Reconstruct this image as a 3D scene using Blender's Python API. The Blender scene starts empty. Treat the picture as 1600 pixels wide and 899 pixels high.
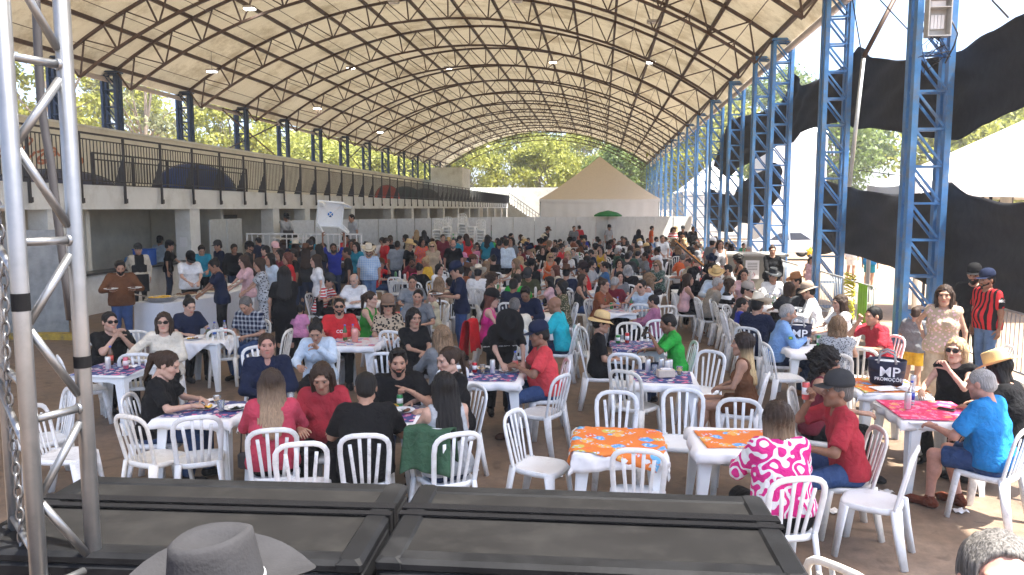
import bpy, math, random
import numpy as np
from mathutils import Vector, Matrix, Euler

random.seed(7)
rng = np.random.default_rng(7)
SC = bpy.context.scene
COL = SC.collection
R = math.radians

# ---------------------------------------------------------------- camera
F_PX = 1200.0
CAM_H = 2.7
VPX, VPY = 940.0, 325.0
PITCH = math.atan((449.5 - VPY) / F_PX)
YAW = math.atan((VPX - 800.0) * math.cos(PITCH) / F_PX)
cam_d = bpy.data.cameras.new("camera")
cam_d.lens = 36.0 * F_PX / 1600.0
cam_d.sensor_width = 36.0
cam_d.clip_start = 0.05
cam_d.clip_end = 2000
cam = bpy.data.objects.new("camera", cam_d)
cam.location = (0, 0, CAM_H)
cam.rotation_euler = (R(90) - PITCH, 0, YAW)
COL.objects.link(cam)
SC.camera = cam
_Rv = Vector((math.cos(YAW), math.sin(YAW), 0))
_Fv = Vector((-math.sin(YAW) * math.cos(PITCH), math.cos(YAW) * math.cos(PITCH), -math.sin(PITCH)))
_Uv = _Rv.cross(_Fv)

def ray(px, py):
    return (_Fv + _Rv * ((px - 800) / F_PX) + _Uv * ((449.5 - py) / F_PX))

def P(px, py, z):
    """world point on the level plane z seen at photo pixel (px, py)"""
    d = ray(px, py)
    t = (z - CAM_H) / d.z
    return Vector((d.x * t, d.y * t, z))

def D(px, py, Y):
    """world point at distance Y down the hall seen at photo pixel (px, py)"""
    d = ray(px, py)
    t = Y / d.y
    return Vector((d.x * t, Y, CAM_H + d.z * t))

def atX(px, py, X):
    """world point on the lengthwise plane x = X seen at photo pixel (px, py)"""
    d = ray(px, py)
    t = X / d.x
    return Vector((X, d.y * t, CAM_H + d.z * t))

# ---------------------------------------------------------------- light
SUN_EL, SUN_AZ = R(67), R(104)          # azimuth measured from +Y towards +X
w = bpy.data.worlds.new("World")
SC.world = w
w.use_nodes = True
nt = w.node_tree
for n in list(nt.nodes):
    nt.nodes.remove(n)
sky = nt.nodes.new("ShaderNodeTexSky")
sky.sky_type = 'NISHITA'
sky.sun_disc = False
sky.sun_elevation = SUN_EL
sky.sun_rotation = SUN_AZ
sky.air_density = 0.7
sky.dust_density = 3.0
bg = nt.nodes.new("ShaderNodeBackground")
bg.inputs[1].default_value = 0.15
wo = nt.nodes.new("ShaderNodeOutputWorld")
nt.links.new(sky.outputs[0], bg.inputs[0])
nt.links.new(bg.outputs[0], wo.inputs[0])
sd = bpy.data.lights.new("sun", 'SUN')
sd.energy = 5.0
sd.angle = R(0.6)
sd.color = (1.0, 0.95, 0.86)
sun = bpy.data.objects.new("sun", sd)
sv = Vector((math.sin(SUN_AZ) * math.cos(SUN_EL), math.cos(SUN_AZ) * math.cos(SUN_EL), math.sin(SUN_EL)))
sun.rotation_euler = sv.to_track_quat('Z', 'Y').to_euler()
sun.location = (30, -10, 40)
COL.objects.link(sun)
SC.view_settings.view_transform = 'Standard'
SC.view_settings.look = 'None'
SC.view_settings.gamma = 1.0
SC.view_settings.exposure = 2.1
SC.render.engine = 'CYCLES'
SC.cycles.max_bounces = 8
SC.cycles.diffuse_bounces = 5
SC.cycles.transmission_bounces = 6
SC.cycles.use_denoising = True

# ---------------------------------------------------------------- materials
_M = {}

def nmat(name):
    m = bpy.data.materials.new(name)
    m.use_nodes = True
    t = m.node_tree
    b = t.nodes["Principled BSDF"]
    return m, t, b

def N(t, kind, **kw):
    n = t.nodes.new(kind)
    for k, v in kw.items():
        if k.startswith("i_"):
            key = k[2:]
            n.inputs[int(key) if key.isdigit() else key.replace("_", " ")].default_value = v
        else:
            setattr(n, k, v)
    return n

def ramp(t, fac, stops, interp='LINEAR'):
    r = t.nodes.new("ShaderNodeValToRGB")
    r.color_ramp.interpolation = interp
    el = r.color_ramp.elements
    while len(el) < len(stops):
        el.new(0.5)
    for e, (p, c) in zip(el, stops):
        e.position = p
        e.color = (*c, 1) if len(c) == 3 else c
    t.links.new(fac, r.inputs[0])
    return r.outputs[0]

def basic(name, col, rough=0.6, metal=0.0, var=0.12, scale=8.0, bump=0.0, bscale=60.0, spec=0.4, coord='Object', dirt=None, dscale=1.5):
    """a paint, plastic or plaster: base colour with mottling, optional dirt blotches and fine relief"""
    key = ('b', name)
    if key in _M:
        return _M[key]
    m, t, b = nmat(name)
    tc = N(t, "ShaderNodeTexCoord")
    n = N(t, "ShaderNodeTexNoise", i_Scale=scale, i_Detail=5.0, i_Roughness=0.6)
    t.links.new(tc.outputs[coord], n.inputs['Vector'])
    lo = tuple(c * (1 - var) for c in col)
    hi = tuple(min(1, c * (1 + var)) for c in col)
    c = ramp(t, n.outputs[0], [(0.3, lo), (0.7, hi)])
    if dirt:
        n2 = N(t, "ShaderNodeTexNoise", i_Scale=dscale, i_Detail=8.0, i_Roughness=0.7)
        t.links.new(tc.outputs[coord], n2.inputs['Vector'])
        f = ramp(t, n2.outputs[0], [(0.48, (0, 0, 0)), (0.72, (1, 1, 1))])
        mx = N(t, "ShaderNodeMixRGB", i_Color2=(*dirt, 1))
        t.links.new(f, mx.inputs[0])
        t.links.new(c, mx.inputs[1])
        c = mx.outputs[0]
    t.links.new(c, b.inputs['Base Color'])
    b.inputs['Roughness'].default_value = rough
    b.inputs['Metallic'].default_value = metal
    b.inputs['Specular IOR Level'].default_value = spec
    if bump:
        n3 = N(t, "ShaderNodeTexNoise", i_Scale=bscale, i_Detail=4.0)
        t.links.new(tc.outputs[coord], n3.inputs['Vector'])
        bp = N(t, "ShaderNodeBump", i_Strength=bump, i_Distance=0.02)
        t.links.new(n3.outputs[0], bp.inputs['Height'])
        t.links.new(bp.outputs[0], b.inputs['Normal'])
    _M[key] = m
    return m

# ---------------------------------------------------------------- mesh building
class MB:
    def __init__(s):
        s.v, s.f, s.m, s.sm = [], [], [], []

    def add(s, verts, faces, mi=0, smooth=False):
        o = len(s.v)
        s.v.extend([tuple(p) for p in verts])
        for f in faces:
            s.f.append(tuple(i + o for i in f))
            s.m.append(mi)
            s.sm.append(smooth)

    def box(s, c, size, rz=0.0, mi=0, M=None, bev=0.0):
        x, y, z = size[0] / 2, size[1] / 2, size[2] / 2
        if bev:
            b = bev
            vs, fs = [], []
            for sz in (-1, 1):
                for zz, ins in ((z, b), (z - b, 0)):
                    if sz < 0:
                        pass
                    for sx, sy in ((-1, -1), (1, -1), (1, 1), (-1, 1)):
                        pass
            rings = [(-z, b), (-z + b, 0), (z - b, 0), (z, b)]
            for zz, ins in rings:
                xx, yy = x - ins, y - ins
                k = b * 0.6 if not ins else b
                for px_, py_ in ((-xx + k, -yy), (xx - k, -yy), (xx, -yy + k), (xx, yy - k), (xx - k, yy), (-xx + k, yy), (-xx, yy - k), (-xx, -yy + k)):
                    vs.append(Vector((px_, py_, zz)))
            for r in range(3):
                for i in range(8):
                    a, b_ = r * 8 + i, r * 8 + (i + 1) % 8
                    fs.append((a, b_, b_ + 8, a + 8))
            fs.append(tuple(range(7, -1, -1)))
            fs.append(tuple(range(24, 32)))
        else:
            vs = [Vector((a, b, d)) for d in (-z, z) for a, b in ((-x, -y), (x, -y), (x, y), (-x, y))]
            fs = [(3, 2, 1, 0), (4, 5, 6, 7), (0, 1, 5, 4), (1, 2, 6, 5), (2, 3, 7, 6), (3, 0, 4, 7)]
        if M is None:
            M = Matrix.Translation(Vector(c)) @ Matrix.Rotation(rz, 4, 'Z')
        else:
            M = M @ Matrix.Translation(Vector(c))
        s.add([M @ p for p in vs], fs, mi)

    def bar(s, p0, p1, wd, ht=None, up=(0, 0, 1), mi=0):
        p0, p1 = Vector(p0), Vector(p1)
        ht = ht or wd
        d = (p1 - p0).normalized()
        upv = Vector(up)
        if abs(d.dot(upv)) > 0.98:
            upv = Vector((0, 1, 0))
        a = d.cross(upv).normalized() * wd / 2
        b = a.cross(d).normalized() * ht / 2
        vs = [p + sa * a + sb * b for p in (p0, p1) for sa, sb in ((-1, -1), (1, -1), (1, 1), (-1, 1))]
        s.add(vs, [(3, 2, 1, 0), (4, 5, 6, 7), (0, 1, 5, 4), (1, 2, 6, 5), (2, 3, 7, 6), (3, 0, 4, 7)], mi)

    def tube(s, pts, r, n=8, mi=0, caps=True, smooth=True):
        pts = [Vector(p) for p in pts]
        rs = r if isinstance(r, (list, tuple)) else [r] * len(pts)
        vs, fs = [], []
        prev = None
        for i, p in enumerate(pts):
            d = (pts[min(i + 1, len(pts) - 1)] - pts[max(i - 1, 0)]).normalized()
            if prev is None:
                a = d.orthogonal().normalized()
            else:
                a = (prev - d * prev.dot(d)).normalized()
            prev = a
            b = d.cross(a)
            for k in range(n):
                q = 2 * math.pi * k / n
                vs.append(p + (a * math.cos(q) + b * math.sin(q)) * rs[i])
        for i in range(len(pts) - 1):
            for k in range(n):
                k2 = (k + 1) % n
                fs.append((i * n + k, i * n + k2, (i + 1) * n + k2, (i + 1) * n + k))
        s.add(vs, fs, mi, smooth)
        if caps:
            o = len(s.v) - len(vs)
            s.f.append(tuple(o + k for k in range(n - 1, -1, -1)))
            s.f.append(tuple(o + (len(pts) - 1) * n + k for k in range(n)))
            s.m += [mi, mi]
            s.sm += [False, False]

    def lathe(s, prof, n=16, c=(0, 0, 0), mi=0, smooth=True, M=None, sx=1.0, sy=1.0):
        vs, fs = [], []
        for r, z in prof:
            for k in range(n):
                q = 2 * math.pi * k / n
                p = Vector((c[0] + r * sx * math.cos(q), c[1] + r * sy * math.sin(q), c[2] + z))
                vs.append(M @ p if M is not None else p)
        for i in range(len(prof) - 1):
            for k in range(n):
                k2 = (k + 1) % n
                fs.append((i * n + k, i * n + k2, (i + 1) * n + k2, (i + 1) * n + k))
        s.add(vs, fs, mi, smooth)
        o = len(s.v) - len(vs)
        if prof[0][0] > 1e-4:
            s.f.append(tuple(o + k for k in range(n - 1, -1, -1)))
            s.m.append(mi); s.sm.append(False)
        if prof[-1][0] > 1e-4:
            s.f.append(tuple(o + (len(prof) - 1) * n + k for k in range(n)))
            s.m.append(mi); s.sm.append(False)

    def sheet(s, fn, nu, nv, mi=0, smooth=True, wrap=False):
        """surface fn(u, v) -> point, u and v in 0..1"""
        vs = [fn(i / nu, j / nv) for j in range(nv + 1) for i in range(nu + 1)]
        fs = [(j * (nu + 1) + i, j * (nu + 1) + i + 1, (j + 1) * (nu + 1) + i + 1, (j + 1) * (nu + 1) + i) for j in range(nv) for i in range(nu)]
        s.add(vs, fs, mi, smooth)

    def prism(s, poly, z0, z1, mi=0, M=None):
        n = len(poly)
        vs = [Vector((x, y, z)) for z in (z0, z1) for x, y in poly]
        if M is not None:
            vs = [M @ p for p in vs]
        fs = [tuple(range(n - 1, -1, -1)), tuple(range(n, 2 * n))] + [(i, (i + 1) % n, n + (i + 1) % n, n + i) for i in range(n)]
        s.add(vs, fs, mi)

    def mesh(s, name, mats):
        me = bpy.data.meshes.new(name)
        me.from_pydata(s.v, [], s.f)
        for m in (mats if isinstance(mats, (list, tuple)) else [mats]):
            me.materials.append(m)
        me.polygons.foreach_set("material_index", s.m)
        me.polygons.foreach_set("use_smooth", s.sm)
        me.update()
        return me

    def build(s, name, mats, parent=None, **kw):
        return link(name, s.mesh(name, mats), parent, **kw)

def link(name, data, parent=None, loc=None, rz=None, M=None, label=None, cat=None, group=None, kind=None):
    o = bpy.data.objects.new(name, data)
    COL.objects.link(o)
    if parent is not None:
        o.parent = parent
    if M is not None:
        o.matrix_basis = M
    if loc is not None:
        o.location = loc
    if rz is not None:
        o.rotation_euler = (0, 0, rz)
    tag(o, label, cat, group, kind)
    return o

def tag(o, label=None, cat=None, group=None, kind=None):
    for k, v in (('label', label), ('category', cat), ('group', group), ('kind', kind)):
        if v:
            o[k] = v
    return o

def thing(name, label, cat, loc=(0, 0, 0), rz=0.0, group=None):
    return link(name, None, None, loc=loc, rz=rz, label=label, cat=cat, group=group)

def dup(o, parent=None, loc=None, rz=None, label=None):
    c = o.copy()
    COL.objects.link(c)
    if parent is not None:
        c.parent = parent
    if loc is not None:
        c.location = loc
    if rz is not None:
        c.rotation_euler = (0, 0, rz)
    if label:
        c['label'] = label
    for ch in KIDS.get(o.name, ()):
        dup(ch, c)
    return c

KIDS = {}
def kids(o, chs):
    KIDS[o.name] = chs

def solidify(o, th):
    m = o.modifiers.new("thickness", 'SOLIDIFY')
    m.thickness = th
    m.offset = 0
    return o

ORD = "first second third fourth fifth sixth seventh eighth ninth tenth eleventh twelfth thirteenth fourteenth fifteenth sixteenth seventeenth eighteenth nineteenth twentieth".split()
def ordw(i):
    return ORD[i] if i < 20 else "twenty-" + ORD[i - 20]
# ================================================================ SETTING
XR, XL = 5.80, -20.45
EAVE = 8.5
MIDX = (XR + XL) / 2
HALF = (XR - XL) / 2
RISE = 4.15
ARC_R = (HALF ** 2 + RISE ** 2) / (2 * RISE)
ARC_A = math.asin(HALF / ARC_R)
def arc(u, drop=0.0):
    """point (x, z) on the roof arch, u from 0 (left eave) to 1 (right eave)"""
    a = -ARC_A + 2 * ARC_A * u
    r = ARC_R - drop
    return MIDX + r * math.sin(a), EAVE + RISE - ARC_R + r * math.cos(a)

M_steel = basic("brown_painted_steel", (0.085, 0.055, 0.04), 0.55, 0.2, 0.25)
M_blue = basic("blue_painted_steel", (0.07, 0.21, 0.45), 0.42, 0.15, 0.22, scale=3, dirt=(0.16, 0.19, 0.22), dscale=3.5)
M_blue_shaded = basic("shaded_blue_painted_steel", (0.025, 0.05, 0.10), 0.5, 0.2, 0.25)  # the towers' blue paint with the left side's shade put into the colour
M_dark = basic("black_railing_paint", (0.03, 0.028, 0.03), 0.5)
M_white = basic("white_wall_plaster", (0.74, 0.76, 0.74), 0.85, var=0.05, scale=1.5, dirt=(0.55, 0.55, 0.51), dscale=1.1)
M_cream = basic("cream_wall_plaster", (0.72, 0.70, 0.61), 0.85, var=0.06, scale=1.2, dirt=(0.56, 0.54, 0.47), dscale=0.9)
M_galv = basic("galvanised_sheet", (0.5, 0.53, 0.54), 0.42, 0.45, 0.15, scale=6, dirt=(0.52, 0.54, 0.54), dscale=1.2)

def floor_mat():
    m, t, b = nmat("hall_floor_concrete")
    tc = N(t, "ShaderNodeTexCoord")
    n1 = N(t, "ShaderNodeTexNoise", i_Scale=0.55, i_Detail=9.0, i_Roughness=0.68)
    n2 = N(t, "ShaderNodeTexNoise", i_Scale=7.0, i_Detail=8.0, i_Roughness=0.75)
    n4 = N(t, "ShaderNodeTexNoise", i_Scale=2.1, i_Detail=3.0, i_Distortion=1.5)
    for n in (n1, n2, n4):
        t.links.new(tc.outputs['Object'], n.inputs['Vector'])
    c1 = ramp(t, n1.outputs[0], [(0.3, (0.115, 0.078, 0.052)), (0.52, (0.185, 0.13, 0.09)), (0.72, (0.275, 0.205, 0.148))])
    c2 = ramp(t, n2.outputs[0], [(0.35, (0.7, 0.7, 0.7)), (0.65, (1.12, 1.1, 1.08))])
    c3 = ramp(t, n4.outputs[0], [(0.30, (0.42, 0.40, 0.38)), (0.40, (1, 1, 1))])
    mx = N(t, "ShaderNodeMixRGB", blend_type='MULTIPLY', i_Fac=1.0)
    mx2 = N(t, "ShaderNodeMixRGB", blend_type='MULTIPLY', i_Fac=0.75)
    t.links.new(c1, mx.inputs[1]); t.links.new(c2, mx.inputs[2])
    t.links.new(mx.outputs[0], mx2.inputs[1]); t.links.new(c3, mx2.inputs[2])
    t.links.new(mx2.outputs[0], b.inputs['Base Color'])
    rr = ramp(t, n1.outputs[0], [(0.3, (0.45,) * 3), (0.7, (0.75,) * 3)])
    t.links.new(rr, b.inputs['Roughness'])
    bp = N(t, "ShaderNodeBump", i_Strength=0.25, i_Distance=0.01)
    t.links.new(n2.outputs[0], bp.inputs['Height'])
    t.links.new(bp.outputs[0], b.inputs['Normal'])
    return m
b = MB()
b.box((MIDX, 55, -0.05), (HALF * 2 + 1.6, 130, 0.1))
b.build("floor", floor_mat(), kind='structure')

def ground_mat():
    m, t, b = nmat("sandy_yard_ground")
    tc = N(t, "ShaderNodeTexCoord")
    n1 = N(t, "ShaderNodeTexNoise", i_Scale=0.3, i_Detail=9.0, i_Roughness=0.65)
    n2 = N(t, "ShaderNodeTexNoise", i_Scale=9.0, i_Detail=7.0, i_Roughness=0.7)
    for n in (n1, n2):
        t.links.new(tc.outputs['Object'], n.inputs['Vector'])
    c1 = ramp(t, n1.outputs[0], [(0.3, (0.26, 0.165, 0.1)), (0.7, (0.37, 0.27, 0.18))])
    c2 = ramp(t, n2.outputs[0], [(0.35, (0.75, 0.75, 0.75)), (0.65, (1.05, 1.05, 1.05))])
    mx = N(t, "ShaderNodeMixRGB", blend_type='MULTIPLY', i_Fac=1.0)
    t.links.new(c1, mx.inputs[1]); t.links.new(c2, mx.inputs[2])
    t.links.new(mx.outputs[0], b.inputs['Base Color'])
    b.inputs['Roughness'].default_value = 0.9
    return m
b = MB()
b.sheet(lambda u, v: ((u - 0.5) * 1600, -300 + v * 1600, -0.105), 8, 8)
b.build("ground", ground_mat(), kind='structure')

# ---- roof: membrane bays, purlins, trusses
def membrane_mat():
    m, t, b = nmat("roof_membrane")
    tc = N(t, "ShaderNodeTexCoord")
    n = N(t, "ShaderNodeTexNoise", i_Scale=0.7, i_Detail=8.0, i_Roughness=0.7)
    mp = N(t, "ShaderNodeMapping")
    mp.inputs['Scale'].default_value = (0.5, 2.0, 0.5)
    t.links.new(tc.outputs['Object'], mp.inputs[0])
    t.links.new(mp.outputs[0], n.inputs['Vector'])
    c = ramp(t, n.outputs[0], [(0.3, (0.60, 0.555, 0.45)), (0.7, (0.71, 0.66, 0.54))])
    n2 = N(t, "ShaderNodeTexNoise", i_Scale=0.35, i_Detail=9.0, i_Roughness=0.75)
    t.links.new(tc.outputs['Object'], n2.inputs['Vector'])
    st = ramp(t, n2.outputs[0], [(0.38, (0.66, 0.62, 0.56)), (0.5, (1, 1, 1))])
    ms = N(t, "ShaderNodeMixRGB", blend_type='MULTIPLY', i_Fac=1.0)
    t.links.new(c, ms.inputs[1]); t.links.new(st, ms.inputs[2])
    c = ms.outputs[0]
    t.links.new(c, b.inputs['Base Color'])
    b.inputs['Roughness'].default_value = 0.8
    tr = N(t, "ShaderNodeBsdfTranslucent")
    mul = N(t, "ShaderNodeMixRGB", blend_type='MULTIPLY', i_Fac=1.0, i_Color2=(1, 0.93, 0.77, 1))
    t.links.new(c, mul.inputs[1])
    t.links.new(mul.outputs[0], tr.inputs[0])
    mix = N(t, "ShaderNodeMixShader", i_Fac=0.085)
    t.links.new(b.outputs[0], mix.inputs[1])
    t.links.new(tr.outputs[0], mix.inputs[2])
    t.links.new(mix.outputs[0], t.nodes['Material Output'].inputs[0])
    return m
M_memb = membrane_mat()
TRUSS_Y = [3.6, 9.6, 15.6, 21.6, 27.9, 31.1, 36.9, 43.0, 48.9] + [54.9 + 6.0 * i for i in range(9)]
NP = 14
roof = thing("arched_roof", "huge beige membrane roof arching over the whole hall", "roof", (0, 0, 0))
for i in range(len(TRUSS_Y) - 1):
    y0, y1 = TRUSS_Y[i], TRUSS_Y[i + 1]
    nu, nv = NP * 3, 6
    def fn(u, v):
        a = -0.02 + 1.04 * u
        sag = 0.20 * math.sin(math.pi * v) * (y1 - y0) / 6 - 0.06 * abs(math.sin(math.pi * a * NP))
        x, z = arc(a, -0.16 - sag)
        if u <= 0 or u >= 1:
            z -= 0.12 * math.sin(math.pi * v)
        return (x, y0 + (y1 - y0) * v, z)
    b = MB()
    b.sheet(fn, nu, nv)
    b.build("membrane_panel", M_memb, roof)
pm = MB()
pm.bar((0, TRUSS_Y[0], 0), (0, TRUSS_Y[-1], 0), 0.11, 0.15)
pme = pm.mesh("purlin", M_steel)
for k in range(NP + 1):
    x, z = arc(k / NP, -0.07)
    link("purlin", pme, roof, loc=(x, 0, z))
b = MB()
for k in range(NP * 2):
    if k % 2:
        x, z = arc(k / NP / 2, 0.3)
        b.bar((x, TRUSS_Y[0], z), (x, TRUSS_Y[-1], z), 0.022)
for y in TRUSS_Y[:-1]:
    pass
b.build("tie_rods", M_steel, roof, kind='stuff')
for sgn, u in ((-1, -0.02), (1, 1.02)):
    x, z = arc(u, 0)
    b = MB()
    b.tube([(x + sgn * 0.05, y, z - 0.05) for y in (TRUSS_Y[0] - 2, TRUSS_Y[-1])], 0.11, 8)
    b.build("gutter_pipe", basic("pale_gutter_pvc", (0.55, 0.5, 0.46), 0.5), roof)

def bx(me_list, p0, p1, wd):
    b = MB(); b.bar(p0, p1, wd); me_list.append(b)
DEPTH = 1.02
def chord(drop, wd):
    b = MB()
    n = NP * 2
    for i in range(n):
        a, c = arc(i / n, drop), arc((i + 1) / n, drop)
        b.bar((a[0], 0, a[1]), (c[0], 0, c[1]), wd, wd * 1.1, up=(0, 1, 0))
    return b
webs = []
for k in range(NP + 1):
    tx, tz = arc(k / NP, 0)
    bx_, bz_ = arc(k / NP, DEPTH)
    bx(webs, (tx, -0.05, tz), (bx_, -0.05, bz_), 0.06)
    for s in (-1, 1):
        u = (k + 0.5 * s) / NP
        if 0 < u < 1:
            x2, z2 = arc(u, 0)
            bx(webs, (bx_, 0.04, bz_), (x2, 0.04, z2), 0.05)
top_me = chord(0, 0.105).mesh("top_chord", M_steel)
bot_me = chord(DEPTH, 0.095).mesh("bottom_chord", M_steel)
web_me = [x.mesh("web_member", M_steel) for x in webs]
allw = MB()
for x in webs:
    allw.add(x.v, x.f)
allw_me = allw.mesh("web_members", M_steel)
for i, y in enumerate(TRUSS_Y):
    t = thing("roof_truss", f"{ordw(i)} arched brown steel roof truss counting from the stage", "truss", (0, y, 0), group="arched roof trusses of the hall")
    link("top_chord", top_me, t)
    link("bottom_chord", bot_me, t)
    if 2 <= i <= 8:
        for me in web_me:
            link("web_member", me, t)
    else:
        link("web_members", allw_me, t, kind='stuff')

# ---- blue lattice towers
def tower_parts(h, wx, wy, leg, br, step):
    parts = []
    for sx in (-1, 1):
        for sy in (-1, 1):
            b = MB(); b.box((sx * wx / 2, sy * wy / 2, h / 2), (leg, leg * 1.45, h)); parts.append(('leg', b))
    n = int(h / step)
    st = h / n
    for k in range(n + 1):
        z = min(k * st, h - 0.03) + (0.03 if k == 0 else 0)
        for sy in (-1, 1):
            b = MB(); b.bar((-wx / 2 + leg / 2, sy * wy / 2, z), (wx / 2 - leg / 2, sy * wy / 2, z), br); parts.append(('rung', b))
            if k < n:
                b = MB(); b.bar((-wx / 2 + leg / 2, sy * (wy / 2 - 0.002), z + st - 0.03), (wx / 2 - leg / 2, sy * (wy / 2 - 0.002), z + 0.05), br); parts.append(('brace', b))
        for sx in (-1, 1):
            b = MB(); b.bar((sx * wx / 2, -wy / 2 + leg / 2, z), (sx * wx / 2, wy / 2 - leg / 2, z), br); parts.append(('rung', b))
    return parts
tw = tower_parts(EAVE - 0.15, 0.60, 0.30, 0.11, 0.042, 0.66)
tw_me = [(n, b.mesh(n, M_blue)) for n, b in tw]
far = MB(); fl = MB()
for n, b in tw:
    (fl if n == 'leg' else far).add(b.v, b.f)
far_me = far.mesh("lattice", M_blue)
leg_me = [me for n, me in tw_me if n == 'leg']
capm = MB(); capm.box((0, 0, EAVE - 0.1), (0.78, 0.6, 0.06)); capme = capm.mesh("cap_plate", M_blue)
for i, y in enumerate(TRUSS_Y[2:]):
    for side, X in (("right", XR + 0.30), ("left", XL - 0.28)):
        if side == "left" and y < 27:
            continue
        t = thing("lattice_tower", f"{ordw(i)} {'blue' if side == 'right' else 'shade-tinted blue'} steel lattice tower along the {side} side of the hall", "tower", (X, y, 0), group=f"blue lattice towers along the {side} side")
        if i < 7 and side == "right":
            for n, me in tw_me:
                link(n, me, t)
        else:
            for me in leg_me:
                link("leg", me, t)
            link("lattice", far_me, t, kind='stuff')
        link("cap_plate", capme, t)
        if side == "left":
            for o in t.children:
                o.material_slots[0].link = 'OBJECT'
                o.material_slots[0].material = M_blue_shaded
# bracing rods between left towers
M_darkblue = M_dark
for i, (y0, y1) in enumerate(((40.7, 47.7), (59.2, 65.2))):
    b = MB()
    X = XL - 0.2
    b.bar((X, y0, EAVE - 0.5), (X, y1, 5.9), 0.06)
    b.bar((X + 0.1, y0, 5.9), (X + 0.1, y1, EAVE - 0.5), 0.06)
    b.bar((X, y0, EAVE - 0.4), (X, y1, EAVE - 0.4), 0.08)
    b.build("cross_brace", M_steel, label=f"dark cross bracing between blue towers above the balcony, {ORD[i]} pair from the stage", cat="bracing")

# ---- left building with the balcony
FX = -12.85             # face of the balcony slab
bld = thing("balcony_building", "long white building with open bays below a railed balcony", "building")
b = MB(); b.box(((FX - 20.4) / 2, 55, 2.97), (abs(FX + 20.4), 112, 0.62)); b.build("balcony_slab", M_white, bld)
BACK = -16.3
b = MB(); b.box((BACK - 0.1, 55, 1.36), (0.2, 112, 2.72)); b.build("wall", M_cream, bld)
pil_y = [11.0, 17.0, 23.3, 29.5, 32.8, 39.1, 46.7, 51.9, 56.8, 62.5, 69, 75, 81, 87, 93, 99, 105]
pm = MB(); pm.box((0, 0, 1.33), (0.5, 0.6, 2.66)); pme = pm.mesh("pillar", M_white)
for y in pil_y:
    link("pillar", pme, bld, loc=(FX - 0.3, y, 0))
pm = MB(); pm.box((0, 0, 1.36), (2.7, 0.16, 2.72)); pme = pm.mesh("partition_wall", M_cream)
for y in (19.0, 26.3, 36, 48, 60, 72, 84):
    link("partition_wall", pme, bld, loc=((BACK + FX) / 2 - 0.3, y, 0))
# grey slatted roller shutters on the face of the back wall
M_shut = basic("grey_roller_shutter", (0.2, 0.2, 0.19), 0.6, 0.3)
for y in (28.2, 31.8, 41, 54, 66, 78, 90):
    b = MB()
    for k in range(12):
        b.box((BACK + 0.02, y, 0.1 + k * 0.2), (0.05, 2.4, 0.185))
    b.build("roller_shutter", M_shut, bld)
b = MB(); b.box((BACK + 0.5, 55, 2.55), (0.08, 100, 0.1)); 
# upper rear wall behind the balcony
b = MB(); b.box((-20.15, 55, 4.55), (0.2, 112, 2.6)); b.build("rear_parapet_wall", M_cream, bld)
b = MB(); b.box((-20.15, 55, 5.88), (0.32, 112, 0.07)); b.build("parapet_coping", M_white, bld)

rail = thing("balcony_railing", "long black steel railing along the edge of the balcony", "railing", (FX + 0.1, 0, 3.28))
ry0, ry1 = 9.0, 107.0
b = MB(); b.box((0, (ry0 + ry1) / 2, 1.27), (0.06, ry1 - ry0, 0.045)); b.build("handrail", M_dark, rail)
b = MB(); b.box((0, (ry0 + ry1) / 2, 1.12), (0.03, ry1 - ry0, 0.03)); b.build("upper_rail", M_dark, rail)
b = MB(); b.box((0, (ry0 + ry1) / 2, 0.1), (0.03, ry1 - ry0, 0.03)); b.build("lower_rail", M_dark, rail)
pm = MB()
pm.box((0, 0, 0.4), (0.05, 0.06, 1.75))
pm.prism([(-0.025, 0.0), (-0.30, 0.0), (-0.025, 0.75)], -0.02, 0.02, M=Matrix.Rotation(R(90), 4, 'X'))
pm.box((0.03, 0, -0.4), (0.03, 0.1, 0.12))
pme = pm.mesh("post", M_dark)
nb = 0
yy = ry0
bal = MB(); bal.box((0, 0, 0.61), (0.018, 0.018, 1.02)); bal_me = bal.mesh("baluster", M_dark)
rest = MB()
while yy < ry1:
    link("post", pme, rail, loc=(0, yy, 0))
    for k in range(1, 13):
        y = yy + k * 1.75 / 13
        if 12.5 < y < 52 and nb < 300:
            link("baluster", bal_me, rail, loc=(0, y, 0)); nb += 1
        else:
            rest.box((0, y, 0.61), (0.018, 0.018, 1.02))
    yy += 1.75
rest.build("balusters", M_dark, rail, kind='stuff')
# inner ramp railing in front of the tent
ir = thing("ramp_railing", "second black railing running up a ramp behind the balcony railing near the blue tent", "railing", (FX - 2.2, 0, 3.28))
b = MB()
b.box((0, 26.5, 1.05), (0.05, 10, 0.05)); b.box((0, 26.5, .86), (0.04, 10, 0.04)); b.box((0, 26.5, 0.12), (0.03, 10, 0.03))
b.build("handrail", M_dark, ir)
for k in range(6):
    b = MB(); b.box((0, 21.5 + 2 * k, 0.52), (0.06, 0.06, 1.05)); b.build("post", M_dark, ir)
b = MB()
for k in range(60):
    b.box((0, 21.6 + k * 0.165, 0.49), (0.016, 0.016, 0.74))
b.build("balusters", M_dark, ir, kind='stuff')

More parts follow.
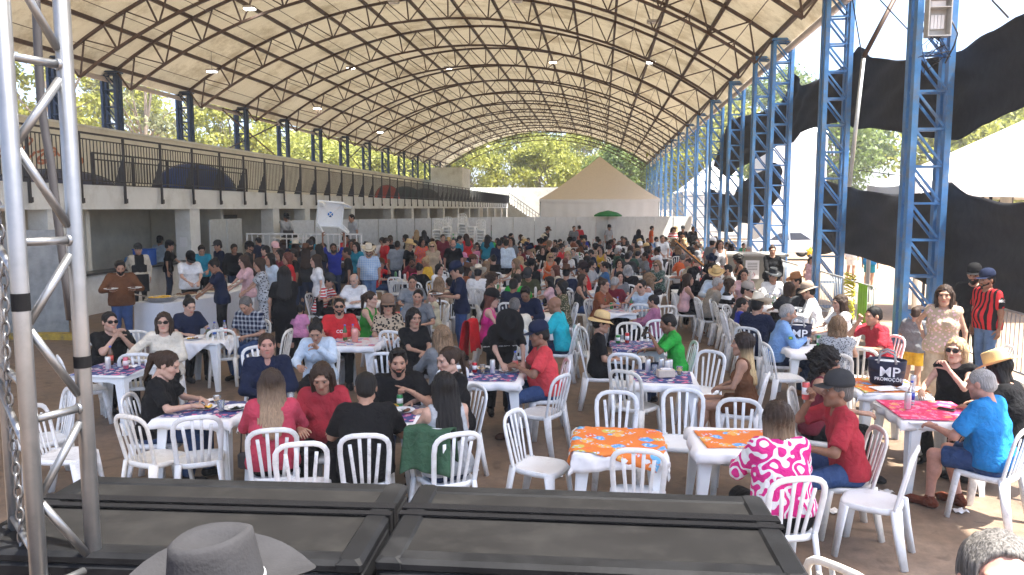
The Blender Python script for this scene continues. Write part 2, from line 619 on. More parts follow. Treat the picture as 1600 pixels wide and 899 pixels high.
# ---- dome tents on the balcony
def dome_tent(y, x, w_, h_, col, label, nm):
    m = basic("tent_fabric_" + nm, col, 0.7, var=0.15)
    t = thing("dome_tent", label, "tent", (x, y, 3.28))
    b = MB()
    prof = [(math.cos(a) * w_ / 2, math.sin(a) * h_) for a in [R(q) for q in range(0, 91, 10)]]
    b.lathe(prof, 12)
    b.build("canopy", m, t)
    b = MB()
    for q in (30, 120, 210, 300):
        ang = R(q)
        pts = [(math.cos(ang) * r * 1.01, math.sin(ang) * r * 1.01, z * 1.01 + 0.01) for r, z in prof]
        b.tube(pts, 0.015, 5)
    b.build("pole", M_dark, t)
dome_tent(30.6, -16.9, 3.3, 1.25, (0.012, 0.035, 0.13), "large navy blue dome tent on the balcony behind the railing", "navy")
dome_tent(22.3, -17.0, 3.6, 0.6, (0.05, 0.055, 0.09), "low dark tent behind the near end of the balcony railing", "dark")
dome_tent(54.5, -15.4, 1.9, 1.05, (0.55, 0.07, 0.03), "orange red dome tent far along the balcony", "orange")
dome_tent(62.0, -16.0, 3.0, 1.15, (0.03, 0.07, 0.05), "dark green dome tent beyond the orange tent on the balcony", "green")
dome_tent(69.0, -16.0, 3.0, 1.15, (0.07, 0.08, 0.06), "grey green dome tent farthest along the balcony", "grey")
# graffiti style scrawl, painted relief on the rear parapet
M_rust = basic("faded_orange_red_paint", (0.5, 0.2, 0.12), 0.9)
b = MB()
random.seed(3)
for k in range(9):
    cy, cz = 23.6 + random.uniform(0, 4.5), 4.1 + random.uniform(-0.2, 0.8)
    pts = []
    a0 = random.uniform(0, 6)
    for j in range(8):
        pts.append((-20.04, cy + 0.5 * math.cos(a0 + j * 0.6) * (1 + 0.1 * j), cz + 0.25 * math.sin(a0 + j * 0.75)))
    for p, q in zip(pts, pts[1:]):
        b.bar(p, q, 0.02, 0.08)
b.build("painted_scrawl", M_rust, bld)

# ---- counter and fittings in the first bays
ct = thing("service_counter", "low white masonry serving counter below the balcony", "counter", (FX - 0.1, 0, 0))
b = MB(); b.box((0, 18.5, 0.5), (0.3, 9.6, 1.0)); b.build("front_wall", M_white, ct)
b = MB(); b.box((-0.05, 18.5, 1.03), (0.6, 9.7, 0.05)); b.build("worktop", basic("dark_granite", (0.06, 0.06, 0.06), 0.3), ct)

# ---- grey sheet hoarding (panels are parts)
def hoarding(pts, h, label, pw=1.2, mat=None):
    t = thing("sheet_metal_hoarding", label, "hoarding")
    for (x0, y0), (x1, y1) in zip(pts, pts[1:]):
        L = math.hypot(x1 - x0, y1 - y0)
        n = max(1, round(L / pw))
        rz = math.atan2(y1 - y0, x1 - x0)
        me = MB()
        me.box((0, 0, h / 2), (L / n - 0.03, 0.025, h))
        me.box((-(L / n) / 2 + 0.02, -0.02, h / 2), (0.04, 0.03, h))
        me = me.mesh("sheet_panel", mat or M_galv)
        for i in range(n):
            f = (i + 0.5) / n
            tilt = random.uniform(-0.02, 0.02)
            link("sheet_panel", me, t, loc=(x0 + (x1 - x0) * f, y0 + (y1 - y0) * f, 0), rz=rz + tilt)
    return t
hoarding([(-12.6, 23.6), (-12.9, 26.5)], 2.32, "grey sheet metal hoarding beside the sound desk platform")
hoarding([(-12.3, 29.5), (-5.9, 41.0)], 2.2, "long grey sheet metal hoarding behind the stacked white chairs")
hoarding([(-5.9, 41.2), (5.3, 46.5)], 2.2, "pale sheet metal hoarding closing off the far end under the marquee", mat=basic("pale_galvanised_sheet", (0.62, 0.65, 0.64), 0.45, 0.25, 0.1, scale=3, dirt=(0.72, 0.74, 0.72), dscale=0.8))
_h1, _h2 = P(-60, 532, 0), P(110, 527, 0)
h_ = hoarding([(_h1.x, _h1.y), (_h2.x, _h2.y)], 2.25, "grey sheet metal hoarding with a paper notice behind the aluminium truss", pw=1.3, mat=basic("dark_galvanised_sheet", (0.24, 0.26, 0.27), 0.45, 0.5, 0.2, scale=5, dirt=(0.33, 0.35, 0.35), dscale=1.2))

# ---- back compound wall and stairs
b = MB(); b.box((-8, 109, 2.75), (22, 0.3, 5.6)); b.build("white_end_wall", M_white, label="tall white boundary wall closing the far end beyond the stairs", cat="wall")
st = thing("exterior_staircase", "concrete staircase with black handrail coming down from the far end of the balcony", "staircase", (-12.4, 104, 0))
for k in range(14):
    b = MB(); b.box((k * 0.32, 0, (3.38 - k * 0.22) / 2), (0.32, 1.4, 3.38 - k * 0.22 - 0.006 * (k % 2))); b.build("step", M_white, st)
b = MB(); b.bar((0, -0.75, 4.7), (4.4, -0.75, 1.6), 0.08); b.bar((0, -0.75, 4.2), (4.4, -0.75, 1.1), 0.05)
for k in range(12):
    b.bar((k * 0.4, -0.75, 4.7 - k * 0.28), (k * 0.4, -0.75, 3.4 - k * 0.28), 0.05)
b.build("handrail", M_dark, st)
bb = MB(); bb.box((-17.3, 88, 5.3), (3.6, 5, 3.8)); bb.build("white_stair_house", M_white, label="small white block standing on the far part of the balcony", cat="building")
# ================================================================ FURNITURE
M_plas = basic("white_moulded_plastic", (0.78, 0.8, 0.8), 0.38, var=0.04, scale=5, spec=0.5, dirt=(0.58, 0.57, 0.53), dscale=3.2)
M_plas2 = basic("white_table_plastic", (0.76, 0.79, 0.8), 0.42, var=0.04, scale=5, dirt=(0.68, 0.69, 0.67), dscale=1.8)

def sweep(b, pts, wd, th, nrm, mi=0):
    """bevelled strip along pts, wide in the plane, thin along nrm (one normal or one per point)"""
    pts = [Vector(p) for p in pts]
    n = len(pts)
    prof = [(-.5, -.25), (-.3, -.5), (.3, -.5), (.5, -.25), (.5, .25), (.3, .5), (-.3, .5), (-.5, .25)]
    vs = []
    wds = wd if isinstance(wd, (list, tuple)) else [wd] * n
    for i, p in enumerate(pts):
        d = (pts[min(i + 1, n - 1)] - pts[max(i - 1, 0)]).normalized()
        nn = Vector(nrm[i] if isinstance(nrm, list) else nrm)
        nn = (nn - d * nn.dot(d)).normalized()
        s = d.cross(nn)
        for a, c in prof:
            vs.append(p + s * (a * wds[i]) + nn * (c * th))
    fs = []
    for i in range(n - 1):
        for k in range(8):
            k2 = (k + 1) % 8
            fs.append((i * 8 + k, (i + 1) * 8 + k, (i + 1) * 8 + k2, i * 8 + k2))
    fs.append(tuple(range(8)))
    fs.append(tuple((n - 1) * 8 + k for k in range(7, -1, -1)))
    b.add(vs, fs, mi, True)

def chair_meshes():
    out = []
    # seat: shallow dished shell with a rolled edge
    b = MB()
    def outline(q):
        c, s = math.cos(q), math.sin(q)
        e = 0.55
        x = 0.215 * math.copysign(abs(c) ** e, c)
        y = 0.215 * math.copysign(abs(s) ** e, s) - 0.01
        x *= 1.0 - 0.10 * (y > 0) * (y / 0.215)
        return x, y
    prof = [(0.0, 0.425), (0.5, 0.427), (0.85, 0.437), (0.96, 0.443), (1.0, 0.437), (1.015, 0.415), (1.0, 0.395), (0.97, 0.395), (0.94, 0.418), (0.0, 0.41)]
    nq = 28
    vs, fs = [], []
    for r, z in prof:
        for k in range(nq):
            x, y = outline(2 * math.pi * k / nq)
            vs.append((x * max(r, 0.001), y * max(r, 0.001), z - 0.012 * max(0, r - 0.8) * (y < -0.15) * 5))
    for i in range(len(prof) - 1):
        for k in range(nq):
            k2 = (k + 1) % nq
            fs.append((i * nq + k, i * nq + k2, (i + 1) * nq + k2, (i + 1) * nq + k))
    b.add(vs, fs, 0, True)
    out.append(("seat", b))
    # back frame: arch
    def back(x, z):            # y of the leaning, slightly wrapped back
        t = (z - 0.43) / 0.46
        return 0.185 + 0.105 * t - 0.35 * x * x
    pts, nr = [], []
    for k in range(6):
        z = 0.40 + 0.32 * k / 5
        x = 0.175 + 0.022 * (z - 0.40) / 0.32
        pts.append((-x, back(-x, z), z))
    for k in range(1, 10):
        a = math.pi * (1 - k / 10)
        x, z = 0.2 * math.copysign(abs(math.cos(a)) ** 0.62, math.cos(a)), 0.73 + 0.15 * math.sin(a) ** 0.68
        pts.append((x, back(x, z), z))
    for k in range(5, -1, -1):
        z = 0.40 + 0.32 * k / 5
        x = 0.175 + 0.022 * (z - 0.40) / 0.32
        pts.append((x, back(x, z), z))
    b = MB(); sweep(b, pts, 0.042, 0.024, (0, 1, 0.1))
    out.append(("back_frame", b))
    for s in (-1.05, -0.35, 0.35, 1.05):
        x0, x1 = 0.075 * s, 0.112 * s
        z1 = 0.862 - 0.055 * abs(s) ** 2
        pp = []
        for k in range(5):
            t = k / 4
            x, z = x0 + (x1 - x0) * t, 0.41 + (z1 - 0.41) * t
            pp.append((x, back(x, z) + 0.001, z))
        b = MB(); sweep(b, pp, 0.029, 0.012, (0, 1, 0.1))
        out.append(("slat", b))
    for sx in (-1, 1):
        # front leg: channel tapering and splayed
        b = MB(); sweep(b, [(sx * 0.185, -0.175, 0.415), (sx * 0.20, -0.20, 0.22), (sx * 0.215, -0.225, 0.0)], [0.095, 0.075, 0.055], 0.036, (sx * 0.7, -0.7, 0))
        out.append(("leg", b))
        b = MB(); sweep(b, [(sx * 0.172, 0.185, 0.44), (sx * 0.188, 0.215, 0.24), (sx * 0.20, 0.265, 0.0)], [0.085, 0.072, 0.055], 0.036, (sx * 0.8, 0.5, 0))
        out.append(("leg", b))
    return out
_cm = chair_meshes()
chair_me = [(n, b.mesh(n, M_plas)) for n, b in _cm]
_all = MB()
for n, b in _cm:
    _all.add(b.v, b.f, 0, True)
chair_one = _all.mesh("plastic_chair", M_plas)
_all2 = _all

chair_log = []
CH_MATS = [M_plas, basic("greyed_white_plastic", (0.66, 0.68, 0.68), 0.5, var=0.06, scale=6, dirt=(0.45, 0.44, 0.41), dscale=4.5), basic("yellowed_white_plastic", (0.74, 0.72, 0.66), 0.45, var=0.05, scale=4, dirt=(0.5, 0.47, 0.4), dscale=6),
           basic("scuffed_white_plastic", (0.76, 0.77, 0.77), 0.42, var=0.05, scale=9, dirt=(0.4, 0.4, 0.39), dscale=9)]
def chair(x, y, rz, label, group=None, parts=None, z=0.0):
    """rz = facing direction, 0 faces the stage"""
    dist = math.hypot(x, y)
    if parts is None:
        parts = dist < 19
    chair_log.append((x, y))
    if not parts:
        return link("plastic_chair", chair_one, loc=(x, y, z), rz=rz, label=label, cat="chair", group=group)
    t = thing("plastic_chair", label, "chair", (x, y, z), rz, group)
    m = CH_MATS[int(abs(x * 37 + y * 91)) % len(CH_MATS)]
    for n, me in chair_me:
        o = link(n, me, t)
        o.material_slots[0].link = 'OBJECT'
        o.material_slots[0].material = m
    t.rotation_euler = (R(.35) * math.sin(x * 9), R(.35) * math.sin(y * 7), rz)
    return t

# table: square moulded top with apron and four channel legs
def table_meshes():
    out = []
    b = MB()
    S = 0.37
    b.box((0, 0, 0.705), (2 * S, 2 * S, 0.026), bev=0.02)
    for q in range(4):
        M = Matrix.Rotation(R(90 * q), 4, 'Z')
        # apron with an arched lower edge
        poly = [(-S + 0.03, 0.69), (S - 0.03, 0.69), (S - 0.03, 0.56), (S - 0.10, 0.60), (S - 0.2, 0.635), (-S + 0.2, 0.635), (-S + 0.10, 0.60), (-S + 0.03, 0.56)]
        b.prism([(x, z) for x, z in poly][::-1], -0.011, 0.011, M=M @ Matrix.Translation((0, -S + 0.035, 0)) @ Matrix.Rotation(R(90), 4, 'X'))
    out.append(("tabletop", b))
    for sx in (-1, 1):
        for sy in (-1, 1):
            b = MB()
            c = S - 0.035
            for ax in (0, 1):
                dx, dy = (1, 0) if ax == 0 else (0, 1)
                w0, w1 = 0.10, 0.045
                top = (sx * c, sy * c, 0.688)
                bot = (sx * (c + 0.03), sy * (c + 0.03), 0)
                v = []
                for (X, Y, Z), ww in ((top, w0), (bot, w1)):
                    for q in (0, 1):
                        for th in (0, 1):
                            v.append((X - sx * dx * ww * q + (sx * 0.013 * th if dx == 0 else 0), Y - sy * dy * ww * q + (sy * 0.013 * th if dy == 0 else 0) + (0 if ax else 0.001), Z))
                b.add(v, [(0, 1, 3, 2), (4, 6, 7, 5), (0, 4, 5, 1), (2, 3, 7, 6), (0, 2, 6, 4), (1, 5, 7, 3)])
            out.append(("leg", b))
    return out
_tm = table_meshes()
table_me = [(n, b.mesh(n, M_plas2)) for n, b in _tm]
_all = MB()
for n, b in _tm:
    _all.add(b.v, b.f)
table_one = _all.mesh("plastic_table", M_plas2)

def table(x, y, rz, label, group=None, parts=True, z=0.0):
    if not parts:
        return link("plastic_table", table_one, loc=(x, y, z), rz=rz, label=label, cat="table", group=group)
    t = thing("plastic_table", label, "table", (x, y, z), rz, group)
    for n, me in table_me:
        link(n, me, t)
    return t

# floral print: voronoi petals in several colours
def floral(name, ground, petals, centre, scale=9.0):
    key = ('fl', name)
    if key in _M:
        return _M[key]
    m, t, b = nmat(name)
    tc = N(t, "ShaderNodeTexCoord")
    nz = N(t, "ShaderNodeTexNoise", i_Scale=scale * 1.3, i_Detail=2.0)
    t.links.new(tc.outputs['Object'], nz.inputs['Vector'])
    ad = N(t, "ShaderNodeMixRGB", blend_type='ADD', i_Fac=0.10)
    t.links.new(tc.outputs['Object'], ad.inputs[1]); t.links.new(nz.outputs['Color'], ad.inputs[2])
    v = N(t, "ShaderNodeTexVoronoi", i_Scale=scale)
    t.links.new(ad.outputs[0], v.inputs['Vector'])
    sep = N(t, "ShaderNodeSeparateColor")
    t.links.new(v.outputs['Color'], sep.inputs[0])
    n = len(petals)
    pet = ramp(t, sep.outputs[0], [((i + 0.0) / n, p) for i, p in enumerate(petals)], 'CONSTANT')
    v2 = N(t, "ShaderNodeTexVoronoi", i_Scale=scale * 3.2)
    t.links.new(ad.outputs[0], v2.inputs['Vector'])
    inner = N(t, "ShaderNodeMixRGB", i_Color2=(*centre, 1))
    fi = ramp(t, v2.outputs['Distance'], [(0.28, (1, 1, 1)), (0.36, (0, 0, 0))])
    t.links.new(fi, inner.inputs[0]); t.links.new(pet, inner.inputs[1])
    fo = ramp(t, v.outputs['Distance'], [(0.42, (0, 0, 0)), (0.5, (1, 1, 1))])
    mx = N(t, "ShaderNodeMixRGB", i_Color2=(*ground, 1))
    t.links.new(fo, mx.inputs[0]); t.links.new(inner.outputs[0], mx.inputs[1])
    t.links.new(mx.outputs[0], b.inputs['Base Color'])
    b.inputs['Roughness'].default_value = 0.7
    _M[key] = m
    return m
FL_BLUE = floral("navy_pink_floral_print", (0.04, 0.06, 0.2), [(0.6, 0.1, 0.24), (0.07, 0.14, 0.36), (0.62, 0.42, 0.5), (0.12, 0.3, 0.46), (0.62, 0.16, 0.3), (0.62, 0.6, 0.6), (0.03, 0.045, 0.12), (0.58, 0.52, 0.54)], (0.62, 0.5, 0.52), 13.5)
FL_MIX = floral("white_pink_blue_floral_print", (0.62, 0.6, 0.62), [(0.6, 0.1, 0.2), (0.62, 0.6, 0.62), (0.1, 0.2, 0.5), (0.6, 0.35, 0.4), (0.2, 0.35, 0.6), (0.65, 0.6, 0.6)], (0.6, 0.3, 0.35), 8.0)
FL_RED = floral("red_white_floral_print", (0.55, 0.04, 0.05), [(0.6, 0.05, 0.06), (0.7, 0.65, 0.6), (0.5, 0.1, 0.05), (0.65, 0.3, 0.25)], (0.7, 0.6, 0.5), 10)
FL_ORANGE = floral("orange_blue_floral_print", (0.75, 0.2, 0.03), [(0.8, 0.22, 0.03), (0.1, 0.35, 0.75), (0.8, 0.4, 0.08), (0.75, 0.15, 0.05), (0.15, 0.45, 0.75), (0.6, 0.5, 0.1)], (0.5, 0.65, 0.8), 7.5)
FL_PINK = floral("pink_red_floral_print", (0.65, 0.03, 0.12), [(0.7, 0.05, 0.2), (0.75, 0.12, 0.3), (0.6, 0.02, 0.06), (0.75, 0.3, 0.12), (0.7, 0.2, 0.35)], (0.8, 0.45, 0.4), 12)
M_cloth_w = basic("white_tablecloth_fabric", (0.8, 0.8, 0.8), 0.75, var=0.03)

def cloth_over(name, x, y, z, w_, d_, rz, mat, label, hang=0.14, seed=0, cat="tablecloth", group=None, S=0.372, th=0.004):
    """square cloth draped on a table of half side S: flat on top, hanging in folds beyond the edges"""
    b = MB()
    nu = 26
    rr = random.Random(seed)
    ph = [rr.uniform(0, 6.28) for _ in range(6)]
    a, cs, sn = rz, math.cos(rz), math.sin(rz)
    def fn(u, v):
        p, q = (u - .5) * w_, (v - .5) * d_
        X, Y = cs * p - sn * q, sn * p + cs * q
        ex, ey = max(0, abs(X) - S), max(0, abs(Y) - S)
        Z = 0.0
        if ex or ey:
            L = math.hypot(ex, ey)
            fold = 0.014 * math.sin(22 * (Y if ex > ey else X) + ph[0]) + 0.008 * math.sin(41 * (X + Y) + ph[1])
            if ex:
                X = math.copysign(S + 0.012 + 0.10 * ex + (fold if L > .03 else 0), X)
            if ey:
                Y = math.copysign(S + 0.012 + 0.10 * ey + (fold if L > .03 else 0), Y)
            Z = -L * 0.97
        else:
            Z = 0.0022 * math.sin(14 * X + ph[2]) * math.sin(11 * Y + ph[3]) + 0.0016 * (abs(math.sin(9 * X + 4 * Y + ph[4])) ** 6 + abs(math.sin(7 * Y - 5 * X + ph[5])) ** 8)
        return (X, Y, Z)
    b.sheet(fn, nu, nu)
    o = b.build(name, mat, loc=(x, y, z), label=label, cat=cat, group=group)
    return solidify(o, th)

# ---- small things on tables
def can(x, y, z, col, label, group=None, band=None, h=0.123, r=0.031, name="drink_can"):
    m = basic("can_" + label.split()[0] + "%.2f%.2f" % (col[0], col[2]), col, 0.3, 0.55, var=0.1, scale=30)
    al = basic("bare_aluminium", (0.7, 0.7, 0.7), 0.3, 0.9)
    t = thing(name, label, "drink can", (x, y, z), random.uniform(0, 6), group)
    b = MB(); b.lathe([(r * 0.8, 0), (r, 0.008), (r, h - 0.014), (r * 0.86, h - 0.002)], 14); b.build("body", m, t)
    b = MB(); b.lathe([(r * 0.84, h - 0.002), (r * 0.86, h), (r * 0.78, h), (r * 0.76, h - 0.004)], 14); b.build("lid", al, t)
    if band:
        b = MB(); b.lathe([(r + 0.0006, h * 0.3), (r + 0.0006, h * 0.7)], 14); b.build("printed_band", basic("band%.2f%.2f" % (band[0], band[2]), band, 0.4), t)
    return t

M_glass = None
def glass_mat():
    global M_glass
    if M_glass is None:
        m, t, b = nmat("clear_plastic")
        b.inputs['Base Color'].default_value = (0.85, 0.9, 0.92, 1)
        b.inputs['Roughness'].default_value = 0.08
        b.inputs['Transmission Weight'].default_value = 0.85
        b.inputs['IOR'].default_value = 1.15
        M_glass = m
    return M_glass
def bottle(x, y, z, col, label, group=None, h=0.24, r=0.032, cap=(0.05, 0.1, 0.5), band=None):
    m = glass_mat() if col is None else basic("bottle%.2f%.2f%.2f" % col, col, 0.15, spec=0.6)
    t = thing("bottle", label, "bottle", (x, y, z), 0, group)
    b = MB(); b.lathe([(r * 0.9, 0), (r, 0.01), (r, h * 0.6), (r * 0.75, h * 0.72), (r * 0.4, h * 0.84), (r * 0.4, h * 0.94)], 12); b.build("body", m, t)
    b = MB(); b.lathe([(r * 0.45, h * 0.93), (r * 0.45, h)], 10); b.build("cap", basic("cap%.2f%.2f" % (cap[0], cap[2]), cap, 0.4), t)
    if band:
        b = MB(); b.lathe([(r + 0.001, h * 0.22), (r + 0.001, h * 0.5)], 12); b.build("label_band", basic("lab%.2f%.2f" % (band[0], band[2]), band, 0.5), t)
    return t
def cup(x, y, z, label, group=None, fill=None, h=0.10):
    t = thing("plastic_cup", label, "cup", (x, y, z), 0, group)
    b = MB(); b.lathe([(0.026, 0.002), (0.038, h), (0.036, h), (0.024, 0.006)], 12); b.build("cup_wall", glass_mat(), t)
    if fill:
        b = MB(); b.lathe([(0.023, 0.008), (0.032, h * 0.65)], 12); b.build("drink", basic("drink%.2f%.2f" % (fill[0], fill[1]), fill, 0.2), t)
    return t

M_food = [basic("yellow_food", (0.7, 0.42, 0.05), 0.6), basic("brown_meat", (0.16, 0.07, 0.035), 0.5), basic("white_rice", (0.8, 0.78, 0.7), 0.8), basic("orange_food", (0.65, 0.17, 0.03), 0.6), basic("green_salad", (0.08, 0.2, 0.03), 0.6)]
def plate(x, y, z, label, food=(0, 1, 2), group=None, seed=0, r=0.125):
    t = thing("disposable_plate", label, "plate", (x, y, z), 0, group)
    b = MB(); b.lathe([(r * 0.62, 0.0), (r * 0.66, 0.004), (r * 0.95, 0.016), (r, 0.018), (r * 0.94, 0.013), (r * 0.6, 0.001 + 0.004)], 24); b.build("dish", M_cloth_w, t)
    b = MB(); b.lathe([(0.001, 0.0055), (r * 0.64, 0.0055)], 20); b.build("dish_well", M_cloth_w, t)
    rr = random.Random(seed)
    for k, f in enumerate(food):
        b = MB()
        a = 2 * math.pi * k / len(food) + rr.uniform(0, 1)
        for q in range(9):
            px_, py_ = math.cos(a) * r * 0.33 + rr.gauss(0, .018), math.sin(a) * r * 0.33 + rr.gauss(0, .018)
            s = rr.uniform(.009, .018)
            b.lathe([(s * .3, 0), (s, s * .5), (s * .8, s * 1.1), (0.0012, s * 1.4)], 6, c=(px_, py_, 0.006))
        b.build("food", M_food[f], t, kind='stuff')
    if rr.random() < 0.5:
        b = MB(); b.bar((-0.02, -0.09, 0.022), (0.06, 0.09, 0.024), 0.012, 0.003); b.build("fork", M_plas, t)
    return t
def napkin_box(x, y, z, label, rz=0.3):
    t = thing("napkin_holder", label, "napkin holder", (x, y, z), rz)
    b = MB(); b.box((0, 0, 0.045), (0.2, 0.1, 0.09), bev=0.008); b.build("case", basic("kraft_card", (0.55, 0.48, 0.4), 0.7), t)
    b = MB(); b.box((0, 0, 0.097), (0.12, 0.05, 0.012)); b.build("napkins", M_cloth_w, t)
    return t
def phone_on(x, y, z, rz, label):
    t = thing("smartphone", label, "phone", (x, y, z), rz)
    b = MB(); b.box((0, 0, 0.005), (0.075, 0.155, 0.009), bev=0.003); b.build("case", M_dark, t)
    b = MB(); b.box((0, 0, 0.0103), (0.066, 0.142, 0.001)); b.build("screen", basic("dark_screen_glass", (0.01, 0.01, 0.013), 0.06), t)
    return t

def text(body, size, mat, parent, M, name="lettering", ext=0.001, bold=True, sx=1.0):
    c = bpy.data.curves.new(name, 'FONT')
    c.body = body
    c.size = size
    c.extrude = ext
    c.align_x = 'CENTER'
    c.align_y = 'CENTER'
    c.offset = size * 0.012 if bold else 0
    c.resolution_u = 3
    c.materials.append(mat)
    tmp = bpy.data.objects.new("tmp_text", c)
    me = bpy.data.meshes.new_from_object(tmp)
    bpy.data.objects.remove(tmp)
    o = bpy.data.objects.new(name, me)
    COL.objects.link(o)
    if parent is not None:
        o.parent = parent
    o.matrix_basis = M @ Matrix.Scale(sx, 4, (1, 0, 0))
    return o
M_txt_w = basic("white_print", (0.8, 0.8, 0.8), 0.6)
M_txt_k = basic("black_print", (0.03, 0.03, 0.03), 0.6)
M_txt_r = basic("red_print", (0.5, 0.05, 0.04), 0.6)
FACE = Matrix.Rotation(R(90), 4, 'X')       # text standing upright, read from -Y
# ================================================================ PEOPLE: implicit surfaces meshed with surface nets
class Fld:
    def __init__(s, lo, hi, h):
        s.lo = np.array(lo, float); s.h = h
        s.n = np.maximum(4, np.ceil((np.array(hi, float) - s.lo) / h).astype(int) + 1)
        s.f = np.full(tuple(s.n), 0.5, np.float32)
        s.ax = [(s.lo[i] + h * np.arange(s.n[i])).astype(np.float32) for i in range(3)]

    def block(s, lo, hi):
        i0 = np.clip(np.floor((np.array(lo) - s.lo) / s.h).astype(int), 0, s.n)
        i1 = np.clip(np.ceil((np.array(hi) - s.lo) / s.h).astype(int) + 1, 0, s.n)
        if (i1 <= i0).any():
            return None
        sl = tuple(slice(a, b) for a, b in zip(i0, i1))
        X = s.ax[0][sl[0]][:, None, None]; Y = s.ax[1][sl[1]][None, :, None]; Z = s.ax[2][sl[2]][None, None, :]
        return sl, X, Y, Z

    def add(s, lo, hi, fn, k):
        pad = k + 2.5 * s.h
        B = s.block(np.array(lo) - pad, np.array(hi) + pad)
        if B is None:
            return
        sl, X, Y, Z = B
        d = fn(X, Y, Z).astype(np.float32)
        a = s.f[sl]
        if k > 0:
            h = np.maximum(k - np.abs(a - d), 0) / k
            s.f[sl] = np.minimum(a, d) - h * h * k * 0.25
        else:
            s.f[sl] = np.minimum(a, d)

    def sub(s, lo, hi, fn, k):
        pad = k + 2.5 * s.h
        B = s.block(np.array(lo) - pad, np.array(hi) + pad)
        if B is None:
            return
        sl, X, Y, Z = B
        d = -fn(X, Y, Z).astype(np.float32)
        a = s.f[sl]
        h = np.maximum(k - np.abs(a - d), 0) / max(k, 1e-6)
        s.f[sl] = np.maximum(a, d) + h * h * k * 0.25

    def cap(s, a, b, r0, r1=None, k=0.03, cut=None):
        a = np.array(a, float); b = np.array(b, float)
        r1 = r0 if r1 is None else r1
        R_ = max(r0, r1)
        def fn(X, Y, Z):
            d = b - a
            L = float(d @ d) + 1e-9
            t = ((X - a[0]) * d[0] + (Y - a[1]) * d[1] + (Z - a[2]) * d[2]) / L
            tt = np.clip(t, 0, 1)
            q = np.sqrt((X - a[0] - tt * d[0]) ** 2 + (Y - a[1] - tt * d[1]) ** 2 + (Z - a[2] - tt * d[2]) ** 2) - (r0 + (r1 - r0) * tt)
            if cut is not None:
                q = np.maximum(q, (t - cut) * math.sqrt(L))
            return q
        s.add(np.minimum(a, b) - R_, np.maximum(a, b) + R_, fn, k)

    def ell(s, c, r, k=0.03, rot=None, sub=False):
        c = np.array(c, float); r = np.array(r, float)
        def fn(X, Y, Z):
            x, y, z = X - c[0], Y - c[1], Z - c[2]
            if rot is not None:
                m = rot
                x, y, z = (m[0][0] * x + m[1][0] * y + m[2][0] * z, m[0][1] * x + m[1][1] * y + m[2][1] * z, m[0][2] * x + m[1][2] * y + m[2][2] * z)
            q = np.sqrt((x / r[0]) ** 2 + (y / r[1]) ** 2 + (z / r[2]) ** 2) + 1e-6
            g = np.sqrt((x / r[0] ** 2) ** 2 + (y / r[1] ** 2) ** 2 + (z / r[2] ** 2) ** 2) + 1e-6
            return q * (q - 1) / g
        R_ = r.max() if rot is not None else r
        (s.sub if sub else s.add)(c - R_, c + R_, fn, k)

    def noise(s, amp, fr, seed=0, aniso=(1, 1, 1)):
        rr = np.random.default_rng(seed)
        X = s.ax[0][:, None, None] * aniso[0]; Y = s.ax[1][None, :, None] * aniso[1]; Z = s.ax[2][None, None, :] * aniso[2]
        g = 0
        for o in range(3):
            ph = rr.uniform(0, 6.28, 6); w_ = rr.uniform(0.6, 1.4, 6) * fr * (1.7 ** o)
            g = g + np.sin(X * w_[0] + ph[0] + 1.6 * np.sin(Y * w_[1] + ph[1])) * np.sin(Z * w_[2] + ph[2] + 1.6 * np.sin(X * w_[3] + ph[3])) / (1.5 ** o)
        s.f = (s.f + amp * g).astype(np.float32)

    def cutz(s, z, above=True):
        Z = s.ax[2][None, None, :]
        s.f = np.maximum(s.f, (Z - z) if above else (z - Z))

    def nets(s):
        f = s.f
        f[0], f[-1], f[:, 0], f[:, -1], f[:, :, 0], f[:, :, -1] = .5, .5, .5, .5, .5, .5
        inn = f < 0
        c = inn[:-1, :-1, :-1].astype(np.int8)
        tot = np.zeros_like(c)
        offs = [(i, j, k) for i in (0, 1) for j in (0, 1) for k in (0, 1)]
        n0, n1, n2 = f.shape
        for (i, j, k) in offs:
            tot += inn[i:n0 - 1 + i, j:n1 - 1 + j, k:n2 - 1 + k]
        act = np.argwhere((tot > 0) & (tot < 8))
        if len(act) == 0:
            return np.zeros((0, 3)), np.zeros((0, 4), int)
        idx = np.full(c.shape, -1, np.int32)
        idx[act[:, 0], act[:, 1], act[:, 2]] = np.arange(len(act))
        val = {o: f[act[:, 0] + o[0], act[:, 1] + o[1], act[:, 2] + o[2]] for o in offs}
        acc = np.zeros((len(act), 3)); cnt = np.zeros(len(act))
        for o in offs:
            for a in range(3):
                if o[a] == 0:
                    p = list(o); p[a] = 1; p = tuple(p)
                    va, vb = val[o], val[p]
                    m = (va < 0) != (vb < 0)
                    t = np.where(m, va / np.where(m, va - vb, 1), 0)
                    pos = np.tile(np.array(o, float), (len(act), 1)); pos[:, a] = t
                    acc += pos * m[:, None]; cnt += m
        v = (act + acc / cnt[:, None]) * s.h + s.lo
        faces = []
        for a in range(3):
            b_, c_ = (a + 1) % 3, (a + 2) % 3
            sl0 = [slice(None)] * 3; sl1 = [slice(None)] * 3
            sl0[a] = slice(0, -1); sl1[a] = slice(1, None)
            A, B = inn[tuple(sl0)], inn[tuple(sl1)]
            e = np.argwhere(A != B)
            ok = (e[:, b_] > 0) & (e[:, c_] > 0) & (e[:, b_] < f.shape[b_] - 1) & (e[:, c_] < f.shape[c_] - 1)
            e = e[ok]
            if not len(e):
                continue
            sg = A[e[:, 0], e[:, 1], e[:, 2]]
            def ci(db, dc):
                q = e.copy(); q[:, b_] -= db; q[:, c_] -= dc
                return idx[q[:, 0], q[:, 1], q[:, 2]]
            q = np.stack([ci(1, 1), ci(0, 1), ci(0, 0), ci(1, 0)], 1)
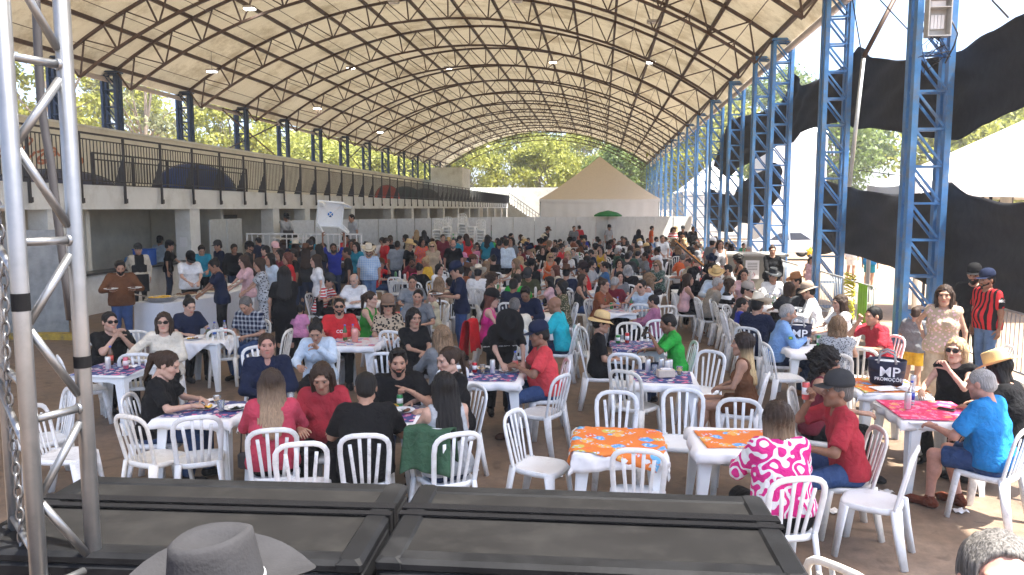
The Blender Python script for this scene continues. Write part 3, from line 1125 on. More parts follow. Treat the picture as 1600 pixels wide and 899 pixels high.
            q[~sg] = q[~sg][:, ::-1]
            faces.append(q)
        return v, np.concatenate(faces)

def np_mesh(name, parts, mats, cols=None):
    """parts: list of (verts, quads, material index)"""
    V = np.concatenate([p[0] for p in parts]); o = 0; F = []; Mi = []
    for v, q, mi in parts:
        F.append(q + o); o += len(v)
        Mi.append(np.full(len(q), mi, np.int32) if np.isscalar(mi) else mi)
    F = np.concatenate(F); Mi = np.concatenate(Mi)
    me = bpy.data.meshes.new(name)
    me.vertices.add(len(V)); me.vertices.foreach_set("co", V.astype(np.float32).ravel())
    me.loops.add(F.size); me.loops.foreach_set("vertex_index", F.astype(np.int32).ravel())
    me.polygons.add(len(F))
    me.polygons.foreach_set("loop_start", np.arange(0, F.size, 4, dtype=np.int32))
    me.polygons.foreach_set("use_smooth", np.ones(len(F), bool))
    for m in mats:
        me.materials.append(m)
    me.polygons.foreach_set("material_index", Mi)
    if cols is not None:
        at = me.color_attributes.new("tint", 'FLOAT_COLOR', 'POINT')
        at.data.foreach_set("color", np.concatenate([cols, np.ones((len(cols), 1))], 1).astype(np.float32).ravel())
    me.update(calc_edges=True)
    me.validate()
    return me

def xf(v, M):
    m = np.array(M)
    return v @ m[:3, :3].T + m[:3, 3]

# ---------------------------------------------------------------- head, hands, hair library (head-local: faces -Y, centre of skull at origin)
SKIN_FULL = (1, 1, 1)
def head_mesh(female, h):
    F = Fld((-.115, -.15, -.19), (.115, .14, .15), h)
    w_ = 0.94 if female else 1.0
    F.ell((0, .018, .032), (.076 * w_, .096, .085), .02)
    F.ell((0, -.018, -.030), (.062 * w_, .076, .082), .03)
    F.ell((0, -.050, -.078), (.036 * w_, .036, .030), .03)
    F.cap((0, -.072, -.100), (0, -.068, -.095), .020, .018, .022)
    for s in (-1, 1):
        F.cap((s * .050 * w_, .0, -.07), (s * .022, -.06, -.098), .020, .016, .03)
        F.ell((s * .040 * w_, -.058, -.020), (.026, .024, .022), .02)
        F.ell((s * .080 * w_, .012, -.006), (.010, .020, .031), .008)
    F.cap((-.04, -.080, .034), (.04, -.080, .034), .012, .012, .02)
    for s in (-1, 1):
        F.ell((s * .031, -.104, .010), (.019, .020, .013), .014, sub=True)
    F.cap((0, -.088, .018), (0, -.108, -.020), .007, .012, .012)
    for s in (-1, 1):
        F.ell((s * .012, -.100, -.026), (.009, .011, .008), .008)
    F.cap((-.018, -.087, -.053), (.018, -.087, -.053), .007, .007, .007)
    F.cap((-.016, -.085, -.064), (.016, -.085, -.064), .008, .008, .006)
    F.cap((0, .022, -.07), (0, .032, -.17), .052 * (0.86 if female else 1), .052 * (0.86 if female else 1), .03)
    v, q = F.nets()
    c = np.ones((len(v), 3))
    x, y, z = v.T
    front = y < -.04
    lip = np.exp(-((x / .021) ** 4) - ((z + .0585) / .0095) ** 4) * (y < -.075)
    lc = np.array((1.0, .55, .52)) if not female else np.array((.95, .38, .40))
    c = c * (1 - lip[:, None]) + lc * lip[:, None]
    brow = np.exp(-(((np.abs(x) - .031) / .019) ** 4) - ((z - .033 + 6 * (np.abs(x) - .03) ** 2) / .0058) ** 2) * (y < -.06)
    c = c * (1 - .78 * brow[:, None]) + np.array((.1, .07, .05)) * .78 * brow[:, None]
    lid = np.exp(-(((np.abs(x) - .031) / .016) ** 4) - ((z - .013) / .007) ** 4) * (y < -.06)
    c *= 1 - .35 * lid[:, None]
    chk = np.exp(-(((np.abs(x) - .042) / .022) ** 2) - ((z + .022) / .022) ** 2) * front
    c *= 1 - chk[:, None] * np.array((.0, .13, .13))
    if not female:
        st = np.clip((-z - .045) / .02, 0, 1) * np.clip((-y) / .02, 0, 1) * (z > -.125)
        c *= 1 - .22 * st[:, None] * (1 - lip[:, None])
    parts = [(v, q, 0)]
    cols = [c]
    for s in (-1, 1):
        b = MB()
        ang = [R(a) for a in range(-90, 91, 30)]
        b.lathe([(.0105 * math.cos(a) + 1e-5, .0085 * math.sin(a)) for a in ang], 10, c=(0, 0, 0))
        vv = np.array(b.v) + np.array((s * .031, -.0755, .0105))
        fq = np.array([f for f in b.f if len(f) == 4])
        parts.append((vv, fq, 1)); cols.append(np.ones((len(vv), 3)))
        b = MB(); b.sheet(lambda u, t_: ((u - .5) * .0145 + s * .031, -.0872 + .012 * abs(u - .5) ** 2, (t_ - .5) * .0135 + .0105), 2, 2)
        parts.append((np.array(b.v), np.array(b.f), 2)); cols.append(np.ones((len(b.v), 3)))
    return parts, np.concatenate(cols)

def hand_field(curl, spread, thumb, h=0.0048, point=False):
    """wrist at origin, fingers along +X, palm faces -Z, thumb on +Y side"""
    F = Fld((-.05, -.08, -.11), (.21, .09, .06), h)
    F.cap((-.045, 0, 0), (.0, 0, 0), .024, .021, .01)
    for y in (-.026, -.009, .009, .026):
        F.cap((.0, y * .45, 0), (.082, y, .002), .0165, .0125, .012)
    ln = [.062, .080, .086, .078]
    for i, y in enumerate((-.030, -.0105, .010, .029)):
        p = np.array((.084 + (.004 if i in (1, 2) else 0), y, .001)); L = ln[i]
        a = 0.0
        cv = curl * (1 + .12 * (i - 1.5) * -1)
        if point and i == 3:
            cv = 4
        yaw = (i - 1.5) * spread
        for j, (fr, r0, r1) in enumerate(((.48, .0098, .0088), (.29, .0088, .0080), (.23, .0080, .0066))):
            a += R(cv * (0.8 if j == 0 else 1.0))
            d = np.array((math.cos(a) * math.cos(yaw), math.cos(a) * math.sin(yaw), -math.sin(a)))
            q = p + d * L * fr
            F.cap(p, q, r0, r1, .003)
            p = q
    a = R(thumb)
    p0 = np.array((.012, .022, -.004)); p1 = p0 + np.array((.028, .030, -.014)); 
    p2 = p1 + np.array((math.cos(a) * .034, .016, -math.sin(a) * .034)); p3 = p2 + np.array((math.cos(a * 1.5) * .026, .002, -math.sin(a * 1.5) * .026))
    F.cap(p0, p1, .015, .0115, .012); F.cap(p1, p2, .0115, .0095, .004); F.cap(p2, p3, .0095, .008, .003)
    return F.nets()
HANDS = {}
def hand(kind, lod):
    key = (kind, lod)
    if key not in HANDS:
        c, s, t, p = {'relax': (22, .05, 25, False), 'flat': (6, .05, 10, False), 'grip': (52, .02, 45, False), 'point': (62, .0, 50, True)}[kind]
        HANDS[key] = hand_field(c, s, t, .0058 if lod == 0 else (.009 if lod == 1 else .0125), p)
    return HANDS[key]
HEADS = {}
def headp(female, lod):
    key = (female, lod)
    if key not in HEADS:
        HEADS[key] = head_mesh(female, (.0066, .0102, .015)[lod])
    return HEADS[key]

def hair_field(kind, lod):
    h = (.0062, .0095, .014)[lod]
    zl = {'long': -.40, 'longback': -.46, 'pony': -.30, 'bob': -.17, 'curly': -.25}.get(kind, -.12)
    F = Fld((-.19, -.15, zl - .05), (.19, .23, .19), h)
    inf = {'short': .010, 'buzz': .0045, 'long': .013, 'longback': .013, 'pony': .008, 'bun': .008, 'bob': .015, 'curly': .035, 'quiff': .012, 'sides': .006, 'kid': .012}[kind]
    F.ell((0, .020, .034), (.076 + inf, .096 + inf, .085 + inf), .01)
    if kind in ('short', 'buzz', 'quiff', 'kid'):
        F.ell((0, .055, -.02), (.066 + inf * .6, .062 + inf * .6, .06), .02)
    if kind == 'quiff':
        F.cap((-.04, -.06, .115), (.04, -.055, .118), .022, .022, .03)
    if kind in ('long', 'longback'):
        zz = -.33 if kind == 'long' else -.40
        for x0 in (-.062, -.03, 0, .03, .062):
            F.cap((x0, .045 - abs(x0) * .3, .0), (x0 * 1.4, .118 - abs(x0) * .5, zz + abs(x0) * .6), .048, .030, .03)
        if kind == 'long':
            for s in (-1, 1):
                F.cap((s * .072, -.01, .03), (s * .085, -.035, -.26), .024, .018, .02)
    if kind == 'bob':
        for x0 in (-.07, -.035, 0, .035, .07):
            F.cap((x0, .04 - abs(x0) * .3, .0), (x0 * 1.15, .055 - abs(x0) * .5, -.11), .042, .03, .03)
    if kind in ('pony', 'bun'):
        F.ell((0, .05, -.0), (.066, .06, .06), .02)
    if kind == 'pony':
        F.cap((0, .105, .06), (0, .15, .01), .025, .035, .015)
        F.cap((0, .15, .01), (.01, .13, -.22), .035, .014, .02)
    if kind == 'bun':
        F.ell((0, .085, .105), (.042, .042, .038), .012)
    if kind == 'curly':
        rr = np.random.default_rng(5)
        for _ in range(70):
            a, e = rr.uniform(0, 6.28), rr.uniform(-.9, 1.4)
            d = np.array((math.cos(a) * math.cos(e), math.sin(a) * math.cos(e), math.sin(e)))
            if d[1] < -.35 and d[2] < .45:
                continue
            c = np.array((0, .03, .01)) + d * np.array((.10, .12, .11)) * rr.uniform(.85, 1.1)
            F.ell(c, (.03, .03, .03), .012)
        for x0 in (-.08, -.03, .03, .08):
            F.cap((x0, .06, 0), (x0 * 1.2, .09, -.18), .05, .035, .03)
    # face opening
    top = {'short': .090, 'buzz': .084, 'quiff': .094, 'kid': .066, 'sides': .13, 'pony': .094, 'bun': .094}.get(kind, .088)
    F.ell((0, -.104, top - .13), (.067 if kind in ('long', 'bob', 'curly', 'longback') else .084, .092, .135), .010, sub=True)
    if kind in ('short', 'buzz', 'quiff', 'kid', 'pony', 'bun', 'sides'):
        F.ell((0, -.07, -.10), (.12, .095, .10), .01, sub=True)
        if kind != 'buzz':
            for s in (-1, 1):
                F.ell((s * .088, .008, -.014), (.026, .022, .034), .006, sub=True)
    if kind == 'sides':
        F.ell((0, -.01, .13), (.07, .10, .085), .02, sub=True)
    am = {'curly': .010, 'buzz': .001, 'short': .003, 'quiff': .004}.get(kind, .0052)
    if kind == 'curly':
        F.noise(am, 75, 4)
    else:
        F.noise(am, 85, 4, (1, 1, .12))
    return F.nets()
HAIRS = {}
def hair(kind, lod):
    key = (kind, lod)
    if key not in HAIRS:
        v, q = hair_field(kind, lod)
        HAIRS[key] = np_mesh("hair", [(v, q, 0)], [HAIRM['black']])
    return HAIRS[key]
BEARD = {}
def beard(kind, lod):
    key = (kind, lod)
    if key not in BEARD:
        F = Fld((-.09, -.14, -.16), (.09, .05, .02), .006 if lod == 0 else .009)
        e = .005 if kind == 'short' else .012
        F.ell((0, -.018, -.030), (.062 + e, .076 + e, .082 + e), .02)
        F.ell((0, -.050, -.078), (.036 + e, .036 + e, .030 + e), .02)
        F.cap((0, -.072, -.100), (0, -.068, -.095), .020 + e, .018 + e, .02)
        F.cap((-.024, -.094, -.043), (.024, -.094, -.043), .007, .006, .004)
        F.ell((0, -.09, .0), (.085, .09, .052), .008, sub=True)
        F.cap((-.024, -.095, -.043), (.024, -.095, -.043), .0065, .0065, .003)
        F.ell((0, -.105, -.059), (.019, .03, .009), .003, sub=True)
        F.ell((0, .06, -.05), (.2, .07, .2), .01, sub=True)
        F.noise(.0012, 160, 2)
        BEARD[key] = np_mesh("beard", [(*F.nets(), 0)], [HAIRM['black']])
    return BEARD[key]

def hair_mat(name, dark, light, streak=0.5):
    m, t, b = nmat("hair_" + name)
    tc = N(t, "ShaderNodeTexCoord")
    mp = N(t, "ShaderNodeMapping"); mp.inputs['Scale'].default_value = (130, 130, 8)
    n = N(t, "ShaderNodeTexNoise", i_Scale=1.6, i_Detail=5.0, i_Roughness=0.6)
    t.links.new(tc.outputs['Object'], mp.inputs[0]); t.links.new(mp.outputs[0], n.inputs['Vector'])
    c = ramp(t, n.outputs[0], [(0.36, dark), (0.64, light)])
    t.links.new(c, b.inputs['Base Color'])
    b.inputs['Roughness'].default_value = 0.55
    b.inputs['Specular IOR Level'].default_value = 0.22
    bp = N(t, "ShaderNodeBump", i_Strength=0.6, i_Distance=0.006)
    t.links.new(n.outputs[0], bp.inputs['Height']); t.links.new(bp.outputs[0], b.inputs['Normal'])
    return m
HAIRM = dict(black=hair_mat("black", (.003, .0026, .0025), (.011, .009, .008)), brown=hair_mat("brown", (.012, .007, .005), (.05, .027, .015)),
             blond=hair_mat("blond", (.13, .075, .035), (.55, .4, .22)), ombre=hair_mat("ombre", (.03, .018, .011), (.33, .21, .12)),
             grey=hair_mat("grey", (.16, .155, .15), (.42, .41, .4)), dgrey=hair_mat("dgrey", (.04, .037, .035), (.17, .16, .15)), auburn=hair_mat("auburn", (.05, .014, .01), (.15, .05, .03)))
def ombre_grad(name, root, tip, z0, z1):
    """dyed hair: dark at the roots, light at the ends (a dye, along the strand)"""
    m = hair_mat(name, root, tuple(min(1, c * 2.2) for c in root))
    t = m.node_tree; b = t.nodes["Principled BSDF"]
    src = b.inputs['Base Color'].links[0].from_socket
    m2 = [n for n in t.nodes if n.bl_idname == 'ShaderNodeTexNoise'][0]
    tc = [n for n in t.nodes if n.bl_idname == 'ShaderNodeTexCoord'][0]
    sp = N(t, "ShaderNodeSeparateXYZ"); t.links.new(tc.outputs['Object'], sp.inputs[0])
    mr = N(t, "ShaderNodeMapRange"); mr.inputs[1].default_value = z0; mr.inputs[2].default_value = z1
    t.links.new(sp.outputs[2], mr.inputs[0])
    lt = ramp(t, m2.outputs[0], [(0.3, tuple(c * .45 for c in tip)), (0.62, tip)])
    mx = N(t, "ShaderNodeMixRGB"); t.links.new(mr.outputs[0], mx.inputs[0]); t.links.new(src, mx.inputs[1]); t.links.new(lt, mx.inputs[2])
    t.links.new(mx.outputs[0], b.inputs['Base Color'])
    return m
HAIRM['omb'] = ombre_grad("dark_to_blond", (.014, .009, .007), (.62, .46, .24), -.02, -.14)
HAIRM['omb2'] = ombre_grad("brown_to_beige", (.022, .014, .010), (.36, .25, .16), 0.02, -.22)

def skin_mat(name, col):
    m, t, b = nmat("skin_" + name)
    at = N(t, "ShaderNodeVertexColor", layer_name="tint")
    tc = N(t, "ShaderNodeTexCoord")
    n = N(t, "ShaderNodeTexNoise", i_Scale=28.0, i_Detail=4.0)
    t.links.new(tc.outputs['Object'], n.inputs['Vector'])
    c = ramp(t, n.outputs[0], [(0.3, tuple(x * .86 for x in col)), (0.7, tuple(min(1, x * 1.1) for x in col))])
    mx = N(t, "ShaderNodeMixRGB", blend_type='MULTIPLY', i_Fac=1.0)
    t.links.new(c, mx.inputs[1]); t.links.new(at.outputs[0], mx.inputs[2])
    t.links.new(mx.outputs[0], b.inputs['Base Color'])
    b.inputs['Roughness'].default_value = 0.5
    b.inputs['Subsurface Weight'].default_value = 0.0
    b.inputs['Specular IOR Level'].default_value = 0.35
    return m
SKIN = dict(light=skin_mat("light", (.50, .31, .23)), tan=skin_mat("tan", (.40, .225, .15)), brown=skin_mat("brown", (.25, .125, .075)), dark=skin_mat("dark", (.13, .062, .038)), rosy=skin_mat("rosy", (.46, .24, .18)))
M_eye = basic("eye_white", (.30, .27, .25), 0.2, var=0.01)
M_iris = basic("dark_iris", (.03, .016, .01), 0.1)

def cloth(col, pat=None, col2=(.8, .8, .8), sc=1.0, rough=0.85):
    key = ('c', tuple(round(x, 3) for x in col), pat, tuple(round(x, 3) for x in col2), sc)
    if key in _M:
        return _M[key]
    m, t, b = nmat("cloth_" + (pat or "plain"))
    tc = N(t, "ShaderNodeTexCoord")
    n = N(t, "ShaderNodeTexNoise", i_Scale=7.0, i_Detail=6.0, i_Roughness=0.65)
    t.links.new(tc.outputs['Object'], n.inputs['Vector'])
    if pat is None:
        c = ramp(t, n.outputs[0], [(0.3, tuple(x * .72 for x in col)), (0.7, tuple(min(1, x * 1.2) for x in col))])
    elif pat in ('hstripe', 'vstripe'):
        sp = N(t, "ShaderNodeSeparateXYZ"); t.links.new(tc.outputs['Object'], sp.inputs[0])
        mt = N(t, "ShaderNodeMath", operation='MULTIPLY', i_1=sc); t.links.new(sp.outputs[2 if pat == 'hstripe' else 0], mt.inputs[0])
        fr = N(t, "ShaderNodeMath", operation='FRACT'); t.links.new(mt.outputs[0], fr.inputs[0])
        c = ramp(t, fr.outputs[0], [(0.0, col), (0.55, col2)], 'CONSTANT')
    elif pat == 'plaid':
        sp = N(t, "ShaderNodeSeparateXYZ"); t.links.new(tc.outputs['Object'], sp.inputs[0])
        cs = []
        for ax in (0, 2):
            mt = N(t, "ShaderNodeMath", operation='MULTIPLY', i_1=sc); t.links.new(sp.outputs[ax], mt.inputs[0])
            fr = N(t, "ShaderNodeMath", operation='FRACT'); t.links.new(mt.outputs[0], fr.inputs[0])
            gt = N(t, "ShaderNodeMath", operation='GREATER_THAN', i_1=0.6); t.links.new(fr.outputs[0], gt.inputs[0]); cs.append(gt)
        ad = N(t, "ShaderNodeMath", operation='ADD'); t.links.new(cs[0].outputs[0], ad.inputs[0]); t.links.new(cs[1].outputs[0], ad.inputs[1])
        dv = N(t, "ShaderNodeMath", operation='MULTIPLY', i_1=0.49); t.links.new(ad.outputs[0], dv.inputs[0])
        mid = tuple((p + q) / 2 for p, q in zip(col, col2))
        c = ramp(t, dv.outputs[0], [(0.0, col), (0.3, mid), (0.75, col2)], 'CONSTANT')
    elif pat in ('leopard', 'print', 'swirl'):
        nn = N(t, "ShaderNodeTexVoronoi" if pat != 'swirl' else "ShaderNodeTexWave", i_Scale=22 * sc if pat != 'swirl' else 1.5 * sc)
        if pat == 'swirl': nn.bands_direction = 'DIAGONAL'
        if pat == 'swirl':
            nn.inputs['Distortion'].default_value = 16.0; nn.inputs['Detail'].default_value = 1.0; nn.inputs['Detail Scale'].default_value = 1.8
        t.links.new(tc.outputs['Object'], nn.inputs['Vector'])
        if pat == 'leopard':
            c = ramp(t, nn.outputs['Distance'], [(0.0, tuple(x * .6 for x in col)), (0.22, col2), (0.42, col2), (0.48, col)])
        elif pat == 'print':
            c = ramp(t, nn.outputs['Distance'], [(0.3, col2), (0.42, col)])
        else:
            c = ramp(t, nn.outputs['Fac'], [(0.62, col), (0.70, col2)])
    t.links.new(c, b.inputs['Base Color'])
    b.inputs['Roughness'].default_value = rough
    b.inputs['Specular IOR Level'].default_value = 0.12
    try:
        b.inputs['Sheen Weight'].default_value = 0.0
    except Exception:
        pass
    n3 = N(t, "ShaderNodeTexNoise", i_Scale=16.0, i_Detail=3.0, i_Distortion=0.8); t.links.new(tc.outputs['Object'], n3.inputs['Vector'])
    bp = N(t, "ShaderNodeBump", i_Strength=0.7, i_Distance=0.035)
    t.links.new(n3.outputs[0], bp.inputs['Height']); t.links.new(bp.outputs[0], b.inputs['Normal'])
    _M[key] = m
    return m

# ---------------------------------------------------------------- skeleton
def rotx(a):
    c, s = math.cos(a), math.sin(a)
    return np.array([[1, 0, 0], [0, c, -s], [0, s, c]])
def roty(a):
    c, s = math.cos(a), math.sin(a)
    return np.array([[c, 0, s], [0, 1, 0], [-s, 0, c]])
def rotz(a):
    c, s = math.cos(a), math.sin(a)
    return np.array([[c, -s, 0], [s, c, 0], [0, 0, 1]])

HAND_T = {  # hand targets for the hand on side s = +1/-1 (x mirrored), (seated, standing), hand kind, forward direction of fingers
    'table': ((.17, -.40, .765), None, 'relax', (-.5, -.8, -.1)),
    'eat': ((.10, -.36, .84), (.12, -.36, 1.12), 'grip', (-.6, -.6, -.5)),
    'fork': ((.13, -.38, .79), None, 'grip', (-.7, -.6, -.4)),
    'mouth': ((.05, -.17, 1.13), (.05, -.17, 1.5), 'grip', (-.7, -.2, .7)),
    'chin': ((.03, -.22, 1.04), (.03, -.2, 1.4), 'grip', (-.6, -.1, .8)),
    'lap': ((.07, -.24, .69), None, 'relax', (-.8, -.5, -.2)),
    'knee': ((.15, -.34, .64), None, 'relax', (-.1, -.9, -.4)),
    'phone': ((.05, -.34, .98), (.06, -.34, 1.25), 'grip', (-.5, -.5, .7)),
    'point': ((.10, -.36, .93), (.1, -.36, 1.2), 'point', (-.9, -.2, .35)),
    'plate': ((.19, -.33, .95), (.20, -.36, 1.17), 'flat', (-.3, -.95, 0)),
    'down': ((.26, -.02, .62), (.27, -.03, .80), 'relax', (0, -.15, -1)),
    'hip': ((.20, .03, .72), (.21, .0, 1.03), 'grip', (-.7, -.6, -.3)),
    'cross': ((.02, -.36, .77), (-.12, -.2, 1.2), 'relax', (-1, -.2, 0)),
    'up': ((.25, -.15, 1.7), (.30, -.14, 2.0), 'grip', (-.1, -.1, 1)),
    'serve': (None, (.10, -.42, 1.02), 'grip', (-.3, -.8, -.5)),
    'pocket': (None, (.21, -.02, .92), 'relax', (0, -.4, -.9)),
    'face': ((.08, -.12, 1.22), (.08, -.12, 1.6), 'relax', (-.5, -.1, .8)),
    'back': (None, (.15, .16, .95), 'relax', (-.7, .2, -.6)),
}

def two_bone(S, W, l1, l2, pole):
    d = W - S
    L = np.linalg.norm(d)
    mx = (l1 + l2) * .985
    if L > mx:
        W = S + d * mx / L; d = W - S; L = mx
    u = d / L
    a = (l1 ** 2 - l2 ** 2 + L ** 2) / (2 * L)
    hh = math.sqrt(max(l1 ** 2 - a ** 2, 0))
    p = pole - u * (pole @ u)
    p /= np.linalg.norm(p) + 1e-9
    return S + u * a + p * hh, W

def skeleton(sp):
    fem = sp.get('fem', False)
    sit = sp['pose'] == 'sit'
    J = {}
    wS = .158 if fem else .185
    P_ = np.array((0, .045, .545)) if sit else np.array((0, 0, .94))
    lean = R(sp.get('lean', 4)); tw = R(sp.get('twist', 0))
    # spine bends progressively
    A = rotx(lean * .8); B = rotx(lean * 1.1)
    up = np.array((0, 0, 1.0))
    C_ = P_ + A @ up * .27
    Nb = C_ + B @ up * .225
    T = rotz(tw)
    roll = R(sp.get('roll', 0))
    side = T @ roty(roll) @ np.array((1.0, 0, 0))
    J.update(P=P_, C=C_, N=Nb, side=side)
    hp, hy, hr = R(sp.get('hp', 8)), R(sp.get('hy', 0)), R(sp.get('hr', 0))
    fwd = B @ np.array((0, -1.0, 0))
    Hm = rotz(hy) @ rotx(hp) @ roty(hr)
    nk = (rotx(lean * .9 + hp * .35)) @ up
    J['H'] = Nb + nk * .075 + Hm @ np.array((0, -.012, .085))
    J['Hm'] = Hm
    for s, nme in ((1, 'L'), (-1, 'R')):
        S = Nb + side * s * wS - (B @ up) * .035
        hk = sp.get('h' + nme, 'table' if sit else 'down')
        if isinstance(hk, tuple):
            tgt = np.array(hk[0]); kind = hk[1] if len(hk) > 1 else 'relax'; hd = np.array(hk[2]) if len(hk) > 2 else np.array((-.3 * s, -.8, -.3))
        else:
            t0 = HAND_T[hk]; t_ = t0[0 if sit else 1] or t0[0] or t0[1]
            tgt = np.array((t_[0] * s, t_[1], t_[2])); kind = t0[2]; hd = np.array((t0[3][0] * s, t0[3][1], t0[3][2]))
            if hk in ('up', 'mouth', 'chin', 'face'):
                tgt = tgt + (Nb - (np.array((0, .045, 1.04)) if sit else np.array((0, 0, 1.435))))
        pole = np.array((s * .75, .35, -.65))
        if hk in ('up',): pole = np.array((s * 1.0, .2, -.2))
        if hk in ('table', 'cross', 'chin', 'mouth', 'face'): pole = np.array((s * .55, -.1, -.85))
        if hk in ('hip', 'pocket', 'back'): pole = np.array((s * .8, .9, 0))
        l1, l2 = (.27, .245) if fem else (.295, .265)
        E_, W_ = two_bone(S, tgt, l1, l2, pole)
        if sit and hk in ('table', 'cross', 'eat', 'fork') and E_[2] < .74 and E_[1] < -.2:
            E_[2] = .77
        J['S' + nme], J['E' + nme], J['W' + nme] = S, E_, W_
        J['hk' + nme], J['hd' + nme] = kind, hd
        hip = P_ + np.array((s * .088, -.01, -.02))
        if sit:
            lg = sp.get('legs', 'table')
            kx = {'table': .13, 'wide': .26, 'close': .08}.get(lg, .13)
            K = np.array((s * kx, -.40, .50)); An = np.array((s * (kx - .01), -.36 - (.06 if s > 0 else -.08), .085))
            if lg == 'back':
                An = np.array((s * kx, -.10, .085))
        elif sp['pose'] == 'stand':
            K = np.array((s * .10, -.025, .50)); An = np.array((s * .115, .03, .085))
            if sp.get('walk'):
                K = np.array((s * .09, -.10 if s > 0 else .0, .50)); An = np.array((s * .09, -.12 if s > 0 else .28, .085))
        J['h' + nme], J['K' + nme], J['A' + nme] = hip, K, An
        J['T' + nme] = An + np.array((s * .02, -.15, -.045))
    return J

def torso(F, J, sp, e, k=.05):
    """torso primitives inflated by e"""
    fem = sp.get('fem', False); wt = sp.get('wt', 1.0)
    P_, C_, Nb, side = J['P'], J['C'], J['N'], J['side']
    sx = .118 if fem else .108
    F.cap(P_ - side * sx * .8, P_ + side * sx * .8, .10 * wt + e, None, k)
    mid = (P_ + C_) / 2
    w_ = (.075 if fem else .095) * wt
    F.cap(mid - side * w_, mid + side * w_, .088 * wt + e, None, k)
    cx = .085 if fem else .105
    F.cap(C_ - side * cx, C_ + side * cx, .098 * (wt * .5 + .5) + e, None, k)
    up_ = (Nb - C_)
    U = C_ + up_ * .62
    F.cap(U - side * (.10 if fem else .125), U + side * (.10 if fem else .125), .075 + e, None, k)
    if wt > 1.1:
        F.ell(mid + np.array((0, -.075 * wt, -.02)), np.array((.125, .10, .115)) * wt + e, k)
    if fem:
        for s in (-1, 1):
            F.ell(C_ + up_ * .12 + side * s * .07 + np.array((0, -.085, 0)), np.array((.058, .052, .055)) + e, .04)
    F.cap(J['SL'] * .9 + (Nb * .1), J['SR'] * .9 + (Nb * .1), .048 + e, None, .05)
    F.cap(U, Nb - np.array((0, 0, .0)), .075 + e * .5, .05 + e * .3, .05)

def bounds(J, keys, pad):
    a = np.array([J[k] for k in keys])
    return a.min(0) - pad, a.max(0) + pad

def hand_matrix(J, nme):
    s = 1 if nme == 'L' else -1
    W_, E_ = J['W' + nme], J['E' + nme]
    fa = (W_ - E_) / np.linalg.norm(W_ - E_)
    hd = J['hd' + nme] / np.linalg.norm(J['hd' + nme])
    x = fa * .55 + hd * .6
    x /= np.linalg.norm(x)
    dn = np.array((-s * .45, -.15, -.85))
    if x[2] > .5:
        dn = np.array((-s * .5, -.6, .3))
    if abs(x[2]) > .85 and x[2] < 0:
        dn = np.array((-s * 1.0, 0, 0))
    pal = dn - x * (dn @ x); pal /= np.linalg.norm(pal)
    z = -pal
    y = np.cross(z, x)
    # thumb must point to body's front/inner side: left hand palm down -> thumb towards -x
    M = np.eye(4); M[:3, 0] = x; M[:3, 1] = y; M[:3, 2] = z; M[:3, 3] = W_
    flip = np.eye(4)
    if s > 0:      # left hand: mirror so that thumb (+Y local) points inwards
        flip[1, 1] = -1 if (M[:3, 1] @ np.array((-1, -.3, .3))) < 0 else 1
    else:
        flip[1, 1] = -1 if (M[:3, 1] @ np.array((1, -.3, .3))) < 0 else 1
    return M @ flip, flip[1, 1] < 0

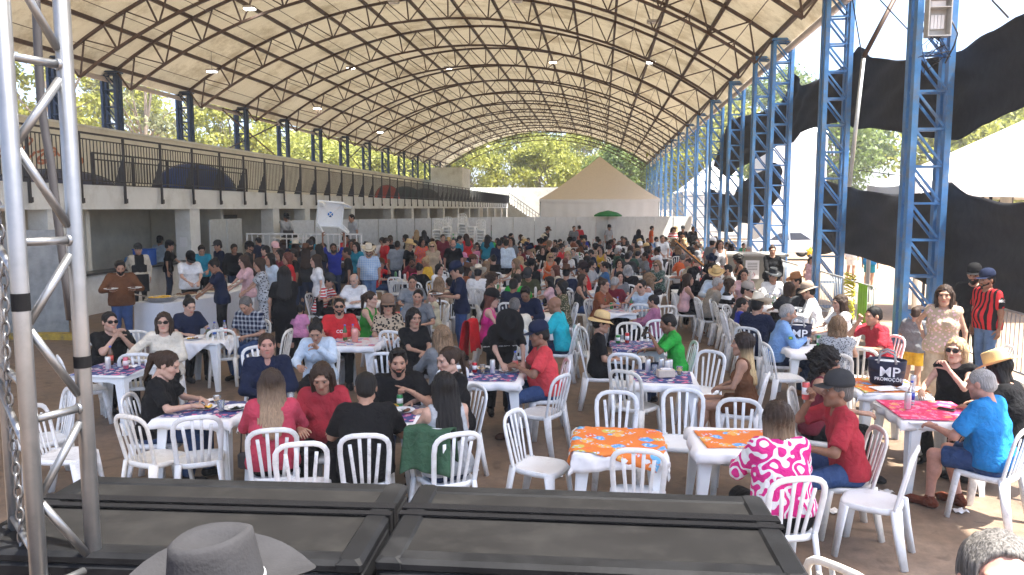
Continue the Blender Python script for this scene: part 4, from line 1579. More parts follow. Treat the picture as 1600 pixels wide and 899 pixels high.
BODIES = {}
def make_body(sp, lod):
    J = skeleton(sp)
    fem = sp.get('fem', False); wt = sp.get('wt', 1.0)
    hb = (.0225, .029, .038)[lod]; hc = (.017, .025, .034)[lod]
    keys = [k for k in J if isinstance(J[k], np.ndarray) and J[k].shape == (3,) and k not in ('side', 'hdL', 'hdR')]
    lo, hi = bounds(J, keys, .17)
    lo[2] = min(lo[2], -.02)
    F = Fld(lo, hi, hb)
    torso(F, J, sp, 0)
    ar = (.040 if fem else .048) * (wt * .4 + .6)
    for n in 'LR':
        F.cap(J['S' + n], J['E' + n], ar, ar * .78, .04)
        F.cap(J['E' + n], J['W' + n], ar * .80, .0245, .02)
        F.cap(J['h' + n], J['K' + n], .082 * (wt * .5 + .5), .056, .05)
        F.cap(J['K' + n], J['A' + n], .055, .036, .03)
        kk = J['K' + n] * .7 + J['A' + n] * .3 + np.array((0, .025, 0))
        F.ell(kk, (.048, .052, .09), .04)
        F.cap(J['A' + n] + np.array((0, .02, -.03)), J['T' + n], .036, .026, .02)
    Hp = J['H']; Nb = J['N']
    F.cap(Nb - np.array((0, 0, .01)), Nb * .25 + Hp * .75 + J['Hm'] @ np.array((0, .02, -.02)), .049 if fem else .057, .044 if fem else .050, .035)
    # neck region above is covered by the head mesh; cut body inside the head
    v, q = F.nets()
    parts = [(v, q, 0)]; cols = [np.ones((len(v), 3))]
    hpz, hc_ = headp(fem, lod)
    M = np.eye(4); M[:3, :3] = J['Hm'] * 1.07; M[:3, 3] = Hp
    for (vv, qq, mi) in hpz:
        parts.append((xf(vv, M), qq, mi))
    cols.append(hc_)
    for n in 'LR':
        hv, hq = hand(J['hk' + n], lod)
        HM, fl = hand_matrix(J, n)
        sc = .93 if fem else 1.0
        parts.append((xf(hv * sc, HM), hq[:, ::-1] if fl else hq, 0)); cols.append(np.ones((len(hv), 3)))
    res = dict(J=J, body=np_mesh("person", parts, [SKIN['tan'], M_eye, M_iris], np.concatenate(cols)))
    # ---- top
    top = sp.get('top', 'tee')
    if top:
        F = Fld(lo, hi, hc)
        e = .017 if top != 'tank' else .011
        torso(F, J, sp, e)
        sxx = (.118 if fem else .108) * .8
        F.cap(J['P'] - J['side'] * sxx, J['P'] + J['side'] * sxx, .10 * wt + .034, None, .04)
        if sp['pose'] != 'sit':
            F.cap(J['P'] - J['side'] * sxx - np.array((0, 0, .09)), J['P'] + J['side'] * sxx - np.array((0, 0, .09)), .102 * wt + .030, None, .03)
        ft = {'tee': .80, 'long': 1.0, 'tank': 0, 'sleeveless': .12, 'jacket': 1.0, 'polo': .85}[top]
        if ft:
            for n in 'LR':
                if top in ('long', 'jacket'):
                    F.cap(J['S' + n], J['E' + n], ar + e + .006, ar * .8 + e + .006, .04)
                    F.cap(J['E' + n], J['W' + n], ar * .8 + e + .006, .024 + e, .02, cut=.97)
                else:
                    F.cap(J['S' + n], J['E' + n], ar + e + .004, ar * .95 + e + .006, .03, cut=ft)
        up_ = Nb - J['C']
        if top == 'tank':
            F.ell(Nb + np.array((0, -.055, .02)), (.085, .09, .13), .015, sub=True)
            F.ell(Nb + np.array((0, .08, .02)), (.08, .07, .10), .015, sub=True)
            for n in 'LR':
                F.ell(J['S' + n] + J['side'] * (.035 if n == 'L' else -.035), (.055, .12, .10), .015, sub=True)
        elif top == 'long' and sp.get('collar'):
            F.cap(Nb - np.array((0, 0, .02)), Nb + np.array((0, -.002, .035)), .072, .062, .01)
            F.cap(Nb - np.array((0, 0, .02)), Nb + (Hp - Nb) * .9, .050, .052, 0) if False else None
            F.ell(Nb + np.array((0, -.09, .03)), (.035, .05, .09), .008, sub=True)
        elif top == 'polo' or sp.get('collar'):
            F.cap(Nb - np.array((0, 0, .02)), Nb + np.array((0, -.002, .028)), .072, .064, .01)
            F.ell(Nb + np.array((0, -.085, .02)), (.03, .05, .08), .008, sub=True)
        else:
            F.ell(Nb + np.array((0, -.035, .035)), (.068, .07, .062), .012, sub=True)
        hem = J['P'][2] - (.055 if sp['pose'] == 'sit' else .10)
        if sp.get('hem'):
            hem = sp['hem']
        F.noise(.0052 if lod == 0 else .0038, 20, 3 + int(sp.get('seed', 0)), (1, 1, .9))
        F.cutz(hem, above=False)
        v, q = F.nets()
        res['top'] = np_mesh("shirt", [(v, q, 0)], [SKIN['tan']])
    # ---- bottom
    bot = sp.get('bot', 'trousers')
    lo2, hi2 = bounds(J, ['P', 'hL', 'hR', 'KL', 'KR', 'AL', 'AR'], .17)
    lo2[2] = -.02
    F = Fld(lo2, hi2, hc)
    e = .013
    P_, side = J['P'], J['side']
    F.cap(P_ - side * .09 - np.array((0, 0, .015)), P_ + side * .09 - np.array((0, 0, .015)), .10 * wt + e, None, .04)
    fr = {'trousers': 1, 'shorts': .82, 'miniskirt': .55, 'skirt': 1}[bot]
    for n in 'LR':
        F.cap(J['h' + n], J['K' + n], .085 * (wt * .5 + .5) + e, (.062 if bot == 'trousers' else .078) + e, .03 if bot != 'miniskirt' else .08, cut=fr if fr < 1 else None)
        if bot == 'trousers':
            F.cap(J['K' + n], J['A' + n], .060 + e, .048 + e, .03, cut=.98)
    if bot in ('skirt',):
        for n in 'LR':
            F.cap(J['K' + n], (J['K' + n] * .35 + J['A' + n] * .65), .08 + e, .10 + e, .12, cut=.98)
    zt = P_[2] + (.07 if sp['pose'] == 'sit' else .09)
    F.cutz(zt, above=True)
    F.noise(.0035, 24, 9, (1, 1, .8))
    v, q = F.nets()
    res['bot'] = np_mesh("trousers", [(v, q, 0)], [SKIN['tan']])
    # ---- shoes
    if lod < 2 or sp['pose'] != 'sit':
        parts = []
        for n in 'LR':
            A_, T_ = J['A' + n], J['T' + n]
            F = Fld(np.minimum(A_, T_) - .1, np.maximum(A_, T_) + .1, (.014, .019, .026)[lod])
            F.cap(A_ + np.array((0, .035, -.042)), T_ + np.array((0, 0, .006)), .043, .036, .02)
            F.cap(A_ + np.array((0, .0, -.03)), A_ + np.array((0, 0, .01)), .044, .042, .03)
            F.cap(T_, T_ + np.array((0, -.035, -.004)), .038, .030, .02)
            F.cutz(.0, above=False)
            v, q = F.nets()
            parts.append((v, q, 0))
        res['shoes'] = [np_mesh("shoe", [p], [SKIN['tan']]) for p in parts]
    # ---- apron / vest slot
    if sp.get('apron'):
        F = Fld(lo, hi, hc)
        torso(F, J, sp, .030)
        Y = F.ax[1][None, :, None]; X = F.ax[0][:, None, None]; Z = F.ax[2][None, None, :]
        F.f = np.maximum(F.f, Y + .03)
        F.f = np.maximum(F.f, np.abs(X) - np.where(Z > J['C'][2], .12, .19))
        v, q = F.nets()
        b = MB(); b.sheet(lambda u, t_: ((u - .5) * .42, P_[1] - .145 - .02 * math.cos((u - .5) * 3) + .012 * math.sin(u * 17), P_[2] + .02 - t_ * .46), 10, 6)
        vv = np.array(b.v); ff = np.array(b.f)
        res['apron'] = np_mesh("apron", [(v, q, 0), (vv, ff, 0)], [SKIN['tan']])
    return res

def get_body(sp, lod):
    key = (lod, repr(sorted((k, str(v)) for k, v in sp.items())))
    if key not in BODIES:
        BODIES[key] = make_body(sp, lod)
    return BODIES[key]

# ---------------------------------------------------------------- headwear (head-local)
def cowboy_parts(curl=.055, wid=.19, ln=.21, crown=.115):
    cr, br = MB(), MB()
    nq = 28
    def crownp(t, q):
        c, s = math.cos(q), math.sin(q)
        # t 0..1 up the side, then to the top
        taper = 1 - .16 * t
        x, y = .082 * c * taper, .103 * s * taper
        z = crown * t
        return x, y, z
    vs, fs = [], []
    rows = 6
    for j in range(rows + 1):
        for k in range(nq):
            x, y, z = crownp(j / rows, 2 * math.pi * k / nq)
            # front pinch
            pin = math.exp(-((y + .085) / .05) ** 2) * (j / rows)
            x *= 1 - .28 * pin
            z *= 1 - .05 * math.cos(2 * math.pi * k / nq * 1) * 0
            vs.append((x, y, z))
    for j in range(rows):
        for k in range(nq):
            k2 = (k + 1) % nq
            fs.append((j * nq + k, j * nq + k2, (j + 1) * nq + k2, (j + 1) * nq + k))
    base = len(vs)
    for f in (.86, .6, .3, .02):
        for k in range(nq):
            x, y, z = vs[rows * nq + k]
            xx, yy = x * f, y * f
            dz = .010 * (1 - abs(f - .86) * 3 if f > .55 else 0) - (1 - f) * .028 * math.exp(-(xx / .035) ** 2)
            vs.append((xx, yy, z + dz))
    for j in range(4):
        a0 = rows * nq if j == 0 else base + (j - 1) * nq
        b0 = base + j * nq
        for k in range(nq):
            k2 = (k + 1) % nq
            fs.append((a0 + k, a0 + k2, b0 + k2, b0 + k))
    cr.add(vs, fs, 0, True)
    def brim(u, v):
        q = 2 * math.pi * u
        c, s = math.cos(q), math.sin(q)
        rx, ry = .078 + v * (wid - .078), .099 + v * (ln - .099)
        x, y = rx * c, ry * s
        z = curl * v ** 1.7 * abs(c) ** 1.4 - .014 * v * abs(s) ** 3
        x *= 1 - .14 * v * abs(c)
        return (x, y, z + .002)
    br.sheet(brim, 36, 6)
    bd = MB(); bd.lathe([(1, .003), (.99, .015)], nq, sx=.0835, sy=.1045)
    return cr, br, bd
HAT = {}
def hat_meshes(kind):
    if kind in HAT:
        return HAT[kind]
    out = []
    if kind in ('cowboy', 'cowboyflat'):
        cr, br, bd = cowboy_parts() if kind == 'cowboy' else cowboy_parts(.02, .17, .175, .10)
        out = [("crown", cr), ("brim", br), ("hat_band", bd)]
    elif kind == 'straw':
        cr = MB(); cr.lathe([(.103, 0), (.100, .05), (.088, .09), (.05, .112), (.001, .115)], 24, sx=.86)
        br = MB()
        def bf(u, v):
            q = 2 * math.pi * u; r = .095 + v * .065
            return (r * .92 * math.cos(q), r * math.sin(q) * 1.03, .004 - .03 * v + .012 * v * math.sin(2 * q + .6))
        br.sheet(bf, 32, 5)
        bd = MB(); bd.lathe([(.1045, .002), (.1035, .024)], 24, sx=.86)
        out = [("crown", cr), ("brim", br), ("hat_band", bd)]
    elif kind in ('cap', 'capback'):
        cr = MB(); cr.lathe([(.103, -.008), (.106, .02), (.098, .058), (.072, .09), (.035, .105), (.001, .108)], 24, sx=.84)
        br = MB()
        def vf(u, v):
            a = R(-62 + 124 * u) - math.pi / 2
            x0, y0 = .086 * math.cos(a), .103 * math.sin(a)
            L = .075 * math.cos(R(-62 + 124 * u) * .9) ** .6
            return (x0 * (1 + .1 * v), y0 - L * v, .0 - .016 * v + .012 * (1 - abs(u - .5) * 2) * v)
        br.sheet(vf, 14, 4)
        bt = MB(); bt.lathe([(.007, 0), (.006, .004), (.001, .006)], 8, c=(0, 0, .107))
        out = [("crown", cr), ("visor", br), ("button", bt)]
    HAT[kind] = [(n, b.mesh(n, SKIN['tan'])) for n, b in out]
    return HAT[kind]
def glasses_mesh():
    b = MB()
    for s in (-1, 1):
        vs = []
        n = 12
        for d in (0, .006):
            for k in range(n):
                q = 2 * math.pi * k / n
                vs.append((s * .033 + .027 * math.copysign(abs(math.cos(q)) ** .7, math.cos(q)), -.104 + d + .010 * abs(s * .033 + .027 * math.cos(q)) / .06, .010 + .020 * math.copysign(abs(math.sin(q)) ** .8, math.sin(q))))
        b.add(vs, [tuple(range(n)), tuple(range(2 * n - 1, n - 1, -1))] + [(k, n + k, n + (k + 1) % n, (k + 1) % n) for k in range(n)])
        b.bar((s * .058, -.09, .018), (s * .083, .01, .012), .004, .007)
    b.bar((-.008, -.106, .016), (.008, -.106, .016), .005, .005)
    return b.mesh("sunglasses", SKIN['tan'])
GL = glasses_mesh()
M_lens = basic("sunglass_lens", (.012, .011, .012), 0.12, spec=.7)

def set_mat(o, m):
    for i, s in enumerate(o.material_slots):
        if i == 0:
            s.link = 'OBJECT'
            s.material = m
    return o

people_log = []
DEFAULT_C = (.02, .02, .022)
def person(x, y, face, sp, label, skin='tan', hairk='short', hairc='black', topc=None, botc=None, shoec=(.02, .018, .018), hat=None, hatc=None,
           bandc=None, glasses=False, beardk=None, lod=None, scale=1.0, group=None, z=0.0, seat=None, apronc=None, extra=None, byhead=False):
    """face: direction the person faces, degrees, 0 = towards the camera, 90 = image right, 180 = away"""
    dist = math.hypot(x, y)
    if lod is None:
        lod = 0 if dist < 11.5 else (1 if dist < 15.5 else 2)
    Bd = get_body(sp, lod)
    # 'towards the camera' along the line of sight
    look = math.atan2(-x, y) if True else 0
    rz = look + R(face)
    J = Bd['J']
    if byhead:
        hp_ = J['H'] * scale
        c0, s0 = math.cos(rz), math.sin(rz)
        x, y = x - (c0 * hp_[0] - s0 * hp_[1]), y - (s0 * hp_[0] + c0 * hp_[1])
    o = link("person", Bd['body'], loc=(x, y, z), rz=rz, label=label, cat="person", group=group)
    o.scale = (scale,) * 3
    sk = SKIN[skin]
    set_mat(o, sk)
    if 'top' in Bd:
        c = link({'jacket': "jacket", 'tank': "tank_top"}.get(sp.get('top', 'tee'), "shirt"), Bd['top'], o)
        set_mat(c, topc or cloth(DEFAULT_C))
    c = link({'trousers': 'trousers', 'shorts': 'shorts', 'miniskirt': 'shorts', 'skirt': 'skirt'}[sp.get('bot', 'trousers')], Bd['bot'], o); set_mat(c, botc or cloth((.03, .045, .10)))
    if 'shoes' in Bd:
        for me in Bd['shoes']:
            set_mat(link("shoe", me, o), cloth(shoec))
    if 'apron' in Bd:
        set_mat(link("apron", Bd['apron'], o), cloth(apronc or (.015, .015, .016)))
    HM = np.eye(4); HM[:3, :3] = J['Hm'] * 1.07; HM[:3, 3] = J['H']
    HM = Matrix([list(r) for r in HM])
    if hairk:
        hh = link("hair", hair(hairk, lod), o, M=HM); set_mat(hh, HAIRM[hairc])
    if beardk:
        bb = link("beard", beard(beardk, min(lod, 1)), o, M=HM); set_mat(bb, HAIRM['black' if hairc not in ('grey', 'dgrey') else hairc])
    if glasses:
        g = link("sunglasses", GL, o, M=HM); set_mat(g, M_lens)
    if hat:
        tilt = Matrix.Translation((0, .012, .062)) @ Matrix.Rotation(R(5), 4, 'X')
        for n, me in hat_meshes(hat):
            sc_ = 1.13 if hairk in ('long', 'longback', 'bob', 'pony', 'curly') else 1.1
            c = link(n, me, o, M=HM @ tilt @ Matrix.Scale(sc_, 4))
            fc = (bandc or tuple(v * .5 for v in (hatc or (.03, .03, .03)))) if n == 'hat_band' else (hatc or (.03, .03, .03))
            set_mat(c, basic('felt_%.3f_%.3f_%.3f' % tuple(fc), fc, .9, var=.12, scale=14, bump=.15, bscale=120, spec=.15))
    people_log.append((x, y))
    if seat is not None:
        # chair under the person
        ch = chair(x + 0.0, y, rz, seat, "white plastic chairs with someone sitting on them")
        if scale < .98:
            o.location.z = .44 * (1 - scale)
    return o, rz, J

def local(o, rz, p, scale=1.0):
    """local point of a person -> world"""
    c, s = math.cos(rz), math.sin(rz)
    return Vector((o.location.x + scale * (c * p[0] - s * p[1]), o.location.y + scale * (s * p[0] + c * p[1]), o.location.z + scale * p[2]))
# ================================================================ WHO SITS AND STANDS WHERE
C_ = dict(k=(.008, .008, .009), n=(.010, .016, .042), w=(.72, .73, .74), cream=(.62, .57, .47), g=(.17, .18, .19), dg=(.035, .037, .04), lg=(.38, .40, .42),
          r=(.50, .025, .03), coral=(.62, .06, .07), cyan=(.02, .42, .50), teal=(.02, .22, .32), blue=(.02, .20, .50), lb=(.20, .35, .62), pale=(.52, .62, .72),
          green=(.03, .35, .05), dgreen=(.03, .075, .05), olive=(.06, .065, .03), brown=(.13, .055, .025), maroon=(.14, .018, .03), pink=(.62, .25, .42), lpink=(.66, .42, .44),
          mag=(.6, .03, .22), beige=(.42, .33, .23), yel=(.65, .4, .04), pyel=(.62, .56, .38), orange=(.62, .13, .04), roy=(.02, .035, .28), rust=(.22, .07, .03),
          jean=(.035, .07, .17), djean=(.018, .03, .065), ljean=(.10, .17, .30), red2=(.36, .03, .045), pinkred=(.42, .05, .085), purple=(.2, .05, .25), straw=(.58, .42, .2), bhat=(.10, .05, .03))
def CC(c):
    if isinstance(c, str):
        return cloth(C_[c])
    if c and isinstance(c[0], str):
        a = list(c)
        return cloth(C_[a[0]], a[1], C_[a[2]], a[3] if len(a) > 3 else 1.0)
    return cloth(c)
SPK = {'lean', 'hp', 'hy', 'hr', 'hL', 'hR', 'top', 'bot', 'legs', 'fem', 'wt', 'twist', 'walk', 'collar', 'apron', 'hem', 'roll'}
manual = []
def put(pose, px, py, face, label, tc='k', bc='djean', z=0.0, chairlab=None, nochair=False, **kw):
    sp = {k: v for k, v in kw.items() if k in SPK}
    sp['pose'] = pose
    pk = {k: v for k, v in kw.items() if k not in SPK}
    sc = pk.get('scale', 1.0)
    J = skeleton(sp)
    p = P(px, py, z + J['H'][2] * sc)
    if 'hatc' in pk and isinstance(pk['hatc'], str):
        pk['hatc'] = C_[pk['hatc']]
    if 'bandc' in pk and isinstance(pk['bandc'], str):
        pk['bandc'] = C_[pk['bandc']]
    seat = None
    if pose == 'sit' and not nochair:
        seat = chairlab or " ".join(("white plastic chair under the " + label).split()[:16])
    r = person(p.x, p.y, face, sp, label, topc=CC(tc), botc=CC(bc), byhead=True, z=z, seat=seat, **pk)
    manual.append((px, py))
    return r
def S(*a, **k): return put('sit', *a, **k)
def T(*a, **k): return put('stand', *a, **k)
F_ = dict(fem=True)

def chest_text(res, body, size, mat, up=.06, sx=1.0, off=.135, name="lettering"):
    o, rz, J = res
    n = J['N'] - J['C']; n = n / np.linalg.norm(n)
    fw = np.cross(n, J['side']); fw /= np.linalg.norm(fw)
    if fw[1] > 0:
        fw = -fw
    c = J['C'] + n * up + fw * off
    M = Matrix.Identity(4)
    s_ = J['side']
    for i in range(3):
        M[i][0] = s_[i]; M[i][1] = n[i]; M[i][2] = fw[i]; M[i][3] = c[i]
    return text(body, size, mat, o, M, name=name, sx=sx, ext=.002)

# ---- front tables
girl = S(262, 570, 72, "young woman in black T-shirt with brown ponytail eating from a plate", 'k', 'jean', skin='light', hairk='pony', hairc='brown', top='tee', hL='fork', hR='fork', hp=26, lean=10, wt=1.12, **F_)
S(417, 540, 2, "man in black shirt staring straight at the camera between two women", 'n', 'k', skin='rosy', hairk='short', hairc='brown', top='long', collar=True, lean=4, hp=2, hL='lap', hR='lap')
S(503, 590, -8, "woman in red sweater with long dark hair looking down at her food", 'red2', 'k', skin='tan', hairk='long', hairc='brown', top='long', lean=14, hp=26, wt=1.15, **F_)
S(424, 600, 178, "woman in pink red sweater seen from behind with streaked blond brown hair", 'pinkred', 'k', skin='light', hairk='longback', hairc='omb2', top='long', lean=8, **F_)
S(572, 606, 176, "man in black T-shirt with short black hair seen from behind", 'k', 'k', skin='tan', hairk='short', top='tee', lean=14, wt=1.2, hp=12)
S(622, 566, 4, "bearded man in black T-shirt pointing while holding out his phone", 'k', 'djean', skin='tan', hairk='quiff', beardk='short', top='tee', hR='table', hL='point', lean=16, wt=1.25, hp=8)
S(693, 606, 200, "woman with long wavy black hair seen from behind beside the green jacket", 'lg', 'djean', skin='light', hairk='longback', hairc='black', top='tank', lean=8, hp=10, **F_)
S(700, 563, -62, "woman with brown ponytail and black top facing left at the front table", 'k', 'k', skin='light', hairk='pony', hairc='brown', top='tee', lean=8, hp=12, hL='table', hR='table', **F_)
S(690, 526, 205, "woman with streaked blond hair in grey cardigan turned away from the camera", 'g', 'k', skin='light', hairk='longback', hairc='ombre', top='long', **F_)
S(842, 524, -82, "heavy man in coral T-shirt and navy cap sitting sideways in jeans", 'coral', 'jean', skin='brown', hairk='buzz', hat='cap', hatc='n', top='tee', wt=1.3, lean=10, hp=10, hL='eat', hR='eat', legs='wide', shoec=(.06, .03, .02))
bk = T(795, 512, 12, "woman in black hat and T-shirt printed BROOKLYN bending over the table", 'k', 'k', skin='light', hairk='pony', hat='cowboyflat', hatc='k', top='tee', lean=64, hp=56, hL=((.14, -.78, .80),), hR=((-.12, -.78, .80),), **F_)
chest_text(bk, "BROOKLYN", .095, M_txt_w, up=-.10, sx=1.0, off=.150)
S(866, 477, -102, "bald man in bright turquoise polo shirt facing left", 'cyan', 'djean', skin='brown', hairk=None, top='polo', lean=12, hp=14, wt=1.1)
S(821, 459, -12, "man in dark navy long sleeve shirt looking down at the table", 'n', 'djean', skin='brown', hairk='quiff', top='long', lean=14, hp=34, wt=1.15)
S(804, 478, 180, "man in cream shirt with thinning grey hair seen from behind", 'cream', 'k', skin='tan', hairk='buzz', hairc='dgrey', top='long', lean=10)
S(803, 446, 160, "man in dark denim jacket with black hair turned away near the cream shirt", 'n', 'k', skin='brown', top='long', lean=8)
S(825, 430, -10, "man in olive T-shirt and grey cap looking down", 'olive', 'djean', skin='tan', hat='cap', hatc='dg', top='tee', hp=30, lean=10)
S(769, 468, 82, "woman in black cap and magenta top with very long dark red hair", 'mag', 'k', skin='light', hairk='longback', hairc='auburn', hat='cap', hatc='k', top='tank', lean=8, **F_)
S(940, 509, 92, "boy in black T-shirt and straw hat facing right", 'k', 'k', skin='tan', hat='straw', hatc='straw', bandc='brown', top='tee', hL='lap', hR='lap', scale=.94)
gb = S(1043, 508, -78, "boy in bright green polo shirt looking at a phone", 'green', 'djean', skin='brown', top='polo', hairk='short', hp=20, lean=12, hL='phone', hR='table', scale=.95)
S(1160, 538, -98, "woman in brown top and shorts with very long dark to blond hair", 'brown', 'brown', skin='tan', hairk='longback', hairc='omb', top='tank', bot='miniskirt', hL='lap', hR='lap', lean=4, hp=2, shoec=(.5, .4, .3), **F_)
bs = S(1232, 490, 96, "grey haired man in pale blue long sleeve shirt with a small flag patch", 'lb', 'djean', skin='tan', hairk='short', hairc='grey', top='long', collar=True, wt=1.2, lean=14, hp=12, hL='eat', hR='eat', shoec=(.25, .10, .03))
S(1184, 478, 155, "man in navy shirt and wide white cowboy hat seen from behind", 'n', 'djean', skin='tan', hat='cowboy', hatc='cream', bandc='k', top='long', wt=1.15, lean=10, hp=10)
S(1160, 482, 95, "child in royal blue shirt sitting beside the white cowboy hat", 'roy', 'k', skin='tan', top='tee', scale=.85)
S(1292, 566, 84, "woman with big curly black ponytail and sunglasses facing right", 'maroon', 'k', skin='tan', hairk='curly', hairc='black', glasses=True, top='tank', lean=8, hL='lap', **F_)
S(1214, 655, 206, "woman in magenta blouse with white leaf pattern seen from behind", ('mag', 'swirl', 'w', 2.6), 'k', skin='light', hairk='bob', hairc='omb2', top='long', hem=.56, wt=1.25, lean=12, hp=8, **F_)
rp = S(1308, 612, -72, "man in dark cap and crimson polo shirt drinking from a can", 'red2', 'jean', skin='brown', hairk='buzz', hairc='dgrey', hat='cap', hatc='dg', top='polo', wt=1.1, lean=12, hp=-2, hR='mouth', hL='table', legs='wide')
S(1532, 600, -112, "man in bright blue polo shirt and denim shorts with short grey hair", 'blue', 'jean', skin='rosy', hairk='buzz', hairc='grey', top='polo', bot='shorts', wt=1.15, lean=12, hp=16, hL='table', hR='lap', shoec=(.12, .035, .02))
S(1494, 548, -22, "blond woman in black sleeveless top and dark sunglasses with hand at chin", 'k', 'k', skin='light', hairk='bob', hairc='blond', glasses=True, top='sleeveless', hL='chin', hR='table', lean=8, hp=0, wt=1.1, **F_)
S(1560, 578, -105, "person in black with a pale straw hat bending towards the table", 'k', 'k', skin='tan', hairk='bob', hat='cowboyflat', hatc='straw', top='tee', lean=22, hp=22, **F_)
T(1476, 462, -4, "woman standing in a ruffled light brown dress with long wavy brown hair", ('beige', 'print', 'lpink', 1.2), 'beige', skin='tan', hairk='long', hairc='brown', top='sleeveless', bot='skirt', hem=.86, hL='down', hR='hip', hp=4, **F_)
T(1522, 430, -8, "bearded man standing in black T-shirt and black cap behind the football shirt", 'k', 'k', skin='tan', hairk='short', beardk='full', hat='cap', hatc='k', top='tee', hL='down', hR='down', scale=1.03)
jm = T(1542, 438, -48, "man standing in red and black striped football shirt and navy cap", ('r', 'vstripe', 'k', 13), 'ljean', skin='brown', hairk='buzz', beardk='short', hat='cap', hatc='n', top='tee', wt=1.2, hL='down', hR='down', hp=4)
T(1432, 490, 158, "boy standing in grey T-shirt and yellow shorts seen from behind", 'g', 'yel', skin='tan', hairk='short', hairc='brown', top='tee', bot='shorts', scale=.74)
S(1364, 494, -58, "man in crimson polo and glasses resting his mouth on his hand", ('red2'), 'k', skin='tan', top='polo', hR='mouth', hL='table', lean=14, wt=1.15)
S(1309, 510, 178, "woman with short light brown hair and grey patterned blouse seen from behind", ('lg', 'print', 'dg', 2.5), 'k', skin='light', hairk='bob', hairc='ombre', top='sleeveless', **F_)
S(1262, 456, -88, "man in white shirt and beige sun hat lit by the sun", 'w', 'ljean', skin='tan', hat='straw', hatc=(.30, .24, .19), top='long', lean=16, hp=14, wt=1.15)
S(1232, 452, -150, "woman with tied brown hair and dark blouse facing away beside the sun hat", 'dg', 'k', skin='tan', hairk='bob', hairc='brown', top='tee', **F_)
S(1168, 455, 72, "older man in grey cap and charcoal T-shirt with glasses facing right", 'dg', 'k', skin='tan', hairk='buzz', hat='cap', hatc=(.3, .27, .24), top='tee', lean=16, glasses=True, wt=1.15)
S(1141, 446, 84, "woman with brown bob and black and white striped top", ('k', 'hstripe', 'w', 6), 'k', skin='light', hairk='bob', hairc='brown', top='tee', lean=12, **F_)
S(1122, 444, 110, "person in beige grey shirt leaning over the table", (.3, .27, .23), 'k', skin='tan', hairk='buzz', hairc='grey', top='long', lean=18, hp=20)
S(1163, 430, -6, "smiling woman in glasses with tied dark hair and pink blouse", 'lpink', 'k', skin='tan', hairk='bun', top='tee', **F_)
S(1208, 432, 28, "man in white shirt with flat black cowboy hat", 'w', 'k', skin='tan', hat='cowboyflat', hatc='dg', bandc='lg', top='long', lean=6)
S(1243, 440, -60, "person in dark clothes under a tan brown cowboy hat", 'k', 'k', skin='tan', hat='cowboyflat', hatc=(.30, .14, .06), top='long')
S(1312, 474, -62, "woman with long dark wavy hair and white blouse beside the barrier", 'w', 'k', skin='light', hairk='long', hairc='brown', top='tee', **F_)
T(1207, 392, 8, "woman in long sleeved black standing at the grey counter", 'k', 'k', skin='tan', hairk='bun', hairc='brown', top='long', hL='down', hR='serve', **F_)

# ---- left front
nk = S(172, 503, 22, "man in black T-shirt and sunglasses with hands clasped at his chin", 'k', 'k', skin='light', hairk='short', glasses=True, top='tee', hL='chin', hR='chin', lean=10, wt=1.15, hp=2)
S(256, 504, -8, "woman with long dark hair and sunglasses in a white blouse", 'cream', 'k', skin='light', hairk='long', hairc='brown', glasses=True, top='long', hR=((-.42, -.30, .80), 'relax'), hL='lap', lean=2, hp=0, roll=5, **F_)
S(296, 478, 24, "woman in navy T-shirt with tied dark hair behind the bottles", 'n', 'k', skin='light', hairk='bun', top='tee', hp=24, lean=12, wt=1.15, **F_)
S(384, 477, -35, "man in navy and white checked shirt looking down", ('n', 'plaid', 'lg', 14), 'jean', skin='tan', hairk='short', hairc='dgrey', top='tee', hp=36, lean=8, hL='lap', hR='lap')
brn = T(188, 418, 4, "bearded man standing in brown sweater and jeans carrying two plates", 'brown', 'jean', skin='tan', hairk='quiff', beardk='full', top='long', hL='plate', hR='plate', hp=26, wt=1.15)
T(216, 391, 8, "cook in cream shirt and long black apron with grey cap", 'cream', 'k', skin='light', hat='cap', hatc='dg', top='long', hairk='buzz', hairc='grey', apron=True, hL='down', hR='back', hp=2)
T(265, 385, 82, "man in black T-shirt and black cap facing right behind the counter", 'k', 'djean', skin='tan', hat='cap', hatc='k', top='tee', hL='serve', hR='down')
T(250, 377, 150, "man in pale blue shirt and dark cap with his back turned in the bay", 'pale', 'djean', skin='tan', hat='cap', hatc='k', top='long')
T(297, 404, 14, "man in white T-shirt and black cap serving food at the buffet", 'w', 'k', skin='light', hat='cap', hatc='k', top='tee', hL='serve', hR='serve', hp=42, lean=8, wt=1.1)
T(315, 391, 6, "man in teal T-shirt looking down at the buffet", 'teal', 'k', skin='tan', hairk='quiff', top='tee', hL='serve', hR='serve', hp=34, wt=1.1)
T(334, 416, -82, "woman in navy T-shirt with grey jacket tied round her waist at the buffet", 'n', 'k', skin='brown', hairk='bun', top='tee', hL='serve', hR='serve', hp=26, lean=8, wt=1.1, **F_)
T(366, 389, 18, "man in black jacket over grey T-shirt queueing for food", 'k', 'djean', skin='brown', hairk='short', top='jacket', hp=20, hL='serve')
T(390, 387, 74, "man in dark grey shirt and black cap turned to the right", 'dg', 'k', skin='tan', hat='cap', hatc='k', beardk='short', top='tee')
T(381, 409, -72, "woman in pale pink T-shirt and white shorts with long brown hair", 'lpink', 'w', skin='light', hairk='long', hairc='brown', top='tee', bot='shorts', hL='serve', hR='serve', hp=18, **F_)
T(405, 414, -84, "woman in black and white patterned dress with brown hair", ('lg', 'print', 'k', 1.2), ('lg', 'print', 'k', 1.2), skin='tan', hairk='bob', hairc='brown', top='tee', bot='skirt', hem=.86, hL='serve', hR='serve', hp=14, **F_)
T(421, 405, -58, "woman with long black hair in light blue denim shirt", 'pale', 'k', skin='tan', hairk='long', top='long', **F_)
